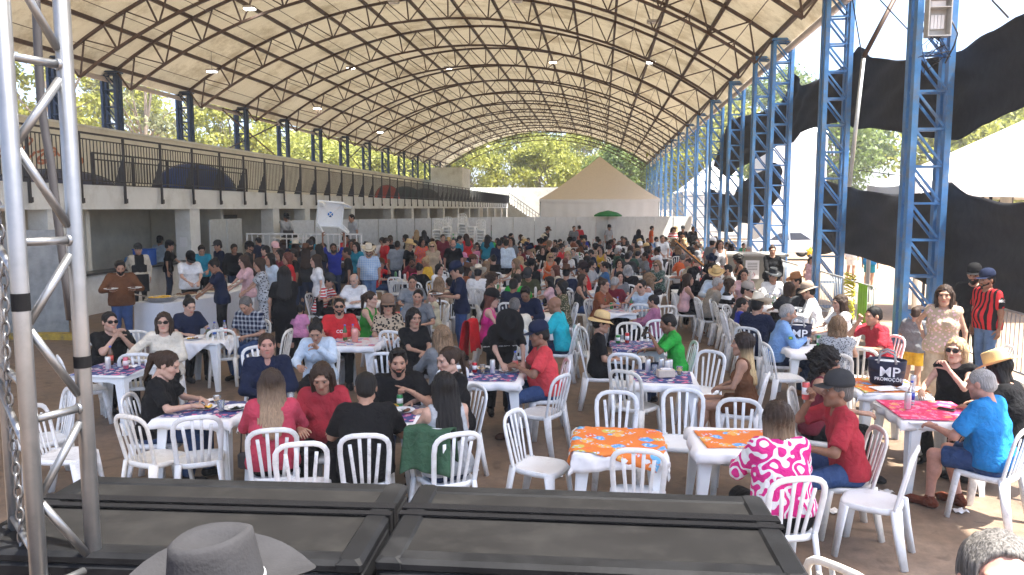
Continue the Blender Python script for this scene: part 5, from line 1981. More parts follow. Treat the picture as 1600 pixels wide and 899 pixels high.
T(444, 428, 178, "woman in black T-shirt with long black hair and a shoulder bag seen from behind", 'k', 'k', skin='tan', hairk='longback', top='tee', hL='down', hR='serve', **F_)
T(449, 404, -84, "curly haired person in red T-shirt queueing behind the black T-shirt", 'r', 'k', skin='tan', hairk='bob', hairc='auburn', top='tee', **F_)
T(430, 388, 20, "woman in pink cap half hidden in the queue", 'lg', 'k', skin='tan', hairk='pony', hat='cap', hatc='lpink', top='tee', **F_)
T(462, 386, 170, "woman in cream cowboy hat with her back turned in the queue", 'k', 'k', skin='tan', hairk='longback', hairc='brown', hat='cowboyflat', hatc='cream', top='long', **F_)
T(478, 394, 172, "woman in brown cowboy hat and dark grey T-shirt with long brown hair", 'dg', 'djean', skin='tan', hairk='longback', hairc='brown', hat='cowboy', hatc='bhat', top='tee', **F_)
T(493, 408, -80, "woman with wavy brown hair in white T-shirt behind the table carrier", 'w', 'k', skin='light', hairk='long', hairc='brown', top='tee', **F_)
car = T(521, 388, 3, "bearded man in blue and yellow shirt carrying an upturned white table overhead", ('roy'), 'djean', skin='brown', hairk='short', beardk='full', top='tee', hL='up', hR='up', hp=4)
T(576, 393, 2, "man in white cowboy hat and pale checked shirt with sunglasses walking", ('pale', 'plaid', 'lb', 22), 'ljean', skin='tan', hairk='short', hairc='dgrey', beardk='short', hat='cowboy', hatc='cream', glasses=True, top='tee', hL='down', hR='down', wt=1.15, walk=True)
T(621, 383, 176, "man in light grey T-shirt and dark jeans seen from behind", (.24, .27, .31), 'djean', skin='brown', hairk='buzz', top='tee', wt=1.15)
T(640, 384, 60, "woman in tan hat and black top beside the grey T-shirt", 'k', 'k', skin='tan', hairk='long', hairc='blond', hat='cowboyflat', hatc='straw', top='tee', **F_)
T(676, 385, -8, "blond woman in sleeveless beige jumpsuit and sunglasses standing", 'beige', 'beige', skin='light', hairk='long', hairc='blond', glasses=True, top='sleeveless', **F_)
T(708, 382, -4, "balding man with grey beard in black T-shirt standing", 'k', 'k', skin='rosy', hairk='sides', hairc='dgrey', beardk='full', top='tee', wt=1.2)
T(791, 381, 172, "man in pale blue dress shirt and black trousers seen from behind", 'pale', 'k', skin='tan', hairk='short', top='long', wt=1.1)
nvp = T(713, 424, -80, "man in navy polo and navy cap carrying a plate to the left", 'n', 'jean', skin='tan', hat='cap', hatc='n', top='polo', hL='plate', hR='plate', hp=14, lean=6)
T(469, 484, 165, "small child in pink T-shirt and black leggings seen from behind", 'pink', 'k', skin='tan', hairk='kid', top='tee', scale=.62, **F_)
S(514, 440, 66, "man in red striped T-shirt and grey cap reaching over the table", ('r', 'hstripe', 'w', 17), 'k', skin='tan', hat='cap', hatc='dg', top='tee', lean=20, hp=22, hL='eat', hR='eat')
S(553, 438, -22, "bald man in white T-shirt and glasses looking down", 'w', 'k', skin='light', hairk='sides', hairc='grey', beardk='short', top='tee', hp=22, wt=1.2, lean=8)
rd = S(530, 479, 0, "man in red T-shirt with dark sunglasses and short beard", 'r', 'k', skin='tan', hairk='buzz', beardk='short', glasses=True, top='tee', wt=1.15, hp=2)
chest_text(rd, "CO", .07, M_txt_w, up=.02, off=.142)
S(580, 468, 62, "woman in green tank top and glasses with brown ponytail", (.03, .22, .03), 'jean', skin='light', hairk='pony', hairc='brown', top='tank', lean=6, **F_)
S(606, 478, 4, "woman in leopard print T-shirt and tan cap with sunglasses", ('beige', 'leopard', 'k', 1.1), 'k', skin='tan', hairk='bob', hairc='brown', hat='cap', hatc=(.2, .13, .09), glasses=True, top='tee', wt=1.2, hp=2, hL='lap', hR='lap', **F_)
S(647, 497, 24, "woman with black bob and folded arms in black printed T-shirt", 'k', 'k', skin='tan', hairk='bob', top='tee', hL='cross', hR='cross', lean=2, **F_)
S(494, 518, -12, "woman in light blue denim shirt with dark bun looking down", 'pale', 'k', skin='tan', hairk='bun', top='long', collar=True, hp=34, lean=14, hL='phone', hR='table', **F_)
S(644, 441, 2, "man in grey T-shirt with cropped hair facing the camera", (.2, .22, .24), 'k', skin='tan', hairk='buzz', top='tee', hp=8)
S(653, 464, -8, "young man in slate grey T-shirt turning his head to the camera", 'g', 'k', skin='tan', hairk='buzz', top='tee', lean=8, hr=8)
S(676, 470, -82, "little girl in pale yellow dress with brown ponytail", 'pyel', 'pyel', skin='light', hairk='pony', hairc='brown', top='sleeveless', scale=.8, **F_)
S(686, 443, 176, "woman with straight light brown hair seen from behind by the plate carrier", 'beige', 'k', skin='light', hairk='longback', hairc='ombre', top='long', **F_)
S(702, 446, -150, "boy with dark cropped hair sitting behind the navy polo", 'k', 'k', skin='tan', top='tee', scale=.9)
S(687, 421, 40, "woman with black hair and white blouse behind the light brown hair", 'w', 'k', skin='light', hairk='bob', top='tee', **F_)
S(656, 420, 150, "woman in black beside the bright pink jacket", 'k', 'k', skin='tan', hairk='bun', top='tee', **F_)
S(747, 428, 172, "man in black waistcoat and white shirt under a pale straw cowboy hat", 'w', 'k', skin='tan', hat='cowboy', hatc='cream', bandc='brown', top='long', hp=20, lean=10)
S(731, 423, 100, "woman in dark brown hat facing right behind the straw hat", 'rust', 'k', skin='tan', hairk='bob', hairc='brown', hat='cowboyflat', hatc='bhat', top='tee', **F_)
S(760, 416, 150, "woman in mustard top with light brown hair turned away", (.45, .28, .08), 'k', skin='light', hairk='longback', hairc='ombre', top='tank', **F_)
S(725, 405, 40, "child in a pink and blue cap", 'lb', 'k', skin='tan', hat='cap', hatc='pink', top='tee', scale=.9)

# ---- centre rows
S(805, 412, -66, "woman in dark olive tank top with long dark blond hair", 'olive', 'k', skin='light', hairk='long', hairc='ombre', top='tank', **F_)
S(829, 416, -20, "man in dark shirt and black cowboy hat in the middle rows", 'k', 'k', skin='tan', hat='cowboyflat', hatc='k', top='long')
S(867, 423, -70, "woman with ginger brown hair facing left", 'cream', 'k', skin='light', hairk='long', hairc='auburn', top='tee', **F_)
S(885, 427, 170, "man in navy shirt under a brown cowboy hat seen from behind", 'n', 'k', skin='tan', hat='cowboy', hatc='bhat', top='long')
S(912, 422, -88, "big man in bright red shirt and black cowboy hat facing left in jeans", 'r', 'jean', skin='brown', hat='cowboy', hatc=(.03, .02, .02), bandc='cream', top='tee', wt=1.3, lean=6, hL='lap', hR='lap')
S(858, 444, -90, "girl in pale pink with long black hair facing left", 'lpink', 'k', skin='tan', hairk='long', top='tee', scale=.88, **F_)
S(877, 449, -80, "woman with black bob and patterned olive blouse facing left", ('olive', 'print', 'beige', 1.6), 'k', skin='light', hairk='bob', top='tee', **F_)
S(944, 446, 62, "woman in brown T-shirt with tied hair facing right", 'rust', 'k', skin='tan', hairk='bun', hairc='brown', top='tee', hL='eat', hR='eat', lean=10, **F_)
S(1002, 448, -30, "man in pale blue shirt and sunglasses with a hand to his mouth", 'pale', 'k', skin='light', glasses=True, top='tee', hR='mouth', lean=12)
S(981, 423, 178, "grey haired person in black top seen from behind", 'k', 'k', skin='tan', hairk='bob', hairc='grey', top='tee', wt=1.2)
S(984, 398, 176, "broad man in dark green shirt seen from behind", 'dgreen', 'k', skin='tan', hairk='buzz', hairc='dgrey', top='tee', wt=1.3)
S(944, 417, -88, "woman in blue denim shirt with tied black hair", (.05, .14, .3), 'k', skin='tan', hairk='pony', top='tee', **F_)
S(917, 400, 0, "man in charcoal T-shirt and sunglasses facing the camera", 'dg', 'k', skin='tan', glasses=True, top='tee')
S(939, 391, -20, "woman in yellow top with dark hair raising her hand to her face", 'yel', 'k', skin='light', hairk='long', top='tank', hR='face', **F_)
S(887, 399, -10, "woman in white blouse with blond hair in the middle rows", 'w', 'k', skin='light', hairk='long', hairc='blond', top='tee', **F_)
S(878, 389, 50, "man in red polo shirt leaning right", 'r', 'k', skin='tan', top='polo')
S(848, 391, 0, "woman in black with brown shoulder length hair", 'k', 'k', skin='light', hairk='bob', hairc='brown', top='tee', **F_)
S(860, 402, 10, "woman with orange top and sunglasses", 'orange', 'k', skin='tan', hairk='long', hairc='blond', glasses=True, top='tank', **F_)
S(812, 391, 0, "woman in maroon top with glasses and black hair", 'maroon', 'k', skin='tan', hairk='bob', glasses=True, top='tee', **F_)
S(820, 381, 0, "woman in wide straw hat in the far rows", 'g', 'k', skin='tan', hat='cowboyflat', hatc='straw', hairk='bob', top='tee', **F_)
S(953, 388, 150, "woman in strapless black top with bare shoulders", 'k', 'k', skin='light', hairk='bun', top='tank', **F_)
S(967, 392, 160, "person in black with a white cap in the centre rows", 'k', 'k', skin='tan', hat='cap', hatc='w', top='tee')
S(1000, 384, 10, "man in white cap and white T-shirt", 'w', 'k', skin='rosy', hat='cap', hatc='w', top='polo')
S(1016, 397, 120, "child in red T-shirt with dark hair", 'r', 'k', skin='tan', top='tee', scale=.85)
S(1020, 477, -100, "child in mauve pink jacket with black hair turned away", (.33, .13, .22), 'k', skin='tan', hairk='kid', top='long', scale=.85)
S(1027, 415, -32, "woman with light brown bob and patterned grey green blouse", ('dgreen', 'print', 'lg', 1.8), 'k', skin='light', hairk='bob', hairc='ombre', glasses=True, top='tee', **F_)
S(1074, 410, -98, "balding man with glasses in profile facing left", 'beige', 'k', skin='rosy', hairk='sides', hairc='brown', top='polo', hp=14)
S(1080, 432, 10, "woman in black cap and dark jacket bending over her plate", 'k', 'k', skin='tan', hairk='long', hat='cap', hatc='k', top='long', hp=30, lean=12, **F_)
S(1112, 421, -28, "smiling woman in black with curly dark hair", 'k', 'k', skin='light', hairk='curly', top='long', **F_)
S(1136, 422, -84, "bearded man in beige grey T-shirt facing left", (.33, .29, .24), 'k', skin='tan', beardk='short', top='tee')
T(1035, 373, 18, "man standing in white T-shirt with black print in the sunlight", 'w', 'dg', skin='tan', hairk='short', hairc='dgrey', top='tee', hL='lap' if False else 'serve', hR='serve')
T(1019, 357, 100, "man standing in orange T-shirt by the far sheets", 'orange', 'g', skin='tan', top='tee')
T(1052, 360, 20, "woman standing in red and white top in bright sunlight", ('r', 'hstripe', 'w', 8), 'k', skin='tan', hairk='curly', hairc='brown', top='tee', **F_)
T(1067, 358, 10, "man standing in black T-shirt and grey cap in the sun", 'k', 'k', skin='tan', hat='cap', hatc='dg', top='tee')
T(1083, 358, 30, "person standing in dark clothes beside the black cloth", 'k', 'k', skin='brown', top='long')
T(1114, 380, 150, "man standing in grey T-shirt near the counter seen from behind", 'g', 'dg', skin='tan', hat='cap', hatc='w', top='tee')
T(1125, 382, 20, "woman standing in white beside the grey counter", 'w', 'w', skin='tan', hairk='long', hairc='brown', top='tank', **F_)
T(814, 354, 60, "woman standing in black with long dark hair by the far sheets", 'k', 'djean', skin='tan', hairk='long', top='tee', **F_)
T(835, 356, 10, "woman standing in dark green patterned dress by the far sheets", ('dgreen', 'print', 'lg', 1.5), 'dgreen', skin='tan', hairk='bun', top='tee', bot='skirt', **F_)
T(856, 360, 60, "person in wide brown hat bending forward by the far sheets", 'k', 'k', skin='tan', hat='cowboyflat', hatc='bhat', top='tee', lean=20, hp=20)
T(897, 357, 20, "man standing in grey T-shirt with a pack by the far sheets", 'g', 'k', skin='tan', top='tee')
T(952, 356, 40, "man in black cap and pale grey shirt near the far sheets", 'lg', 'k', skin='tan', hat='cap', hatc='k', top='tee')
T(983, 353, 0, "man standing in black shirt and bucket hat near the far sheets", 'k', 'k', skin='tan', hat='straw', hatc='k', top='long')
T(998, 363, 172, "woman standing with long black hair and black dress seen from behind", 'k', 'k', skin='tan', hairk='longback', top='long', **F_)
T(620, 356, 178, "man in teal green T-shirt and white cap seen from behind", (.02, .25, .18), 'g', skin='tan', hat='cap', hatc='w', top='tee', hL='hip', hR='down')
T(643, 358, 160, "person in white T-shirt standing near the stacked chairs", 'w', 'pale', skin='tan', top='tee')
T(651, 364, 176, "woman with long blond hair and black top seen from behind", 'k', 'dg', skin='light', hairk='longback', hairc='blond', top='tank', **F_)
T(735, 353, 120, "woman in brown top standing near the stacked chairs", (.16, .11, .08), 'k', skin='tan', hairk='long', top='tee', **F_)
T(755, 357, 10, "man in maroon shirt standing in the far rows", 'maroon', 'k', skin='tan', top='tee')
T(768, 356, 30, "woman in green top standing in the far rows", (.02, .2, .07), 'k', skin='tan', hairk='bun', top='tee', **F_)
# on the sound platform
T(447, 340, 30, "sound operator in grey sweater and dark cap behind a laptop", 'lg', 'k', skin='tan', hat='cap', hatc='k', top='long', z=.75, hp=28, hL='serve', hR='serve')
T(549, 341, -60, "man in grey shirt standing on the platform behind the raised table", 'lg', 'k', skin='tan', hairk='short', top='tee', z=.75, hp=14)
T(826, 322, 20, "person in dark clothes standing on the far stairs", 'k', 'k', skin='brown', top='tee', z=1.5) if False else None
# outdoors on the right
T(1162, 384, 40, "child in green and red standing outside beyond the counter", (.02, .25, .1), 'r', skin='tan', top='tee', scale=.75)
T(1267, 407, 20, "small child in lilac dress holding a yellow balloon by the barrier", 'lpink', 'lpink', skin='tan', hairk='long', hairc='brown', top='sleeveless', bot='skirt', scale=.72, **F_)
T(1333, 372, 150, "woman in white shorts walking outside behind the black cloth", 'w', 'w', skin='tan', hairk='long', hairc='brown', top='tee', bot='shorts', **F_)
T(1362, 378, 150, "man in blue shorts standing outside behind the black cloth", 'blue', 'teal', skin='tan', top='tee', bot='shorts')
_q = random.Random(4)
for k, (px, py, lb) in enumerate(((437, 398, "woman in wine red top waiting in the queue behind the pink cap"), (457, 398, "man in black waiting beside the cream cowboy hat"), (484, 384, "man in grey cap waiting behind the brown cowboy hat"), (503, 388, "woman in black waiting left of the table carrier"),
                                  (541, 395, "man in black T-shirt just right of the table carrier"), (556, 386, "woman in teal blouse behind the walking cowboy hat man"), (598, 377, "man in white shirt behind the walking cowboy hat man"), (660, 379, "woman in floral orange top left of the beige jumpsuit"), (692, 372, "man in maroon T-shirt behind the beige jumpsuit"), (340, 385, "man in dark cap queueing behind the teal T-shirt"))):
    T(px, py, _q.uniform(-100, 60), lb, ('maroon', 'k', 'g', 'k', 'k', 'teal', 'w', ('orange', 'print', 'purple', 1.5), 'maroon', 'n')[k], 'djean', skin=('tan', 'brown', 'light')[k % 3], fem='woman' in lb, hairk='long' if 'woman' in lb else 'short', hat='cap' if 'cap waiting' in lb or 'dark cap' in lb else None, hatc='dg', top='tee')
for k in range(32):
    px, py = (_q.uniform(440, 800), _q.uniform(368, 384)) if k < 18 else (_q.uniform(340, 640), _q.uniform(374, 394))
    fem = _q.random() < .5
    c1 = _q.choice(['k', 'k', 'w', 'g', 'n', 'r', 'beige', 'maroon', 'lg', 'teal'])
    pos = P(px, py, 1.62)
    if any((pos.x - a) ** 2 + (pos.y - b_) ** 2 < .3 for a, b_ in people_log):
        continue
    T(px, py, _q.uniform(-180, 180), f"{'woman' if fem else 'man'} standing in the left middle crowd, {ordw(k)} of these, in {dict(k='black', w='white', g='grey', n='navy', r='red', beige='beige', maroon='maroon', lg='light grey', teal='teal')[c1]}", c1, 'djean', fem=fem,
      hairk='long' if fem else 'short', hairc=_q.choice(['black', 'black', 'brown']), skin=_q.choice(['tan', 'light', 'brown']), top='tee', hp=_q.uniform(0, 20))
# just below the camera
T(354, 955, 108, "man in large grey felt cowboy hat just below the stage edge", 'k', 'k', skin='tan', hairk='short', hairc='dgrey', hat='cowboy', hatc=(.028, .028, .031), bandc='lg', top='long', scale=.96, lod=0, z=.2, hp=-8)
T(1566, 922, 12, "man with cropped grey hair and bare forehead at the foot of the stage", 'dg', 'k', skin='rosy', hairk='short', hairc='dgrey', top='tee', scale=.97, lod=0, z=.28, hp=-16)
# ================================================================ TABLES, EMPTY CHAIRS
tables_log = []
def TB(px, py, label, rz=0.0, clothes=(), items=True, z=.72):
    p = P(px, py, z)
    table(p.x, p.y, rz, label)
    tables_log.append((p.x, p.y))
    h = 0.719
    for k, (mat, w_, d_, r_, lab) in enumerate(clothes):
        cloth_over("tablecloth", p.x, p.y, h + .0035 + .010 * k, w_, d_, r_, mat, lab.replace("floral cloth by", "floral print by"), seed=k + int(px), S=.374 + .006 * k, th=.003)
    return p, h + .0035 + .010 * len(clothes)
WC = lambda l: (M_cloth_w, .92, .92, 0.02, "white tablecloth under the " + l)
pa, ha = TB(328, 641, "white table where the young woman in black eats", 0.0, [WC("navy floral cloth by the young woman"), (FL_BLUE, .68, .62, .05, "navy and pink floral cloth on the table of the young woman in black")])
pb, hb_ = TB(462, 644, "white table in front of the woman in red sweater", 0.0, [WC("floral cloth by the red sweater"), (FL_MIX, .66, .6, -.05, "white floral cloth in front of the red sweater")])
pc, hc = TB(598, 648, "white table between the two men in black T-shirts", 0.05, [WC("floral cloth between the men in black"), (FL_BLUE, .66, .6, .12, "navy and pink floral cloth between the two men in black")])
pd, hd_ = TB(178, 577, "white table of the man with clasped hands", 0.0, [(FL_BLUE, .7, .7, .1, "dark floral cloth before the man with clasped hands")])
pe, he = TB(322, 530, "white table with bottles before the woman in navy", 0.0, [(M_cloth_w, .9, .9, .7, "white cloth hanging in a corner under the bottles")])
pf, hf = TB(556, 535, "white table before the man in red T-shirt", 0.0, [WC("floral cloth by the red T-shirt man"), (FL_MIX, .7, .7, .08, "floral cloth before the man in red T-shirt")])
pg, hg = TB(766, 588, "white table beside the man in coral T-shirt", 0.05, [WC("floral cloth by the coral T-shirt"), (FL_BLUE, .66, .62, .0, "floral cloth beside the man in coral T-shirt")])
ph_, hh = TB(567, 472, "white table between the striped shirt and the white T-shirt", 0.0, [WC("small items by the striped shirt")])
pi_, hi = TB(1035, 590, "white table with cans and a napkin box", 0.04, [WC("cans and napkin box"), (FL_BLUE, .66, .66, -.06, "blue floral cloth under the cans and napkin box")])
pj, hj = TB(996, 540, "white table between the straw hat boy and the green polo boy", 0.0, [(FL_BLUE, .8, .8, .1, "blue floral cloth between the two boys")])
pk_, hk_ = TB(966, 690, "empty white table with orange floral cloth", 0.02, [(M_cloth_w, 1.05, .98, .12, "white cloth with a loose corner under the orange floral cloth"), (FL_ORANGE, .86, .84, -.28, "orange and blue floral cloth slipping off the empty front table")])
pl, hl_ = TB(1150, 688, "white table beside the magenta blouse", 0.0, [WC("orange cloth by the magenta blouse"), (FL_ORANGE, .62, .5, .12, "orange floral cloth beside the magenta blouse")])
pm_, hm = TB(1450, 643, "white table with pink cloth before the blue polo", 0.12, [WC("pink cloth"), (FL_PINK, .74, .74, .0, "pink and red patterned cloth before the man in blue polo")])
pn, hn = TB(1378, 603, "white table holding the navy ice bucket bag", 0.1, [WC("orange cloth by the ice bucket"), (FL_ORANGE, .7, .7, .1, "orange floral cloth beside the navy ice bucket")])
po, ho = TB(1268, 545, "white table before the grey patterned blouse", 0.0, [WC("cans of the pale blue shirt man")])
pp, hp_ = TB(1246, 512, "white table beside the pale blue long sleeve shirt", 0.0, [WC("many cans beside the pale blue shirt")])
pq, hq_ = TB(1210, 478, "white table behind the white cowboy hat", 0.0, [WC("bottles behind the white cowboy hat")])
pr, hr_ = TB(965, 486, "white table with green can and water bottle", 0.0, [(M_cloth_w, .85, .85, .3, "white cloth on the table of the brown T-shirt woman"), (FL_MIX, .6, .6, .1, "blue floral cloth on the table of the brown T-shirt woman")])
ps, hs = TB(632, 492, "white table beside the leopard print woman", 0.0, [(FL_RED, .75, .75, .1, "floral cloth beside the leopard print woman")])
pt_, ht = TB(838, 492, "white table before the man in turquoise polo", 0.0, [WC("plates of the turquoise polo man")])
for px, py, lb in ((1075, 455, "white table in front of the woman in black cap"), (1160, 455, "white table beside the striped top"), (905, 455, "white table behind the brown T-shirt woman"), (703, 470, "white table under the carried plate"), (762, 445, "white table beside the pale straw cowboy hat"), (830, 442, "white table beside the olive T-shirt"),
                   (690, 415, "white table near the standing balding man"), (985, 432, "white table before the grey haired person in black"), (1040, 432, "white table before the patterned grey green blouse")):
    TB(px, py, lb)

def EC(px, py, face, label, z=.86, **k):
    """empty chair whose back top centre is at this pixel"""
    rz0 = math.atan2(-1, 1) * 0
    p = P(px, py, z)
    rz = math.atan2(-p.x, p.y) + R(face)
    c, s = math.cos(rz), math.sin(rz)
    off = (0, .28)
    x, y = p.x - (c * off[0] - s * off[1]), p.y - (s * off[0] + c * off[1])
    return chair(x, y, rz, label, "empty white plastic chairs", **k)
for px, py, f, lb in (
    (200, 655, 128, "empty chair turned sideways left of the young woman's table"),
    (308, 655, 178, "empty chair with its back to the camera below the young woman's plate"),
    (470, 697, 178, "low front chair overlapping the pink red sweater, back to the camera"),
    (672, 676, 165, "empty chair with a green jacket hung over its back"),
    (800, 647, 62, "lone empty chair in the aisle left of the orange table"),
    (963, 616, 2, "empty chair behind the orange floral table"),
    (1067, 612, 0, "empty chair with tall back right of the orange floral table"),
    (1156, 628, 0, "empty chair behind the table of the magenta blouse"),
    (997, 708, 180, "empty chair pushed in at the near side of the orange floral table"),
    (1432, 708, -96, "empty chair alone in the lower right facing left"),
    (975, 583, 150, "empty chair left of the napkin box table"),
    (975, 556, 170, "empty chair between the two floral tables in the centre"),
    (983, 507, 5, "empty chair behind the table of the two boys"),
    (1113, 552, -30, "empty chair beside the long blond hair"),
    (1028, 503, 20, "empty chair beyond the green polo boy"),
    (905, 512, 120, "empty chair left of the straw hat boy"),
    (92, 560, 96, "empty chair half hidden behind the aluminium truss, upper one"),
    (50, 640, 60, "empty chair half hidden behind the aluminium truss, lower one"),
    (112, 612, -75, "empty chair turned left just behind the aluminium truss"),
    (212, 556, 168, "empty chair with its back to the camera at the clasped hands table"),
    (212, 520, 150, "small empty chair behind the man with clasped hands"),
    (345, 518, 170, "empty chair fully in view before the bottles table"),
    (398, 545, 30, "empty chair left of the staring man in black"),
    (452, 518, -110, "empty chair behind the staring man in black"),
    (1077, 446, 165, "empty chair at the head of the long chair row"),
    (1104, 462, 100, "second empty chair of the long row right of the aisle"),
    (1116, 474, 102, "third empty chair of the long row right of the aisle"),
    (1128, 488, 104, "fourth empty chair of the long row right of the aisle"),
    (1142, 502, 104, "fifth empty chair of the long row right of the aisle"),
    (1196, 540, 110, "chair pushed behind the pale blue long sleeve shirt"),
    (1345, 548, 178, "empty chair left of the navy ice bucket"),
    (1300, 552, 170, "empty chair beside the curly black ponytail"),
    (1580, 545, -70, "empty chair at the right edge in sunlight"),
    (1590, 600, -60, "empty chair behind the blue polo at the right edge"),
    (1310, 892, 150, "chair whose top edge just shows at the bottom near the stage"),
    (880, 590, -120, "empty chair behind the coral T-shirt"),
    (610, 520, 150, "empty chair below the leopard print woman"),
    (600, 555, 170, "empty chair in front of the floral cloth of the red T-shirt man"),
    (690, 425, 170, "empty chair near the bright pink jacket"),
    (745, 480, 100, "empty chair draped with a red jacket"),
    (655, 438, 130, "chair with a bright pink jacket over its back"),
    (785, 455, 150, "empty chair between the magenta top and the cream shirt"),
    (1150, 508, 108, "empty chair just behind the child in royal blue"),
    (1042, 480, -160, "empty chair beside the child in mauve pink"),
    (935, 470, 170, "empty chair before the brown T-shirt woman"),
    (1000, 478, 170, "empty chair before the man with hand to his mouth"),
    (880, 470, -140, "empty chair behind the turquoise polo"),
    ):
    EC(px, py, f, lb)

# ---- things on tables
def on(p, h, dx, dy):
    return p.x + dx, p.y + dy, h + .002
plate(*on(pa, ha, -.05, -.02), "white plate of yellow and brown food before the young woman in black", (0, 1, 3), seed=1)
plate(*on(pa, ha, .27, .0), "white plate with a crumpled napkin beside the young woman's plate", (2, 2), seed=2)
plate(*on(pb, hb_, .25, .10), "white plate before the woman in red sweater", (2, 1), seed=3)
can(*on(pb, hb_, .30, -.12), (.6, .6, .62), "silver can before the red sweater", band=(.7, .7, .7))
cup(*on(pb, hb_, -.15, .25), "clear cup before the staring man in black")
plate(*on(pc, hc, .18, .05), "white plate with bones before the pointing man", (1, 2), seed=4)
plate(*on(pc, hc, .05, .25), "white plate close to the pointing man's chest", (2, 1, 0), seed=5)
plate(*on(pc, hc, -.25, .05), "white plate beside the man seen from behind", (2, 2), seed=6)
phone_on(*on(pc, hc, .1, -.15), .9, "black phone lying beside the bones plate")
can(*on(pd, hd_, -.02, -.08), (.7, .7, .7), "white can before the man with clasped hands", h=.16)
can(*on(pd, hd_, .18, -.03), (.6, .15, .2), "pink and red can beside the white can", band=(.7, .6, .6), h=.15)
bottle(*on(pe, he, -.02, .12), (.05, .07, .03), "dark olive drink jar before the woman in navy", h=.14, r=.045)
bottle(*on(pe, he, .10, .08), None, "clear water bottle with blue band before the woman in navy", band=(.05, .15, .5))
can(*on(pe, he, .22, .06), (.7, .72, .73), "white slim can before the woman in navy", h=.16)
plate(*on(pe, he, -.15, -.1), "white plate before the bottles", (1, 0), seed=8)
can(*on(pf, hf, .02, -.1), (.75, .35, .3), "tall salmon tumbler before the man in red", h=.2, r=.045, name="tumbler")
can(*on(pg, hg, -.2, .08), (.6, .04, .05), "red drink can on the table by the coral T-shirt", band=(.7, .7, .7))
can(*on(pg, hg, .02, .05), (.72, .74, .75), "tall white can on the table by the coral T-shirt", h=.165)
plate(*on(pg, hg, .2, .18), "white plate before the woman bending in black", (2, 1), seed=9)
plate(*on(pg, hg, -.1, .28), "white plate with a napkin near the red can", (2, 0), seed=10)
cup(*on(pg, hg, -.1, .05), "cup of amber drink by the red can", fill=(.5, .25, .03))
for k, (dx, dy) in enumerate(((-.16, .16), (.0, .22), (.06, .12), (.10, .17))):
    can(*on(pi_, hi, dx, dy), (.72, .74, .75), ORD[k] + " silver white can from the left beside the napkin box", group="silver cans by the napkin box", h=.16)
napkin_box(*on(pi_, hi, .03, -.08), "cardboard napkin box on the blue floral cloth")
cup(*on(pi_, hi, .2, .05), "cup with yellow drink beside the napkin box", fill=(.6, .35, .04))
cup(*on(pi_, hi, -.08, .1), "clear cup between the white cans")
can(*on(pj, hj, -.28, .08), (.03, .25, .05), "green can before the straw hat boy", band=(.7, .7, .7))
can(*on(pr, hr_, -.12, .1), (.03, .25, .06), "green can before the brown T-shirt woman")
bottle(*on(pr, hr_, .0, .08), None, "clear water bottle beside the green can", band=(.1, .3, .6))
for k in range(3):
    cup(*on(pr, hr_, .1 + .07 * k, .12 - .05 * (k % 2)), ORD[k] + " clear cup right of the water bottle")
can(*on(pm_, hm, -.20, -.02), (.7, .72, .74), "white can standing on the pink cloth", h=.165)
bottle(*on(pm_, hm, -.10, .16), None, "clear bottle with blue band on the pink cloth", band=(.04, .08, .4))
phone_on(*on(pm_, hm, .17, .0), .9, "black phone lying on the pink cloth")
can(*on(pn, hn, .22, -.28), (.7, .72, .74), "white can at the corner of the orange cloth by the ice bucket", h=.165)
for k in range(2):
    b = MB(); b.box((0, 0, 0), (.28, .2, .006)); x, y, z = on(pn, hn, -.05 + .25 * k, -.25 + .03 * k)
    b.build("folded_paper", M_cloth_w, loc=(x, y, z + .004), rz=.3 + .5 * k, label=ORD[k] + " sheet of white paper near the navy ice bucket", cat="paper")
for k in range(7):
    can(*on(pp, hp_, -.08 + .09 * (k % 4), -.2 + .13 * (k // 4) + .02 * (k % 3)), (.72, .74, .76), ORD[k] + " silver can of the cluster beside the pale blue shirt", group="cluster of silver cans", h=.16)
for k in range(3):
    can(*on(po, ho, -.25 + .12 * k, .2), (.72, .74, .76), ORD[k] + " silver can before the grey patterned blouse", h=.16)
for k in range(3):
    bottle(*on(pq, hq_, -.1 + .1 * k, .0), None, ORD[k] + " clear bottle behind the white cowboy hat")
for k in range(4):
    plate(*on(ph_, hh, -.2 + .13 * k, .1 - .08 * (k % 2)), ORD[k] + " plate on the table of the striped shirt man", (1, 2), seed=30 + k, r=.09)
plate(*on(pt_, ht, -.1, .1), "plate before the man in dark navy shirt", (1, 0), seed=41)
plate(*on(ps, hs, .1, .1), "plate beside the leopard print woman", (1, 2), seed=42)
can(*on(ps, hs, -.05, .0), (.05, .2, .4), "blue can beside the leopard print woman")

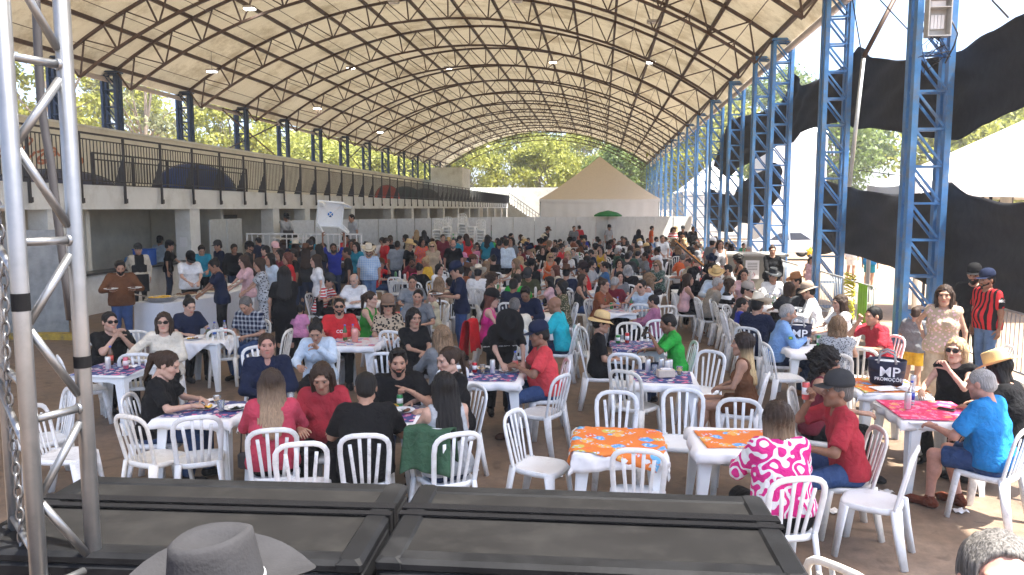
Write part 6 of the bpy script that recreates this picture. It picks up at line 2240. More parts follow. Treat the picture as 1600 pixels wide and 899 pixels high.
def held_plate(res, side, lab):
    o, rz, J = res
    p = local(o, rz, J['W' + side] + np.array((0, -.13, .035)))
    plate(p.x, p.y, p.z, lab, (2, 1), seed=77)
held_plate(brn, 'L', "plate carried in the left hand of the man in brown sweater")
held_plate(brn, 'R', "plate carried in the right hand of the man in brown sweater")
held_plate(nvp, 'L', "plate of food carried by the man in navy polo")
_r = random.Random(77)
for (p, h, nm) in ((pa, ha, "the eating young woman's table"), (pb, hb_, "the red sweater woman's table"), (pc, hc, "the table between the men in black"), (pe, he, "the navy woman's table"), (pf, hf, "the red T-shirt man's table"), (pg, hg, "the coral T-shirt man's table"),
                   (ph_, hh, "the striped shirt man's table"), (pj, hj, "the two boys' table"), (pr, hr_, "the green can table"), (ps, hs, "the leopard print woman's table"), (pt_, ht, "the turquoise polo man's table"), (pq, hq_, "the table behind the white hat"), (po, ho, "the grey blouse woman's table"), (pd, hd_, "the clasped hands man's table")):
    for k in range(3):
        dx, dy = _r.uniform(-.28, .28), _r.uniform(-.28, .28)
        x, y, z = on(p, h, dx, dy)
        q = _r.random()
        pos = "left" if dx < 0 else "right"
        if q < .35:
            cup(x, y, z, f"{ORD[k]} item, clear cup on the {pos} of {nm}", fill=_r.choice([None, (.5, .25, .03), (.25, .05, .02)]))
        elif q < .6:
            can(x, y, z, _r.choice([(.7, .72, .75), (.6, .05, .05), (.05, .3, .1)]), f"{ORD[k]} item, drink can on the {pos} of {nm}", h=_r.choice([.123, .155]), band=(.7, .7, .7))
        elif q < .8:
            bottle(x, y, z, _r.choice([None, (.04, .12, .03), (.1, .04, .015)]), f"{ORD[k]} item, bottle on the {pos} of {nm}", band=(.6, .1, .08))
        else:
            b = MB(); b.sheet(lambda u, v: ((u - .5) * .13, (v - .5) * .12, .012 + .012 * math.sin(u * 9 + k) * math.sin(v * 8 + dx * 9)), 7, 7)
            solidify(b.build("paper_napkin", M_cloth_w, loc=(x, y, z), rz=_r.uniform(0, 3), label=f"{ORD[k]} item, crumpled napkin on the {pos} of {nm}", cat="napkin"), .002)
# ---- ice bucket bags with lettering
def bucket(x, y, z, label, rz):
    t = thing("ice_bucket_bag", label, "ice bucket", (x, y, z), rz)
    m = basic("navy_bucket_fabric", (.012, .015, .04), .6)
    b = MB(); b.lathe([(.165, 0), (.185, .12), (.20, .27), (.197, .275), (.19, .262), (.19, .14)], 22, sx=1.0, sy=.8); b.build("body", m, t)
    b = MB()
    for s in (-1, 1):
        b.tube([(-.09, s * .155, .25), (-.07, s * .12, .345), (0, s * .08, .375), (.07, s * .12, .345), (.09, s * .155, .25)], .013, 6)
    b.build("handle", basic("grey_strap", (.3, .3, .3), .7), t)
    b = MB(); b.lathe([(.01, .20), (.16, .235), (.12, .26), (.02, .265)], 14, sy=.8); b.build("ice", basic("ice_cubes", (.75, .78, .8), .2, bump=.6, bscale=30), t)
    text("MP", .15, M_txt_w, t, Matrix.Translation((.03, -.158, .155)) @ FACE @ Matrix.Rotation(R(-6), 4, 'X'), sx=1.1, ext=.003)
    text("PROMOÇÕES", .052, M_txt_w, t, Matrix.Translation((.03, -.152, .075)) @ FACE @ Matrix.Rotation(R(-6), 4, 'X'), sx=.95, ext=.003)
x, y, z = on(pn, hn, .05, .02); bucket(x, y, z, "navy ice bucket bag lettered MP on the table with orange cloth", math.atan2(-x, y) + .0)
x, y, z = on(po, ho, -.13, .28); bucket(x, y, z + .02, "navy ice bucket bag lettered MP beside the man in pale blue shirt", math.atan2(-x, y))

# ---- clothes hung over chairs
def jacket(px, py, z, rz, mat, label, w_=.40, front=.42, back=.35, seed=1):
    """garment folded over a chair back: px, py is the ridge centre"""
    p = P(px, py, z)
    rr = random.Random(seed)
    b = MB()
    def fn(u, v):
        s = -back + (front + back) * v
        a = (u - .5) * w_ * (1 + .25 * abs(s))
        d = 1 if s > 0 else -1
        y = d * min(abs(s) * 1.6, .058) + d * .10 * max(0, abs(s) - .03) + .018 * math.sin(a * 32 + 3 * s) * min(1, abs(s) * 6) * d
        zz = -max(0, abs(s) - .03) + .012 * math.sin(a * 21) - .10 * max(0, abs(u - .5) - .35) * 2 * (abs(s) > .05)
        return (a, y - .0, zz)
    b.sheet(fn, 22, 26)
    o = b.build("jacket", mat, loc=p, rz=rz, label=label, cat="jacket")
    return solidify(o, .012)
jacket(672, 668, .90, R(165), cloth((.045, .105, .06)), "sage green jacket hung over an empty front chair", seed=2, w_=.42, front=.38, back=.3)
jacket(735, 500, .92, R(80), cloth((.50, .015, .02)), "bright red jacket hung over the chair of the magenta top", seed=3, w_=.40, front=.62, back=.5)
jacket(652, 428, .92, R(130), cloth((.62, .02, .22)), "bright pink jacket hung over a chair in the middle rows", seed=4, w_=.52, front=.5, back=.4)
# handbag hanging from the chair of the pink red sweater
p = P(383, 720, .35)
t = thing("handbag", "small black handbag hanging beside the pink red sweater chair", "bag", p)
b = MB(); b.box((0, 0, 0), (.13, .06, .16), bev=.02); b.build("pouch", M_dark, t)
b = MB(); b.tube([(-.04, 0, .07), (-.02, 0, .35), (0, 0, .48), (.02, 0, .35), (.04, 0, .07)], .007, 6); b.build("strap", M_dark, t)
# small objects in hands
def held(res, side, off, builder):
    o, rz, J = res
    p = local(o, rz, J['W' + side] + np.array(off))
    builder(p)
held(rp, 'R', (.02, -.05, .05), lambda p: can(p.x, p.y, p.z - .06, (.6, .12, .12), "red and white can raised to the mouth of the man in dark cap", band=(.7, .7, .7), h=.15))
def ph2(p):
    t = phone_on(p.x, p.y, p.z, 0, "phone in blue case held by the boy in green polo"); t.rotation_euler = (R(60), 0, R(-60))
held(gb, 'L', (0, -.08, .03), ph2)
for res_, tx, sz, upz, off in ((nk, "✓", .05, .05, .15), (gb, "", .05, .05, .15)):
    if tx:
        pass
# football shirt lettering on the sleeve of the jersey (print)
o, rz, J = jm
M = Matrix.Translation(Vector(J['EL'] * .35 + J['SL'] * .65) + Vector((.083, -.02, 0))) @ Matrix.Rotation(R(90), 4, 'Z') @ FACE
text("MSC", .055, M_txt_w, o, M, ext=.002)
o, rz, J = bs
b = MB(); b.box((0, 0, 0), (.055, .006, .042)); q = link("flag_patch", b.mesh("flag_patch", basic("flag_green", (.02, .25, .05), .7)), o, loc=Vector(J['SR'] * .5 + J['ER'] * .5) + Vector((-.078, 0, 0)), rz=R(90))
b = MB(); b.box((0, 0, 0), (.03, .006, .022)); link("flag_lozenge", b.mesh("flag_lozenge", basic("flag_yellow", (.6, .5, .03), .7)), q, loc=(0, .003, 0))

# ---- carried upside-down table
o, rz, J = car
top = local(o, rz, (0, -.15, 2.12))
t = thing("plastic_table", "upturned white plastic table carried overhead, blue sticker underneath", "table", top, 0)
t.rotation_euler = (R(90), 0, rz + R(4))
for n, me in table_me:
    link(n, me, t)
t.location = D(516, 336, top.y) + Vector((0, -.70, 0))
t.location = D(516, 335, top.y + .2)
t.rotation_euler = (R(82), R(6), rz)
# underside faces the camera: flip so the tabletop is the far side
t.rotation_euler = (R(-80), R(4), rz + R(12))
_off = t.rotation_euler.to_matrix() @ Vector((0, 0, .70))
t.location = Vector(t.location) - _off
b = MB(); b.lathe([(.001, 0), (.075, .0), (.075, .004)], 14, c=(0, 0, .682))
b.build("sticker", basic("blue_sticker", (.02, .18, .55), .5), t)
b = MB()
for s in (-1, 1):
    b.bar((-.33, -.33 * s, .678), (.33, .33 * s, .678), .02, .02)
b.build("underside_rib", M_plas2, t)

# ---- far crowd: a regular field of tables with people, filling between the people placed above
names_c = dict(k="black", n="navy", w="white", g="grey", dg="charcoal", lg="light grey", r="red", teal="teal", blue="blue", pale="pale blue", green="green", olive="olive", brown="brown", maroon="maroon", pink="pink", lpink="pale pink", beige="beige", yel="yellow", orange="orange", roy="royal blue", rust="rust", lb="sky blue", cream="cream", purple="purple", dgreen="dark green")
pool_c = ['k'] * 9 + ['w'] * 6 + ['n'] * 3 + ['g'] * 3 + ['dg'] * 3 + ['lg', 'lg', 'r', 'r', 'r', 'teal', 'blue', 'pale', 'pale', 'green', 'olive', 'brown', 'maroon', 'maroon', 'pink', 'lpink', 'beige', 'beige', 'yel', 'orange', 'roy', 'rust', 'lb', 'cream', 'cream', 'purple', 'dgreen']
hairn = dict(short="short hair", buzz="cropped hair", long="long hair", longback="long hair", pony="ponytail", bun="tied hair", bob="bobbed hair", curly="curly hair")
rr = random.Random(11)
poses = []
for fem in (False, True):
    for hl, hr2, ln, hp2 in (('table', 'table', 10, 18), ('eat', 'table', 12, 28), ('lap', 'table', 4, 6), ('mouth', 'table', 10, 10), ('cross', 'cross', 6, 4)):
        poses.append(dict(pose='sit', fem=fem, hL=hl, hR=hr2, lean=ln, hp=hp2, top='tee'))
        poses.append(dict(pose='sit', fem=fem, hL=hr2, hR=hl, lean=ln + 3, hp=hp2 - 4, top='long' if not fem else 'tank'))
def free(x, y, r=.62):
    return all((x - a) ** 2 + (y - b) ** 2 > r * r for a, b in people_log)
FARC = MB()
_cv = np.array(_all2.v)
def far_seat(x, y, rz):
    FARC.add([tuple(p) for p in xf(_cv, Matrix.Translation((x, y, 0)) @ Matrix.Rotation(rz, 4, 'Z'))], _all2.f, 0, True)
row = 0
ncrowd = 0
Y = 16.6
while Y < 39.5:
    col = 0
    X = -11.5 + (row % 2) * .6
    while X < 4.6:
        x, y = X + rr.uniform(-.2, .2), Y + rr.uniform(-.2, .2)
        X += 2.0
        pxl = 940 + (x / y) * 1200
        fence_y = 29.2 + (x + 12.3) * 1.8 if x < -5.9 else 41.2 + (x + 5.9) * .47
        if y > fence_y - 2.0 or x < -12.0 or (x < -6.6 and y < 24 and x / y < -.29):
            continue
        if .17 < x / y < .25 and 17 < y < 25.5:
            continue
        if x / y < -.33 or (y < 19.5 and x / y < -.22):
            continue
        if 16 < y < 28 and -.34 < x / y < -.24 and row % 2:
            continue
        if not free(x, y, .5) or any(math.hypot(x - a, y - b_) < 1.0 for a, b_ in tables_log):
            continue
        col += 1
        rowname = f"{ordw(row)} far row"
        tz = rr.uniform(-.15, .15)
        table(x, y, tz, f"{ordw(col - 1)} white table from the left in the {rowname} of the crowd", "white tables of the far rows", parts=False)
        if rr.random() < .5:
            mat = rr.choice([FL_BLUE, FL_MIX, M_cloth_w, M_cloth_w, FL_RED, FL_ORANGE, FL_PINK])
            cloth_over("tablecloth", x, y, .724, .9, .9, tz, mat, f"cloth on the {ordw(col - 1)} table from the left in the {rowname}", seed=col + row, group="cloths on the far tables")
        for k in range(rr.randint(1, 4)):
            b = MB()
            h = rr.choice([.12, .16, .24]); b.lathe([(.034, 0), (.034, h * .8), (.02, h)], 7)
            b.build("drink_can", basic("can_far%d" % (k % 3), ((.7, .7, .7), (.5, .06, .05), (.08, .25, .1))[k % 3], .35), loc=(x + rr.uniform(-.25, .25), y + rr.uniform(-.25, .25), .732),
                    label=f"{['silver', 'red', 'green'][k % 3]} drink {['tumbler', 'can', 'bottle', 'cup'][k]} on the {ordw(col - 1)} table from the left in the {rowname}", cat="drink can", group="cans on the far tables")
        side_n = ("near", "right", "far", "left")
        for q in range(4):
            a = tz + q * math.pi / 2
            dx, dy = math.sin(a) * .72, -math.cos(a) * .72
            cx, cy = x + dx + rr.uniform(-.08, .08), y + dy + rr.uniform(-.08, .08)
            if not free(cx, cy):
                continue
            occ = rr.random() < (.85 if y > 22 else .62)
            where = f"{side_n[q]} side of {ordw(col - 1)} table from left, {rowname}"
            if not occ and y >= 27:
                far_seat(cx, cy, a + math.pi + rr.uniform(-.3, .3))
                continue
            if not occ:
                chair(cx, cy, a + math.pi + rr.uniform(-.3, .3), f"empty chair on the {where}", "empty white plastic chairs", parts=False)
                continue
            sp = dict(rr.choice(poses))
            c1 = rr.choice(pool_c)
            fem = sp['fem']
            hk = rr.choice(['long', 'longback', 'pony', 'bun', 'bob', 'curly', 'long']) if fem else rr.choice(['short', 'short', 'buzz', 'short'])
            hcx = rr.choice(['black', 'black', 'black', 'black', 'brown', 'brown', 'brown', 'blond', 'ombre', 'auburn']) if fem else rr.choice(['black', 'black', 'black', 'black', 'dgrey', 'grey'])
            hat = rr.choice([None] * 8 + ['cap', 'cap', 'cowboy', 'cowboyflat']) if not fem else rr.choice([None] * 9 + ['cowboyflat', 'cap'])
            hatc = rr.choice(['k', 'dg', 'cream', 'bhat', 'n', 'straw'])
            rz = a + math.pi
            look = math.atan2(-cx, cy)
            lab = f"{'woman' if fem else 'man'} in {names_c[c1]} with {hairn[hk]}" .replace(" with ", (f", {dict(cap='cap', cowboy='stetson', cowboyflat='hat')[hat]}, " if hat else ", "))
            where = f"{side_n[q]} side, {ordw(col - 1)} table, {rowname}"
            lab = " ".join((lab + f", {where}").split()[:16])
            person(cx, cy, math.degrees(rz - look) + rr.uniform(-18, 18), sp, lab, skin=rr.choice(['tan', 'tan', 'brown', 'light', 'light', 'rosy', 'dark']), hairk=hk, hairc=hcx, topc=cloth(C_[c1]),
                   botc=cloth(C_[rr.choice(['djean', 'k', 'jean'])]), hat=hat, hatc=C_[hatc], glasses=rr.random() < .12, beardk=(None if fem or rr.random() < .6 else 'short'),
                   group="diners in the far rows", scale=rr.uniform(.95, 1.05), seat=(f"chair in use on the {where}" if y < 27 else None), lod=2)
            ncrowd += 1
            if y >= 27:
                far_seat(cx, cy, rz)
    Y += 1.95
    row += 1
FARC.build('plastic_chairs', M_plas, label='white plastic chairs of the farthest crowd rows seen as one mass', cat='chairs', kind='stuff')
# standing guests among the far rows
for k in range(16):
    px = rr.uniform(560, 1080); py = rr.uniform(352, 366)
    c1 = rr.choice(pool_c); fem = rr.random() < .5
    pos = P(px, py, 1.6)
    if not free(pos.x, pos.y, .7) or (px < 640 and pos.y > 30):
        continue
    T(px, py, rr.uniform(-180, 180), f"{'woman' if fem else 'man'} in {names_c[c1]} standing among the far tables, {ORD[k]} of the standing guests", c1, 'djean', fem=fem,
      hairk='long' if fem else 'short', hairc=rr.choice(['black', 'brown', 'blond']), skin=rr.choice(['tan', 'light', 'brown']), top='tee', group="guests standing in the far rows")
print("tris", sum(len(me.loops) - 2 * len(me.polygons) for me in bpy.data.meshes) / 1e6)
print("crowd", ncrowd, "people", len(people_log), "chairs", len(chair_log), "bodies", len(BODIES))
# ================================================================ RIGHT SIDE: CLOTH, BARRIERS, COUNTER
M_shade = basic("black_shade_cloth", (.018, .018, .022), .75, var=.25, scale=6, bump=.5, bscale=5, spec=.25)
def swag(samples, label, seed, X=6.55):
    xs = [s[0] for s in samples]
    def lerp(px, k):
        for a, b_ in zip(samples, samples[1:]):
            if px <= b_[0]:
                t = (px - a[0]) / (b_[0] - a[0])
                t = t * t * (3 - 2 * t) * .5 + t * .5
                return a[k] + (b_[k] - a[k]) * t
        return samples[-1][k]
    Y0, Y1 = atX(xs[0], 300, X).y, atX(xs[-1], 300, X).y
    b = MB()
    rr = random.Random(seed)
    p1, p2 = rr.uniform(0, 6), rr.uniform(0, 6)
    nu = max(30, int(abs(Y0 - Y1) * 5))
    def fn(u, v):
        Y = Y0 + (Y1 - Y0) * u
        px = 800 + 1200 * math.tan(math.atan2(X, Y) + YAW)
        zt = atX(px, lerp(px, 1), X).z
        zb = atX(px, lerp(px, 2), X).z
        z = zt + (zb - zt) * v
        d = .10 * math.sin(math.pi * v) * math.sin(Y * .9 + p1) + .035 * math.sin(7 * z + 2.4 * Y + p2 + math.sin(Y * 1.1)) + .02 * math.sin(13 * z - 1.7 * Y)
        return (X + .10 + d, Y, z)
    b.sheet(fn, nu, 26)
    o = b.build("shade_cloth", M_shade, label=label, cat="cloth")
    return solidify(o, .006)
swag([(1112, 250, 262), (1130, 192, 280), (1150, 186, 262), (1180, 180, 247), (1208, 168, 228), (1228, 122, 225), (1240, 140, 210), (1262, 131, 202), (1284, 118, 197), (1303, 110, 192), (1322, 82, 205), (1345, 98, 203), (1380, 102, 208), (1420, 100, 216), (1475, 88, 222), (1520, 60, 198), (1560, 35, 178), (1600, 8, 160), (1700, -70, 110)],
     "long upper black shade cloth swagged between the blue towers", 1)
swag([(1108, 296, 350), (1120, 303, 362), (1140, 306, 363), (1152, 285, 348), (1175, 272, 352), (1203, 255, 318), (1213, 262, 300)], "lower black shade cloth between the far blue towers", 2)
swag([(1278, 282, 398), (1300, 288, 394), (1340, 298, 402), (1380, 304, 415), (1415, 303, 432), (1445, 300, 446), (1470, 284, 452), (1500, 306, 462), (1560, 318, 480), (1600, 315, 495), (1690, 300, 540)], "large lower black shade cloth sagging behind the football shirt", 3)

def barrier(x, y, rz, label, L=2.0):
    t = thing("crowd_barrier", label, "barrier", (x, y, 0), rz, "steel crowd barriers along the right side")
    b = MB()
    b.tube([(-L / 2, 0, .18), (-L / 2, 0, 1.06), (-L / 2 + .06, 0, 1.1), (L / 2 - .06, 0, 1.1), (L / 2, 0, 1.06), (L / 2, 0, .18)], .019, 6)
    b.tube([(-L / 2, 0, .2), (L / 2, 0, .2)], .017, 6)
    b.build("frame", M_galv, t)
    for s in (-1, 1):
        q = MB(); q.box((s * L * .38, 0, .10), (.05, .5, .02)); q.box((s * L * .38, 0, .15), (.03, .03, .1)); q.build("foot", M_galv, t)
    for k in range(15):
        link("bar", BARME, t, loc=(-L / 2 + (k + 1) * L / 16, 0, .65))
_b = MB(); _b.tube([(0, 0, -.44), (0, 0, .44)], .008, 5); BARME = _b.mesh("bar", M_galv)
for k, y in enumerate((8.2, 10.3, 12.4, 14.4, 17.2, 19.3, 23.2, 25.3)):
    barrier((6.35 if y < 15 else 5.5) + .05 * (k % 2), y, R(90), f"{ORD[k]} galvanised crowd barrier from the stage along the blue towers")

# counter with a notice
t = thing("concrete_counter", "grey concrete counter with a paper notice near the right towers", "counter", (4.75, 25.3, 0))
b = MB(); b.box((0, 0, .6), (1.9, 1.3, 1.2)); b.build("body", basic("rough_grey_concrete", (.26, .25, .21), .9, var=.2, scale=3, dirt=(.16, .15, .12), bump=.5), t)
b = MB(); b.box((0, 0, 1.23), (2.05, 1.45, .07)); b.build("top_slab", basic("slab_concrete", (.33, .32, .29), .9), t)
b = MB(); b.box((-.05, -.66, .78), (.42, .01, .58)); pn_ = b.build("paper_notice", M_cloth_w, t)
b = MB()
for k in range(5):
    b.box((-.05, -.668, .98 - k * .05), (.3, .004, .014))
b.build("print_lines", M_txt_k, pn_, kind='stuff')
b = MB()
for k in range(16):
    a0, a1 = R(22.5 * k), R(22.5 * (k + 1))
    b.bar((-.05 + .08 * math.cos(a0), -.668, .62 + .08 * math.sin(a0)), (-.05 + .08 * math.cos(a1), -.668, .62 + .08 * math.sin(a1)), .014, .004)
b.bar((-.05 - .055, -.668, .62 - .055), (-.05 + .055, -.668, .62 + .055), .014, .004)
b.build("red_symbol", M_txt_r, pn_)
p = P(1082, 405, 1.3)
t = thing("tilted_board", "tilted black board with orange edge on a stand in the aisle", "stand", (p.x, p.y, 0))
b = MB(); b.tube([(0.25, 0, 0), (0.25, 0, 1.25)], .02, 6); b.box((.25, 0, .015), (.5, .4, .03)); b.build("pole", M_dark, t)
b = MB(); b.bar((-.45, 0, 1.75), (.30, 0, 1.1), .05, .4, up=(0, 1, 0)); b.build("board", M_dark, t)
b = MB(); b.bar((-.47, 0, 1.80), (.28, 0, 1.15), .03, .42, up=(0, 1, 0)); b.build("edge", basic("orange_edge", (.7, .3, .05), .5), t)

# lime bag and tinsel on the barrier
M_lime = basic("lime_green_plastic", (.25, .55, .02), .5)
p = D(1362, 468, 14.6)
t = thing("lime_banner", "lime green plastic sheet hung on the barrier beside the tall blue tower", "banner", (5.32, 16.3, .3), R(84))
b = MB(); b.sheet(lambda u, v: ((u - .5) * .7, .02 * math.sin(u * 20), v * .85), 16, 4); o = b.build("sheet", M_lime, t); solidify(o, .01)
t = thing("yellow_tinsel", "curly yellow tinsel hanging beside the lime green sheet", "tinsel", (5.25, 17.0, 0))
b = MB(); rr = random.Random(5)
for k in range(46):
    z, a = .35 + rr.random() * .9, rr.uniform(0, 6.28)
    pts = [(.10 * math.cos(a + q * .9) + .03 * math.sin(q), .16 * math.sin(a + q * .9), z + .03 * q) for q in range(4)]
    b.tube(pts, .012, 4)
b.build("strands", basic("yellow_foil", (.6, .55, .02), .3, .3), t, kind='stuff')
# balloon
p = P(1266, 393, 1.25)
t = thing("yellow_balloon", "yellow star shaped balloon held by the small child", "balloon", p)
b = MB()
vs = [(0, -.05, 0), (0, .05, 0)]
for k in range(10):
    r = .17 if k % 2 == 0 else .09
    vs.append((r * math.sin(k * math.pi / 5), 0, r * math.cos(k * math.pi / 5)))
b.add(vs, [(0, 2 + (k + 1) % 10, 2 + k) for k in range(10)] + [(1, 2 + k, 2 + (k + 1) % 10) for k in range(10)], 0, False)
b.build("balloon_skin", basic("yellow_foil2", (.75, .5, .03), .25, .2), t)
b = MB(); b.tube([(0, 0, -.1), (.02, 0, -.4)], .004, 4); b.build("string", M_txt_w, t)

# bracing pole and wires beyond the cloth
b = MB()
b.tube([D(1327, 292, 17.5), D(1349, 92, 17.5)], .045, 8); b.build("brace_pole", M_galv, label="grey bracing pole leaning behind the upper black cloth", cat="pole")
b = MB(); b.tube([D(1349, 90, 17.5), D(1400, -6, 17.5)], .05, 8); b.build("brace_pole", M_steel, label="brown pipe rising from the top of the grey bracing pole", cat="pole")
for k, (a, c, r) in enumerate((((1332, 0), (1347, 88), .012), ((1375, 0), (1420, 48), .012), ((1550, 0), (1576, 28), .02), ((1340, 266), (1430, 278), .01))):
    b = MB(); b.tube([D(*a, 16.5 + k * .1), D(*c, 16.5 + k * .1)], r, 5)
    b.build("wire", M_dark, label=("thin wire above the grey bracing pole", "thin wire running down to the tall nearest tower", "thick dark cable above the right end of the black cloth", "thin horizontal wire before the trees on the right")[k], cat="wire")

# electrical box on the nearest tower
c0 = D(1466, 27, 15.05)
t = thing("electrical_box", "open grey electrical box with breakers high on the nearest tower", "electrical box", c0)
Mb = basic("grey_box_metal", (.45, .44, .42), .5, .2)
b = MB()
b.box((-.19, 0, 0), (.02, .2, .66)); b.box((.19, 0, 0), (.02, .2, .66)); b.box((0, 0, .34), (.4, .2, .02)); b.box((0, 0, -.34), (.4, .2, .02)); b.box((0, .1, 0), (.4, .01, .66)); b.box((0, -.02, .16), (.36, .16, .015))
b.build("case", Mb, t)
for k in range(4):
    b = MB(); b.box((-.09 + .06 * k, .05, -.08), (.05, .06, .24)); b.build("breaker", M_cloth_w, t)
b = MB(); b.box((0, .05, .24), (.25, .06, .1)); b.build("terminal_block", M_cloth_w, t)
b = MB(); rr = random.Random(8)
for k in range(9):
    x0 = rr.uniform(-.15, .15)
    b.tube([(x0, -.02, -.34), (x0 + rr.uniform(-.2, .2), -.05, -.5), (x0 + rr.uniform(-.3, .3), 0, -.7), (rr.uniform(-.3, .3), .05, -.55 - rr.random() * .5)], .008, 4)
b.tube([(.2, 0, 0), (.35, 0, -.3), (.32, .05, -.5), (.2, .1, -.8)], .015, 5)
b.build("loose_cables", M_dark, t)

# ================================================================ TENTS, CAR, TREES OUTSIDE
M_tentw = basic("white_marquee_pvc", (.82, .82, .8), .5, var=.03)
M_tentb = basic("beige_marquee_canvas", (.66, .575, .46), .7, var=.06)
def marquee(x0, x1, y0, y1, eave, apex, label, mroof, walls=True, vl=.35):
    t = thing("marquee", label, "marquee", ((x0 + x1) / 2, (y0 + y1) / 2, 0))
    hx, hy = (x1 - x0) / 2, (y1 - y0) / 2
    cs = [(-hx, -hy), (hx, -hy), (hx, hy), (-hx, hy)]
    for k in range(4):
        a, c = cs[k], cs[(k + 1) % 4]
        b = MB()
        def fn(u, v):
            ex, ey = a[0] + (c[0] - a[0]) * u, a[1] + (c[1] - a[1]) * u
            s = 1 - v
            zz = eave + (apex - eave) * (v ** 1.12) - .10 * math.sin(math.pi * u) * s
            return (ex * s, ey * s, zz)
        b.sheet(fn, 14, 10); b.build("roof_panel", mroof, t)
        b = MB()
        b.sheet(lambda u, v: ((a[0] + (c[0] - a[0]) * u) * 1.002, (a[1] + (c[1] - a[1]) * u) * 1.002, eave - .10 * math.sin(math.pi * u) - vl * v), 14, 1); b.build("valance", mroof if vl > .3 else M_tentw, t)
        if walls:
            b = MB()
            b.sheet(lambda u, v: ((a[0] + (c[0] - a[0]) * u) * (.99 + .004 * math.sin(u * 60)), (a[1] + (c[1] - a[1]) * u) * (.99 + .004 * math.sin(u * 60)), (eave - .02) * v), 40, 3); b.build("wall_panel", M_tentw, t)
        b = MB(); b.tube([(a[0] * .985, a[1] * .985, 0), (a[0] * .985, a[1] * .985, eave - .02)], .06, 8); b.build("post", M_galv, t)
    return t
marquee(-4.5, 4.15, 56, 65, 3.35, 6.65, "beige peaked marquee with white walls at the far end under the roof", M_tentb, True, .2)
marquee(7.5, 22, 19.6, 23.0, 3.35, D(1853, 52, 21.3).z, "large white marquee close on the right beyond the black cloth", M_tentw, False)
marquee(10.6, 13.8, 50, 56, 7.4, 8.7, "tall bright white marquee beyond the second and third blue towers", M_tentw, True)
marquee(7.2, 14.4, 70, 80, 4.2, 7.5, "white marquee far off on the right beyond the blue towers", M_tentw, True)

b = MB(); q_ = D(1573, 300, 21.0); b.tube([(q_.x, q_.y, 0), (q_.x, q_.y, 3.5)], .13, 10); b.build('marquee_pole', M_galv, label='thick grey pole under the near white marquee on the right', cat='pole')
for k, (px, w_) in enumerate(((1500, 1.6), (1545, 1.2), (1592, 1.4))):
    q_ = D(px, 296, 22.3); t = thing('metal_stall_frame', ORD[k] + ' dark metal stall frame under the near white marquee', 'frame', (q_.x, q_.y, 0))
    b = MB()
    for zz in (2.2, 2.75, 3.1): b.box((0, 0, zz), (w_, .06, .06))
    b.build('rail', M_dark, t)
    for sx in (-1, 1):
        b = MB(); b.box((sx * w_ / 2, 0, 1.6), (.06, .06, 3.2)); b.build('post', M_dark, t)
    b = MB(); b.bar((-w_ / 2, 0, 2.2), (w_ / 2, 0, 3.1), .04); b.build('brace', M_dark, t)
def umbrella(px, py, Y, label):
    p = D(px, py, Y)
    t = thing("parasol", label, "parasol", (p.x, p.y, 0))
    m = basic("green_parasol_cloth", (.01, .17, .04), .7)
    b = MB(); b.lathe([(.78, p.z - .26), (.5, p.z - .11), (.02, p.z)], 8, smooth=False); b.build("canopy", m, t)
    b = MB(); b.lathe([(.785, p.z - .34), (.78, p.z - .26)], 8, smooth=False); b.build("valance", m, t)
    b = MB(); b.tube([(0, 0, 0), (0, 0, p.z)], .022, 6); b.build("pole", M_galv, t)
umbrella(950, 329, 44.0, "green parasol standing before the pale hoarding at the far end")

def car(x, y, rz, col, label):
    t = thing("parked_car", label, "car", (x, y, 0), rz)
    body = [(-2.1, .35), (-2.12, .75), (-2.0, .92), (-1.25, .98), (-.55, 1.42), (.7, 1.46), (1.35, 1.02), (2.0, .93), (2.12, .7), (2.1, .35)]
    mp = basic("car_paint_" + label.split()[0], col, .3, .5, var=.03)
    b = MB()
    rows = []
    for s, ins in ((-1, .0), (-1, .1), (1, .1), (1, .0)):
        pass
    ny = 6
    vs, fs = [], []
    n = len(body)
    for j in range(ny + 1):
        v = j / ny * 2 - 1
        for (X, Z) in body:
            w_ = .84 - (.16 * max(0, (Z - .95) / .5))
            rnd = 1 - .05 * abs(v) ** 6
            vs.append((X * rnd, v * w_, Z))
    for j in range(ny):
        for k in range(n):
            k2 = (k + 1) % n
            fs.append((j * n + k, j * n + k2, (j + 1) * n + k2, (j + 1) * n + k))
    fs.append(tuple(range(n))); fs.append(tuple(ny * n + k for k in range(n - 1, -1, -1)))
    b.add(vs, fs, 0, False); b.build("body", mp, t)
    for s in (-1, 1):
        for poly in ([(-1.1, 1.0), (-.52, 1.36), (-.02, 1.38), (-.02, 1.0)], [(.05, 1.0), (.05, 1.38), (.65, 1.38), (1.18, 1.02)]):
            b = MB(); vv = [(X, s * (.845 - .16 * max(0, (Z - .95) / .5)), Z) for X, Z in poly]
            b.add(vv, [(0, 1, 2, 3)]); b.build("window", M_lens, t)
    for X in (-1.3, 1.3):
        for s in (-1, 1):
            M = Matrix.Translation((X, s * .76, .32)) @ Matrix.Rotation(R(90), 4, 'X')
            b = MB(); b.lathe([(.2, -.1), (.32, -.09), (.32, .09), (.2, .1)], 18, M=M); w_ = b.build("wheel", M_dark, t)
            b = MB(); b.lathe([(.02, -.102), (.2, -.1), (.2, .1), (.02, .102)], 12, M=M); b.build("rim", M_galv, w_)
    for s in (-1, 1):
        b = MB(); b.box((-2.1, s * .6, .72), (.06, .3, .14)); b.build("headlight", M_cloth_w, t)
        b = MB(); b.box((2.1, s * .62, .78), (.06, .24, .14)); b.build("tail_light", M_txt_r, t)
car(9.8, 43, R(8), (.55, .57, .6), "silver car parked in the yard beyond the far blue towers")
car(14.2, 58, R(-5), (.06, .06, .07), "dark car parked beyond the silver car")

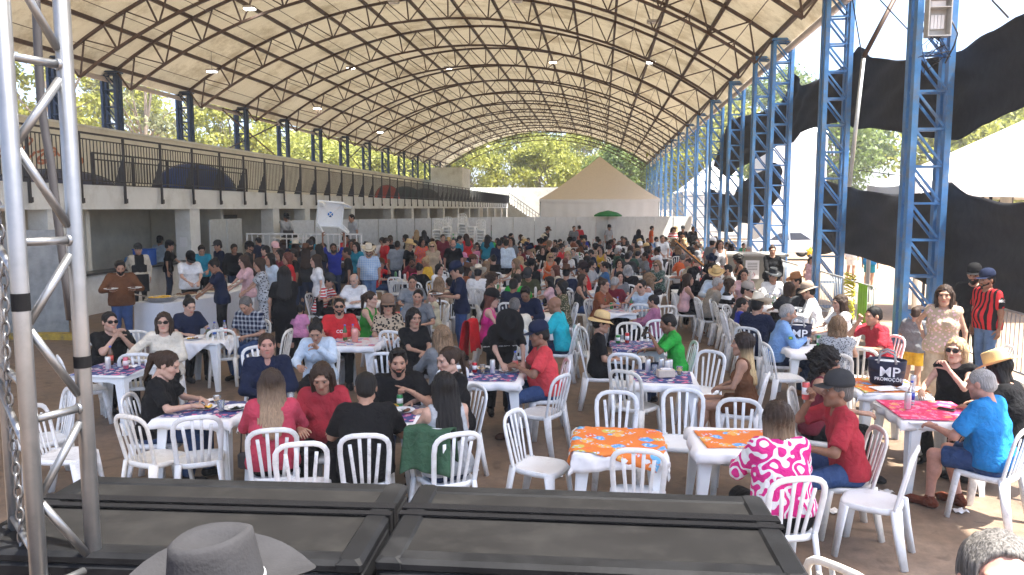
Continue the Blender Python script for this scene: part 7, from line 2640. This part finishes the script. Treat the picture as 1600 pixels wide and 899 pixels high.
def leaf_mat(name, lo, hi):
    m, t, b = nmat(name)
    oi = N(t, "ShaderNodeTexCoord")
    n = N(t, "ShaderNodeTexNoise", i_Scale=.5, i_Detail=6.0, i_Roughness=.8)
    t.links.new(oi.outputs['Object'], n.inputs['Vector'])
    c = ramp(t, n.outputs[0], [(.35, lo), (.65, hi)])
    t.links.new(c, b.inputs['Base Color']); b.inputs['Roughness'].default_value = .6
    tr = N(t, "ShaderNodeBsdfTranslucent"); t.links.new(c, tr.inputs[0])
    mx = N(t, "ShaderNodeMixShader", i_Fac=.4); t.links.new(b.outputs[0], mx.inputs[1]); t.links.new(tr.outputs[0], mx.inputs[2])
    t.links.new(mx.outputs[0], t.nodes['Material Output'].inputs[0])
    return m
LEAF = [leaf_mat("yellow_green_leaves", (.14, .17, .025), (.42, .42, .08)), leaf_mat("mid_green_leaves", (.06, .10, .02), (.2, .27, .06)), leaf_mat("grey_green_eucalyptus_leaves", (.09, .11, .05), (.27, .28, .13))]
M_bark = basic("pale_bark", (.22, .18, .14), .9, var=.3, scale=4)
def tree_meshes(seed, H, rad, low, nclump, nleaf, cs, ls):
    rg = np.random.default_rng(seed)
    b = MB()
    trunk = [(0, 0, 0), (rg.normal(0, .25), rg.normal(0, .2), H * .25), (rg.normal(0, .5), rg.normal(0, .4), H * .55), (rg.normal(0, .6), rg.normal(0, .5), H * .85)]
    b.tube(trunk, [.28, .22, .15, .05], 8)
    cl = []
    for k in range(nclump):
        a, e = rg.uniform(0, 6.28), rg.uniform(-.8, 1.45)
        r = rg.uniform(.45, 1.0) ** .6
        c = np.array((math.cos(a) * math.cos(e) * rad * r, math.sin(a) * math.cos(e) * rad * r, low + (H - low) * (.5 + .5 * math.sin(e) * r)))
        cl.append(c)
    tm = MB()
    for c in cl[::3]:
        t0 = np.array(trunk[1]) * .4 + np.array(trunk[2]) * .6
        mid = t0 * .5 + c * .5 + rg.normal(0, .3, 3)
        b.tube([tuple(t0), tuple(mid), tuple(c)], [.09, .06, .02], 5)
    V = []
    for c in cl:
        s = cs * rg.uniform(.6, 1.3)
        pts = c + rg.normal(0, 1, (nleaf, 3)) * np.array((s, s, s * .6))
        u = rg.normal(0, 1, (nleaf, 3)); u /= np.linalg.norm(u, axis=1)[:, None]
        w_ = rg.normal(0, 1, (nleaf, 3)); w_ -= u * (w_ * u).sum(1)[:, None]; w_ /= np.linalg.norm(w_, axis=1)[:, None]
        L = ls * rg.uniform(.6, 1.4, (nleaf, 1))
        V.append(np.stack([pts - u * L, pts + w_ * L * .45, pts + u * L, pts - w_ * L * .45], 1))
    V = np.concatenate(V).reshape(-1, 3)
    q = np.arange(len(V)).reshape(-1, 4)
    return b.mesh("trunk", M_bark), [np_mesh("crown", [(V, q, 0)], [m]) for m in LEAF]
TREES = [tree_meshes(3, 16, 5.0, 5.0, 60, 130, .75, .26), tree_meshes(4, 12, 5.2, 2.5, 70, 140, .8, .26), tree_meshes(5, 18, 4.4, 6.0, 42, 90, .6, .24), tree_meshes(6, 9, 4.2, 1.0, 60, 140, .7, .24)]
def tree(x, y, kind, m, label, s=1.0):
    tr_, cr = TREES[kind]
    t = thing("tree", label, "tree", (x, y, -.1), rng.uniform(0, 6.28), "trees around the hall")
    t.scale = (s, s, s)
    link("trunk", tr_, t); link("crown", cr[m], t, kind='stuff')
rr = random.Random(21)
kd = ("tall loose eucalyptus", "broad green tree", "slender sparse eucalyptus", "low bushy tree")
tl = []
for k, (x, y, kind, m, s) in enumerate([
    (-38, 50, 2, 0, 1.0), (-36, 58, 2, 2, 1.0), (-43, 66, 0, 0, .9), (-34, 68, 0, 0, .85), (-38, 78, 2, 0, 1.0), (-32, 82, 3, 0, 1.1), (-35, 92, 1, 0, 1.0), (-31, 99, 3, 0, 1.2), (-38, 106, 0, 0, 1.0), (-31, 114, 1, 0, 1.0), (-30, 128, 1, 0, 1.0), (-34, 74, 3, 0, 1.0), (-33, 88, 1, 0, .9), (-33, 120, 0, 2, 1.0)]):
    tree(x, y, kind, m, f"{kd[kind]} behind the balcony wall, {ordw(k)} going away from the stage", s)
for k, (x, y, kind, m, s) in enumerate([(-22, 128, 1, 0, 1.1), (-15, 135, 0, 0, 1.1), (-9, 128, 1, 0, 1.15), (-3, 138, 0, 0, 1.1), (3, 128, 1, 1, 1.1), (9, 134, 0, 0, 1.1), (15, 128, 1, 1, 1.0), (-12, 150, 2, 1, 1.2), (0, 152, 2, 2, 1.2), (7, 148, 1, 0, 1.3), (22, 134, 0, 1, 1.1)]):
    tree(x, y, kind, m, f"{kd[kind]} beyond the far end of the hall, {ordw(k)} of that group", s)
for k, (x, y, kind, m, s) in enumerate([(16, 62, 1, 1, .9), (21, 72, 0, 1, .9), (14, 92, 1, 0, 1.2), (20, 96, 0, 1, 1.2), (30, 60, 1, 0, .85), (36, 66, 3, 0, 1.1), (25, 58, 3, 0, 1.0), (42, 62, 1, 1, .95), (50, 66, 1, 0, .9), (31, 46, 3, 1, .75), (58, 70, 0, 1, .8), (14, 112, 0, 1, 1.0)]):
    tree(x, y, kind, m, f"{kd[kind]} in the yard right of the hall, {ordw(k)} of that group", s)
# ---- high bay lamps under the roof
M_emit = bpy.data.materials.new("led_lamp"); M_emit.use_nodes = True
_b = M_emit.node_tree.nodes["Principled BSDF"]; _b.inputs['Emission Color'].default_value = (1, .98, .94, 1); _b.inputs['Emission Strength'].default_value = 9.0
for k, (px, py) in enumerate(((390, 14), (331, 112), (496, 170), (548, 107), (700, 107), (864, 98), (1017, 98), (594, 207), (762, 229), (615, 5), (808, 3), (1020, 36))):
    for i in range(400):
        Y = 16 + i * .25
        q = D(px, py, Y)
        u_ = (math.asin(max(-1, min(1, (q.x - MIDX) / ARC_R))) + ARC_A) / 2 / ARC_A
        if q.z > arc(u_, .95)[1]:
            break
    t = thing("high_bay_lamp", f"{ordw(k)} hanging lamp under the membrane roof", "lamp", q, group="lamps hanging under the roof")
    b = MB(); b.box((0, 0, .06), (.46, .32, .1), bev=.02); b.build("housing", Mb, t)
    b = MB(); b.box((0, 0, -.012), (.4, .26, .03)); b.build("lens", M_emit if k < 9 else M_cloth_w, t)
    b = MB(); b.tube([(0, 0, .1), (0, 0, .9)], .008, 4); b.build("cord", M_dark, t)

# ================================================================ LEFT SIDE THINGS
b = MB(); b.box((0, 0, .05), (4.2, .25, .15)); b.build("yellow_kerb", basic("worn_yellow_paint", (.42, .30, .05), .8, var=.25, dirt=(.1, .09, .07), dscale=5), loc=(_h2.x - 1.6, _h2.y - .3, 0), rz=R(2), label="worn yellow painted kerb at the foot of the near hoarding", cat="kerb")
p = D(62, 405, 16.15)
b = MB(); b.box((0, 0, 0), (.5, .004, .75)); b.build("paper_notice", M_cloth_w, loc=(D(62, 405, 16).x, D(62, 405, _h2.y - .25).y, 1.55), rz=R(2), label="white paper notice on the near sheet metal hoarding", cat="notice")
b = MB(); b.box((0, 0, 0), (.24, .004, .3)); 
b.build("paper_notice", M_cloth_w, loc=(FX - .3, 23.3 - .31, 1.62), label="small white paper notice taped to the broad white pillar", cat="notice")
for k, (px, py, c, w_, h_, lab) in enumerate(((181, 409, (.02, .10, .42), .45, .45, "blue plastic crate on the service counter"), (166, 418, (.03, .13, .3), .35, .3, "blue water drum beside the crate on the counter"), (284, 398, (.3, .2, .12), .5, .4, "brown cardboard box behind the black T-shirt man in the bay"))):
    p = P(px, py, 1.055) if k < 2 else P(px, py, 1.0)
    m = basic("storage%d" % k, c, .5)
    if k == 1:
        t = thing("water_drum", lab, "drum", (FX - .1, 19.9, 1.06)); b = MB(); b.lathe([(.17, 0), (.18, .02), (.18, .2), (.14, .28), (.06, .3), (.06, .34)], 14); b.build("body", m, t)
    else:
        x, y, z = (FX - .12, 20.6, 1.06) if k == 0 else (-14.2, 25.2, .9)
        t = thing("storage_box", lab, "box", (x, y, z)); b = MB(); b.box((0, 0, h_ / 2), (w_, w_, h_), bev=.02); b.build("body", m, t)
        b = MB(); b.box((0, 0, h_ + .01), (w_ + .03, w_ + .03, .03)); b.build("lid", m, t)
        if k == 2:
            b = MB(); b.box((0, 0, -.45), (1.2, .7, .04)); b.build("shelf", M_galv, label="grey shelf under the cardboard box in the bay", cat="shelf", loc=(x, y, .88))

# buffet tables with cloth to the floor
M_steelp = basic("stainless_pan", (.6, .6, .6), .25, .9)
def buffet(p0, p1, label, k):
    x, y = (p0.x + p1.x) / 2, (p0.y + p1.y) / 2
    L = math.hypot(p1.x - p0.x, p1.y - p0.y); rz = math.atan2(p1.y - p0.y, p1.x - p0.x)
    t = thing("buffet_table", label, "table", (x, y, 0), rz)
    b = MB(); b.box((0, 0, .81), (L - .04, .76, .03)); b.build("tabletop", M_plas2, t)
    b = MB()
    per = [(-L / 2, -.4), (L / 2, -.4), (L / 2, .4), (-L / 2, .4), (-L / 2, -.4)]
    lens = [L, .8, L, .8]; tot = sum(lens)
    def fn(u, v):
        s = u * tot
        for i in range(4):
            if s <= lens[i] + 1e-6 or i == 3:
                f = s / lens[i]; break
            s -= lens[i]
        X = per[i][0] + (per[i + 1][0] - per[i][0]) * f; Yy = per[i][1] + (per[i + 1][1] - per[i][1]) * f
        k_ = 1 + (.012 * math.sin(u * 95) + .008 * math.sin(u * 41)) * v + .02 * v
        return (X * k_, Yy * k_, .83 * (1 - v) + .01)
    b.sheet(fn, 140, 6)
    b.box((0, 0, .835), (L, .8, .012))
    b.build("cloth", basic("pale_blue_white_cloth", (.66, .70, .76), .8, var=.04), t)
    for s in (-1, 1):
        tt = thing("serving_tray", f"{'near' if s < 0 else 'far'} steel food tray on the {label.split()[0]} buffet table", "tray", Vector((x, y, .842)) + Matrix.Rotation(rz, 3, 'Z') @ Vector((s * L * .25, .05, 0)), rz)
        b = MB(); b.box((0, 0, .04), (.52, .36, .07), bev=.02); b.build("pan", M_steelp, tt)
        b = MB(); rg = random.Random(k * 2 + s)
        for q in range(40):
            rr_ = rg.uniform(.02, .035)
            b.lathe([(rr_ * .5, 0), (rr_, rr_ * .5), (.001, rr_)], 6, c=(rg.uniform(-.2, .2), rg.uniform(-.13, .13), .072))
        b.build("food", M_food[(k + (s > 0)) % 5], tt, kind='stuff')
q = [P(232, 474, .84), P(318, 462, .84), P(372, 447, .84), P(420, 437, .84), P(452, 428, .84)]
for k in range(3):
    buffet(q[k], q[k + 1] - (q[k + 1] - q[k]) * .02, ("nearest buffet table under a pale cloth with steel trays", "middle buffet table under a pale cloth beside the servers", "farthest buffet table under a pale cloth by the queue")[k], k)
x, y, z = P(252, 470, .86)
t = thing("round_pan", "large round aluminium pan with long handle on the nearest buffet table", "pan", (x, y, .85))
b = MB(); b.lathe([(.24, 0), (.28, .09), (.29, .09), (.27, .085), (.23, .01)], 20); b.build("bowl", M_steelp, t)
b = MB(); b.bar((-.27, 0, .08), (-.65, -.05, .16), .035, .02); b.build("handle", M_steelp, t)

# sound platform
pf_ = thing("stage_platform", "low platform carrying the sound desk on the left", "platform", (-10.3, 27.6, 0))
b = MB(); b.box((0, 0, .68), (4.4, 3.4, .12)); b.build("deck", basic("dark_plywood", (.10, .08, .06), .7), pf_)
for sx in (-2, 0, 2):
    for sy in (-1.5, 1.5):
        b = MB(); b.box((sx, sy, .31), (.08, .08, .62)); b.build("leg", M_galv, pf_)
M_wm = basic("white_painted_metal", (.72, .73, .73), .45)
for i, (x0, x1) in enumerate(((-12.4, -10.3), (-10.25, -8.2))):
    t = thing("platform_guard_rail", f"{['left', 'right'][i]} white guard rail along the front of the sound platform", "railing", ((x0 + x1) / 2, 25.8, .74))
    L = x1 - x0
    b = MB(); b.bar((-L / 2, 0, 1.05), (L / 2, 0, 1.05), .05); b.bar((-L / 2, 0, .08), (L / 2, 0, .08), .04)
    for s in (-1, 1): b.bar((s * L / 2 - s * .03, 0, 0), (s * L / 2 - s * .03, 0, 1.05), .05)
    b.build("frame", M_wm, t)
    for k in range(9):
        b = MB(); b.bar((-L / 2 + (k + 1) * L / 10, 0, .1), (-L / 2 + (k + 1) * L / 10, 0, 1.04), .03); b.build("bar", M_wm, t)
t = thing("sound_desk", "folding table with mixer and laptop on the platform", "desk", (-11.0, 26.6, .74))
b = MB(); b.box((0, 0, .86), (1.5, .6, .04)); b.build("tabletop", M_wm, t)
for sx in (-.65, .65):
    b = MB(); b.box((sx, 0, .42), (.04, .5, .84)); b.build("leg", M_galv, t)
t = thing("laptop", "open black laptop in front of the sound operator", "laptop", (-11.1, 26.5, 1.63))
b = MB(); b.box((0, 0, .01), (.36, .25, .02)); b.build("base", M_dark, t)
b = MB(); b.box((0, -.13, .14), (.38, .015, .26)); b.build("screen", M_dark, t)
t = thing("road_case", "grey road case on the right part of the sound platform", "case", (-8.9, 27.0, .74))
b = MB(); b.box((0, 0, .3), (1.1, .6, .6), bev=.02); b.build("body", M_galv, t)
b = MB(); b.box((0, 0, .612), (1.14, .64, .02)); b.build("lid", M_wm, t)

# stacks of chairs
n_st = 0
for k, (px, n, rz) in enumerate(((682, 10, 0), (697, 11, .1), (709, 9, 1.4), (722, 12, .2), (737, 11, 1.5), (751, 10, .1), (671, 3, 0))):
    p = P(px, 378, .45); Y = 35.0 if k != 6 else 33.5; X = (px - 940) / 1200 * Y
    for j in range(n):
        chair(X + .012 * math.sin(j * 2.1), Y, rz, f"{ordw(j)} chair from the floor in the {ORD[k]} stack of white chairs", "stacked white chairs by the hoarding", parts=False, z=j * .14)
        n_st += 1

_r = random.Random(31)
for k, (px, py) in enumerate(((870, 745), (1385, 770), (1300, 800), (740, 735), (1235, 600), (1500, 800), (1065, 800))):
    b = MB(); b.sheet(lambda u, v: ((u - .5) * .12, (v - .5) * .09, .014 + .012 * math.sin(u * 9 + k) * math.sin(v * 8 + k)), 6, 6)
    solidify(b.build("paper_napkin", M_cloth_w, loc=P(px, py, 0.004), rz=_r.uniform(0, 3), label=f"{ORD[k]} crumpled white napkin lying on the hall floor", cat="napkin", group="napkins dropped on the floor"), .002)
# __HAZE__
# ================================================================ CLOSE TO THE CAMERA: ALUMINIUM TRUSS, CASES
M_alu = basic("brushed_aluminium", (.22, .228, .24), .38, .85, .1, scale=12, dirt=(.25, .25, .26), dscale=6)
t = thing("aluminium_truss", "upright aluminium stage truss close to the camera", "truss", D(75, 449, 2.13))
o0 = Vector(t.location)
Apos, Bpos = D(31, 449.5, 2.05), D(122, 449.5, 2.22)
Cpos = D(8, 640, 2.34)
Apos.z = Bpos.z = Cpos.z = 0
z0 = Vector((o0.x, o0.y, 0)); t.location.z = 0
A_, B_, C3 = Apos - z0, Bpos - z0, Cpos - z0
dAB = (B_ - A_).normalized()
for q, r in ((A_, .0245), (B_, .0245), (C3, .016)):
    b = MB(); b.tube([q, q + Vector((0, 0, 4.6))], r, 20); b.build("chord_tube", M_alu, t)
for k in range(-3, 4):
    z = 2.60 + .53 * k
    b = MB(); b.tube([A_ + Vector((0, 0, z)) + dAB * .02, B_ + Vector((0, 0, z)) - dAB * .02], .0125, 12); b.build("rung", M_alu, t)
    b = MB(); b.lathe([(.016, -.002), (.019, .004), (.016, .012)], 10, M=Matrix.Translation(B_ + Vector((0, 0, z)) - dAB * .028) @ dAB.to_track_quat('Z', 'Y').to_matrix().to_4x4()); b.build("weld_collar", M_alu, t)
    b = MB(); b.tube([A_ + Vector((0, 0, z + .27)) + dAB * .02, B_ + Vector((0, 0, z + .045)) - dAB * .02], .0125, 12); b.build("diagonal", M_alu, t)
    b = MB(); b.tube([B_ + Vector((0, 0, z - .045)) - dAB * .02, A_ + Vector((0, 0, z - .24)) + dAB * .02], .0125, 12); b.build("diagonal", M_alu, t)
    b = MB(); b.tube([A_ + Vector((0, 0, z + .1)), C3 + Vector((0, 0, z + .1)) + (C3 - A_) * 0], .011, 10); b.build("rung", M_alu, t)
    dl = (C3 - A_)
    b = MB(); b.tube([A_ + Vector((0, 0, z - .12)), A_ + dl * 1.0 + Vector((-.03, 0, z + .06))], .011, 10); b.build("diagonal", M_alu, t)
M_tape = basic("matt_black_tape", (.006, .006, .007), .9, spec=.1)
b = MB(); b.tube([B_ + Vector((0, 0, 2.235)), B_ + Vector((0, 0, 2.198))], .0255, 24, smooth=False); b.build("black_tape", M_tape, t)
b = MB(); b.tube([A_ + Vector((0, 0, 2.452)), A_ + Vector((0, 0, 2.40))], .0251, 24, smooth=False); b.build("black_tape", M_tape, t)
ch = thing("steel_chain", "steel hoist chain hanging inside the aluminium truss", "chain", D(25, 750, 2.22))
ch.location.z = 0
_l = MB()
pts = [(.011 * math.cos(R(a)), 0, .024 * math.sin(R(a)) * 1.0) for a in range(0, 361, 30)]
_l.tube(pts, .004, 6, caps=False)
lm = _l.mesh("chain_link", basic("dark_chain_steel", (.16, .16, .165), .4, .8))
for k in range(90):
    o = link("chain_link", lm, ch, loc=(.006 * math.sin(k * .3), 0, .7 + k * .0385), rz=R(90) * (k % 2) + .3)
b = MB(); b.tube([D(a, c, 2.9) for a, c in ((54, -40), (57, 20), (60, 90), (64, 160), (72, 215), (79, 250), (86, 310), (95, 380), (103, 440), (110, 500))], .016, 8)
b.build("black_cable", M_dark, label="thick black cable hanging between the two main truss tubes", cat="cable")

M_case = basic("scuffed_black_case", (.004, .0044, .0055), .6, 0, .3, scale=5, dirt=(.014, .0145, .016), dscale=3.5, bump=.12, bscale=350, spec=.15)
M_case2 = basic("dusty_black_panel", (.008, .0077, .0078), .85, 0, .35, scale=3, dirt=(.017, .0165, .016), dscale=5, bump=.08, bscale=350, spec=.15)
M_strap = basic("black_webbing", (.006, .006, .007), .9, spec=.1, bump=.5, bscale=200)
def case(bl, br, fr, fl, label, ztop=1.6):
    c = [P(*q, ztop) for q in (fl, fr, br, bl)]
    cen = sum((Vector(q) for q in c), Vector()) / 4
    ax = ((c[1] - c[0]) + (c[2] - c[3])); L = ax.length / 2; rz = math.atan2(ax.y, ax.x)
    W_ = ((c[3] - c[0]).length + (c[2] - c[1]).length) / 2
    t = thing("flight_case", label, "case", (cen.x, cen.y, 0), rz)
    rim, dp = .09, .020
    b = MB(); b.box((0, 0, (ztop - dp) / 2), (L, W_, ztop - dp), bev=.03); b.build("body", M_case, t)
    for sx in (-1, 1):
        b = MB(); b.box((sx * (L / 2 - rim / 2), 0, ztop - dp / 2 - .012), (rim, W_, dp + .03), bev=.014); b.build("rim", M_case, t)
    for sy in (-1, 1):
        b = MB(); b.box((0, sy * (W_ / 2 - rim / 2), ztop - dp / 2 - .014), (L - .02, rim - .004, dp + .026), bev=.014); b.build("rim", M_case, t)
    b = MB(); b.box((0, 0, ztop - dp + .004), (L - 2 * rim + .01, W_ - 2 * rim + .01, .02)); b.build("top_panel", M_case2, t)
    for yy, w_ in ((.10, .05), (.03, .035)):
        b = MB(); b.box((0, yy * W_ * 1.4, ztop + .004), (L + .012, w_, .006)); b.box((L / 2 + .004, yy * W_ * 1.4, ztop - .2), (.006, w_, .41)); b.box((-L / 2 - .004, yy * W_ * 1.4, ztop - .2), (.006, w_, .41))
        b.build("strap", M_strap, t)
    b = MB()
    for sx in (-1, 1):
        b.box((sx * L * .25, -W_ / 2 - .006, ztop - .2), (.2, .02, .1))
    b.build("handle", M_dark, t)
case((655, 757), (1192, 773), (1268, 905), (585, 872), "right hand black flight case with webbing straps at the stage front")
case((130, 742), (632, 755), (572, 880), (-70, 858), "left hand black flight case with webbing straps at the stage front")
b = MB(); b.box((0, 0.9, .15), (9, 1.4, .3)); b.build("stage_step", M_case, kind='structure')
# ---- air
hb = MB(); hb.box((5, 80, 9.4), (230, 220, 21.2))
hm_ = bpy.data.materials.new("thin_haze"); hm_.use_nodes = True
_t = hm_.node_tree
for n in list(_t.nodes):
    if n.bl_idname != 'ShaderNodeOutputMaterial':
        _t.nodes.remove(n)
pv = _t.nodes.new("ShaderNodeVolumePrincipled")
pv.inputs['Color'].default_value = (.92, .95, 1, 1)
pv.inputs['Density'].default_value = .0011
_t.links.new(pv.outputs[0], _t.nodes[0].inputs['Volume'])
hb.build("haze", hm_, kind='stuff')
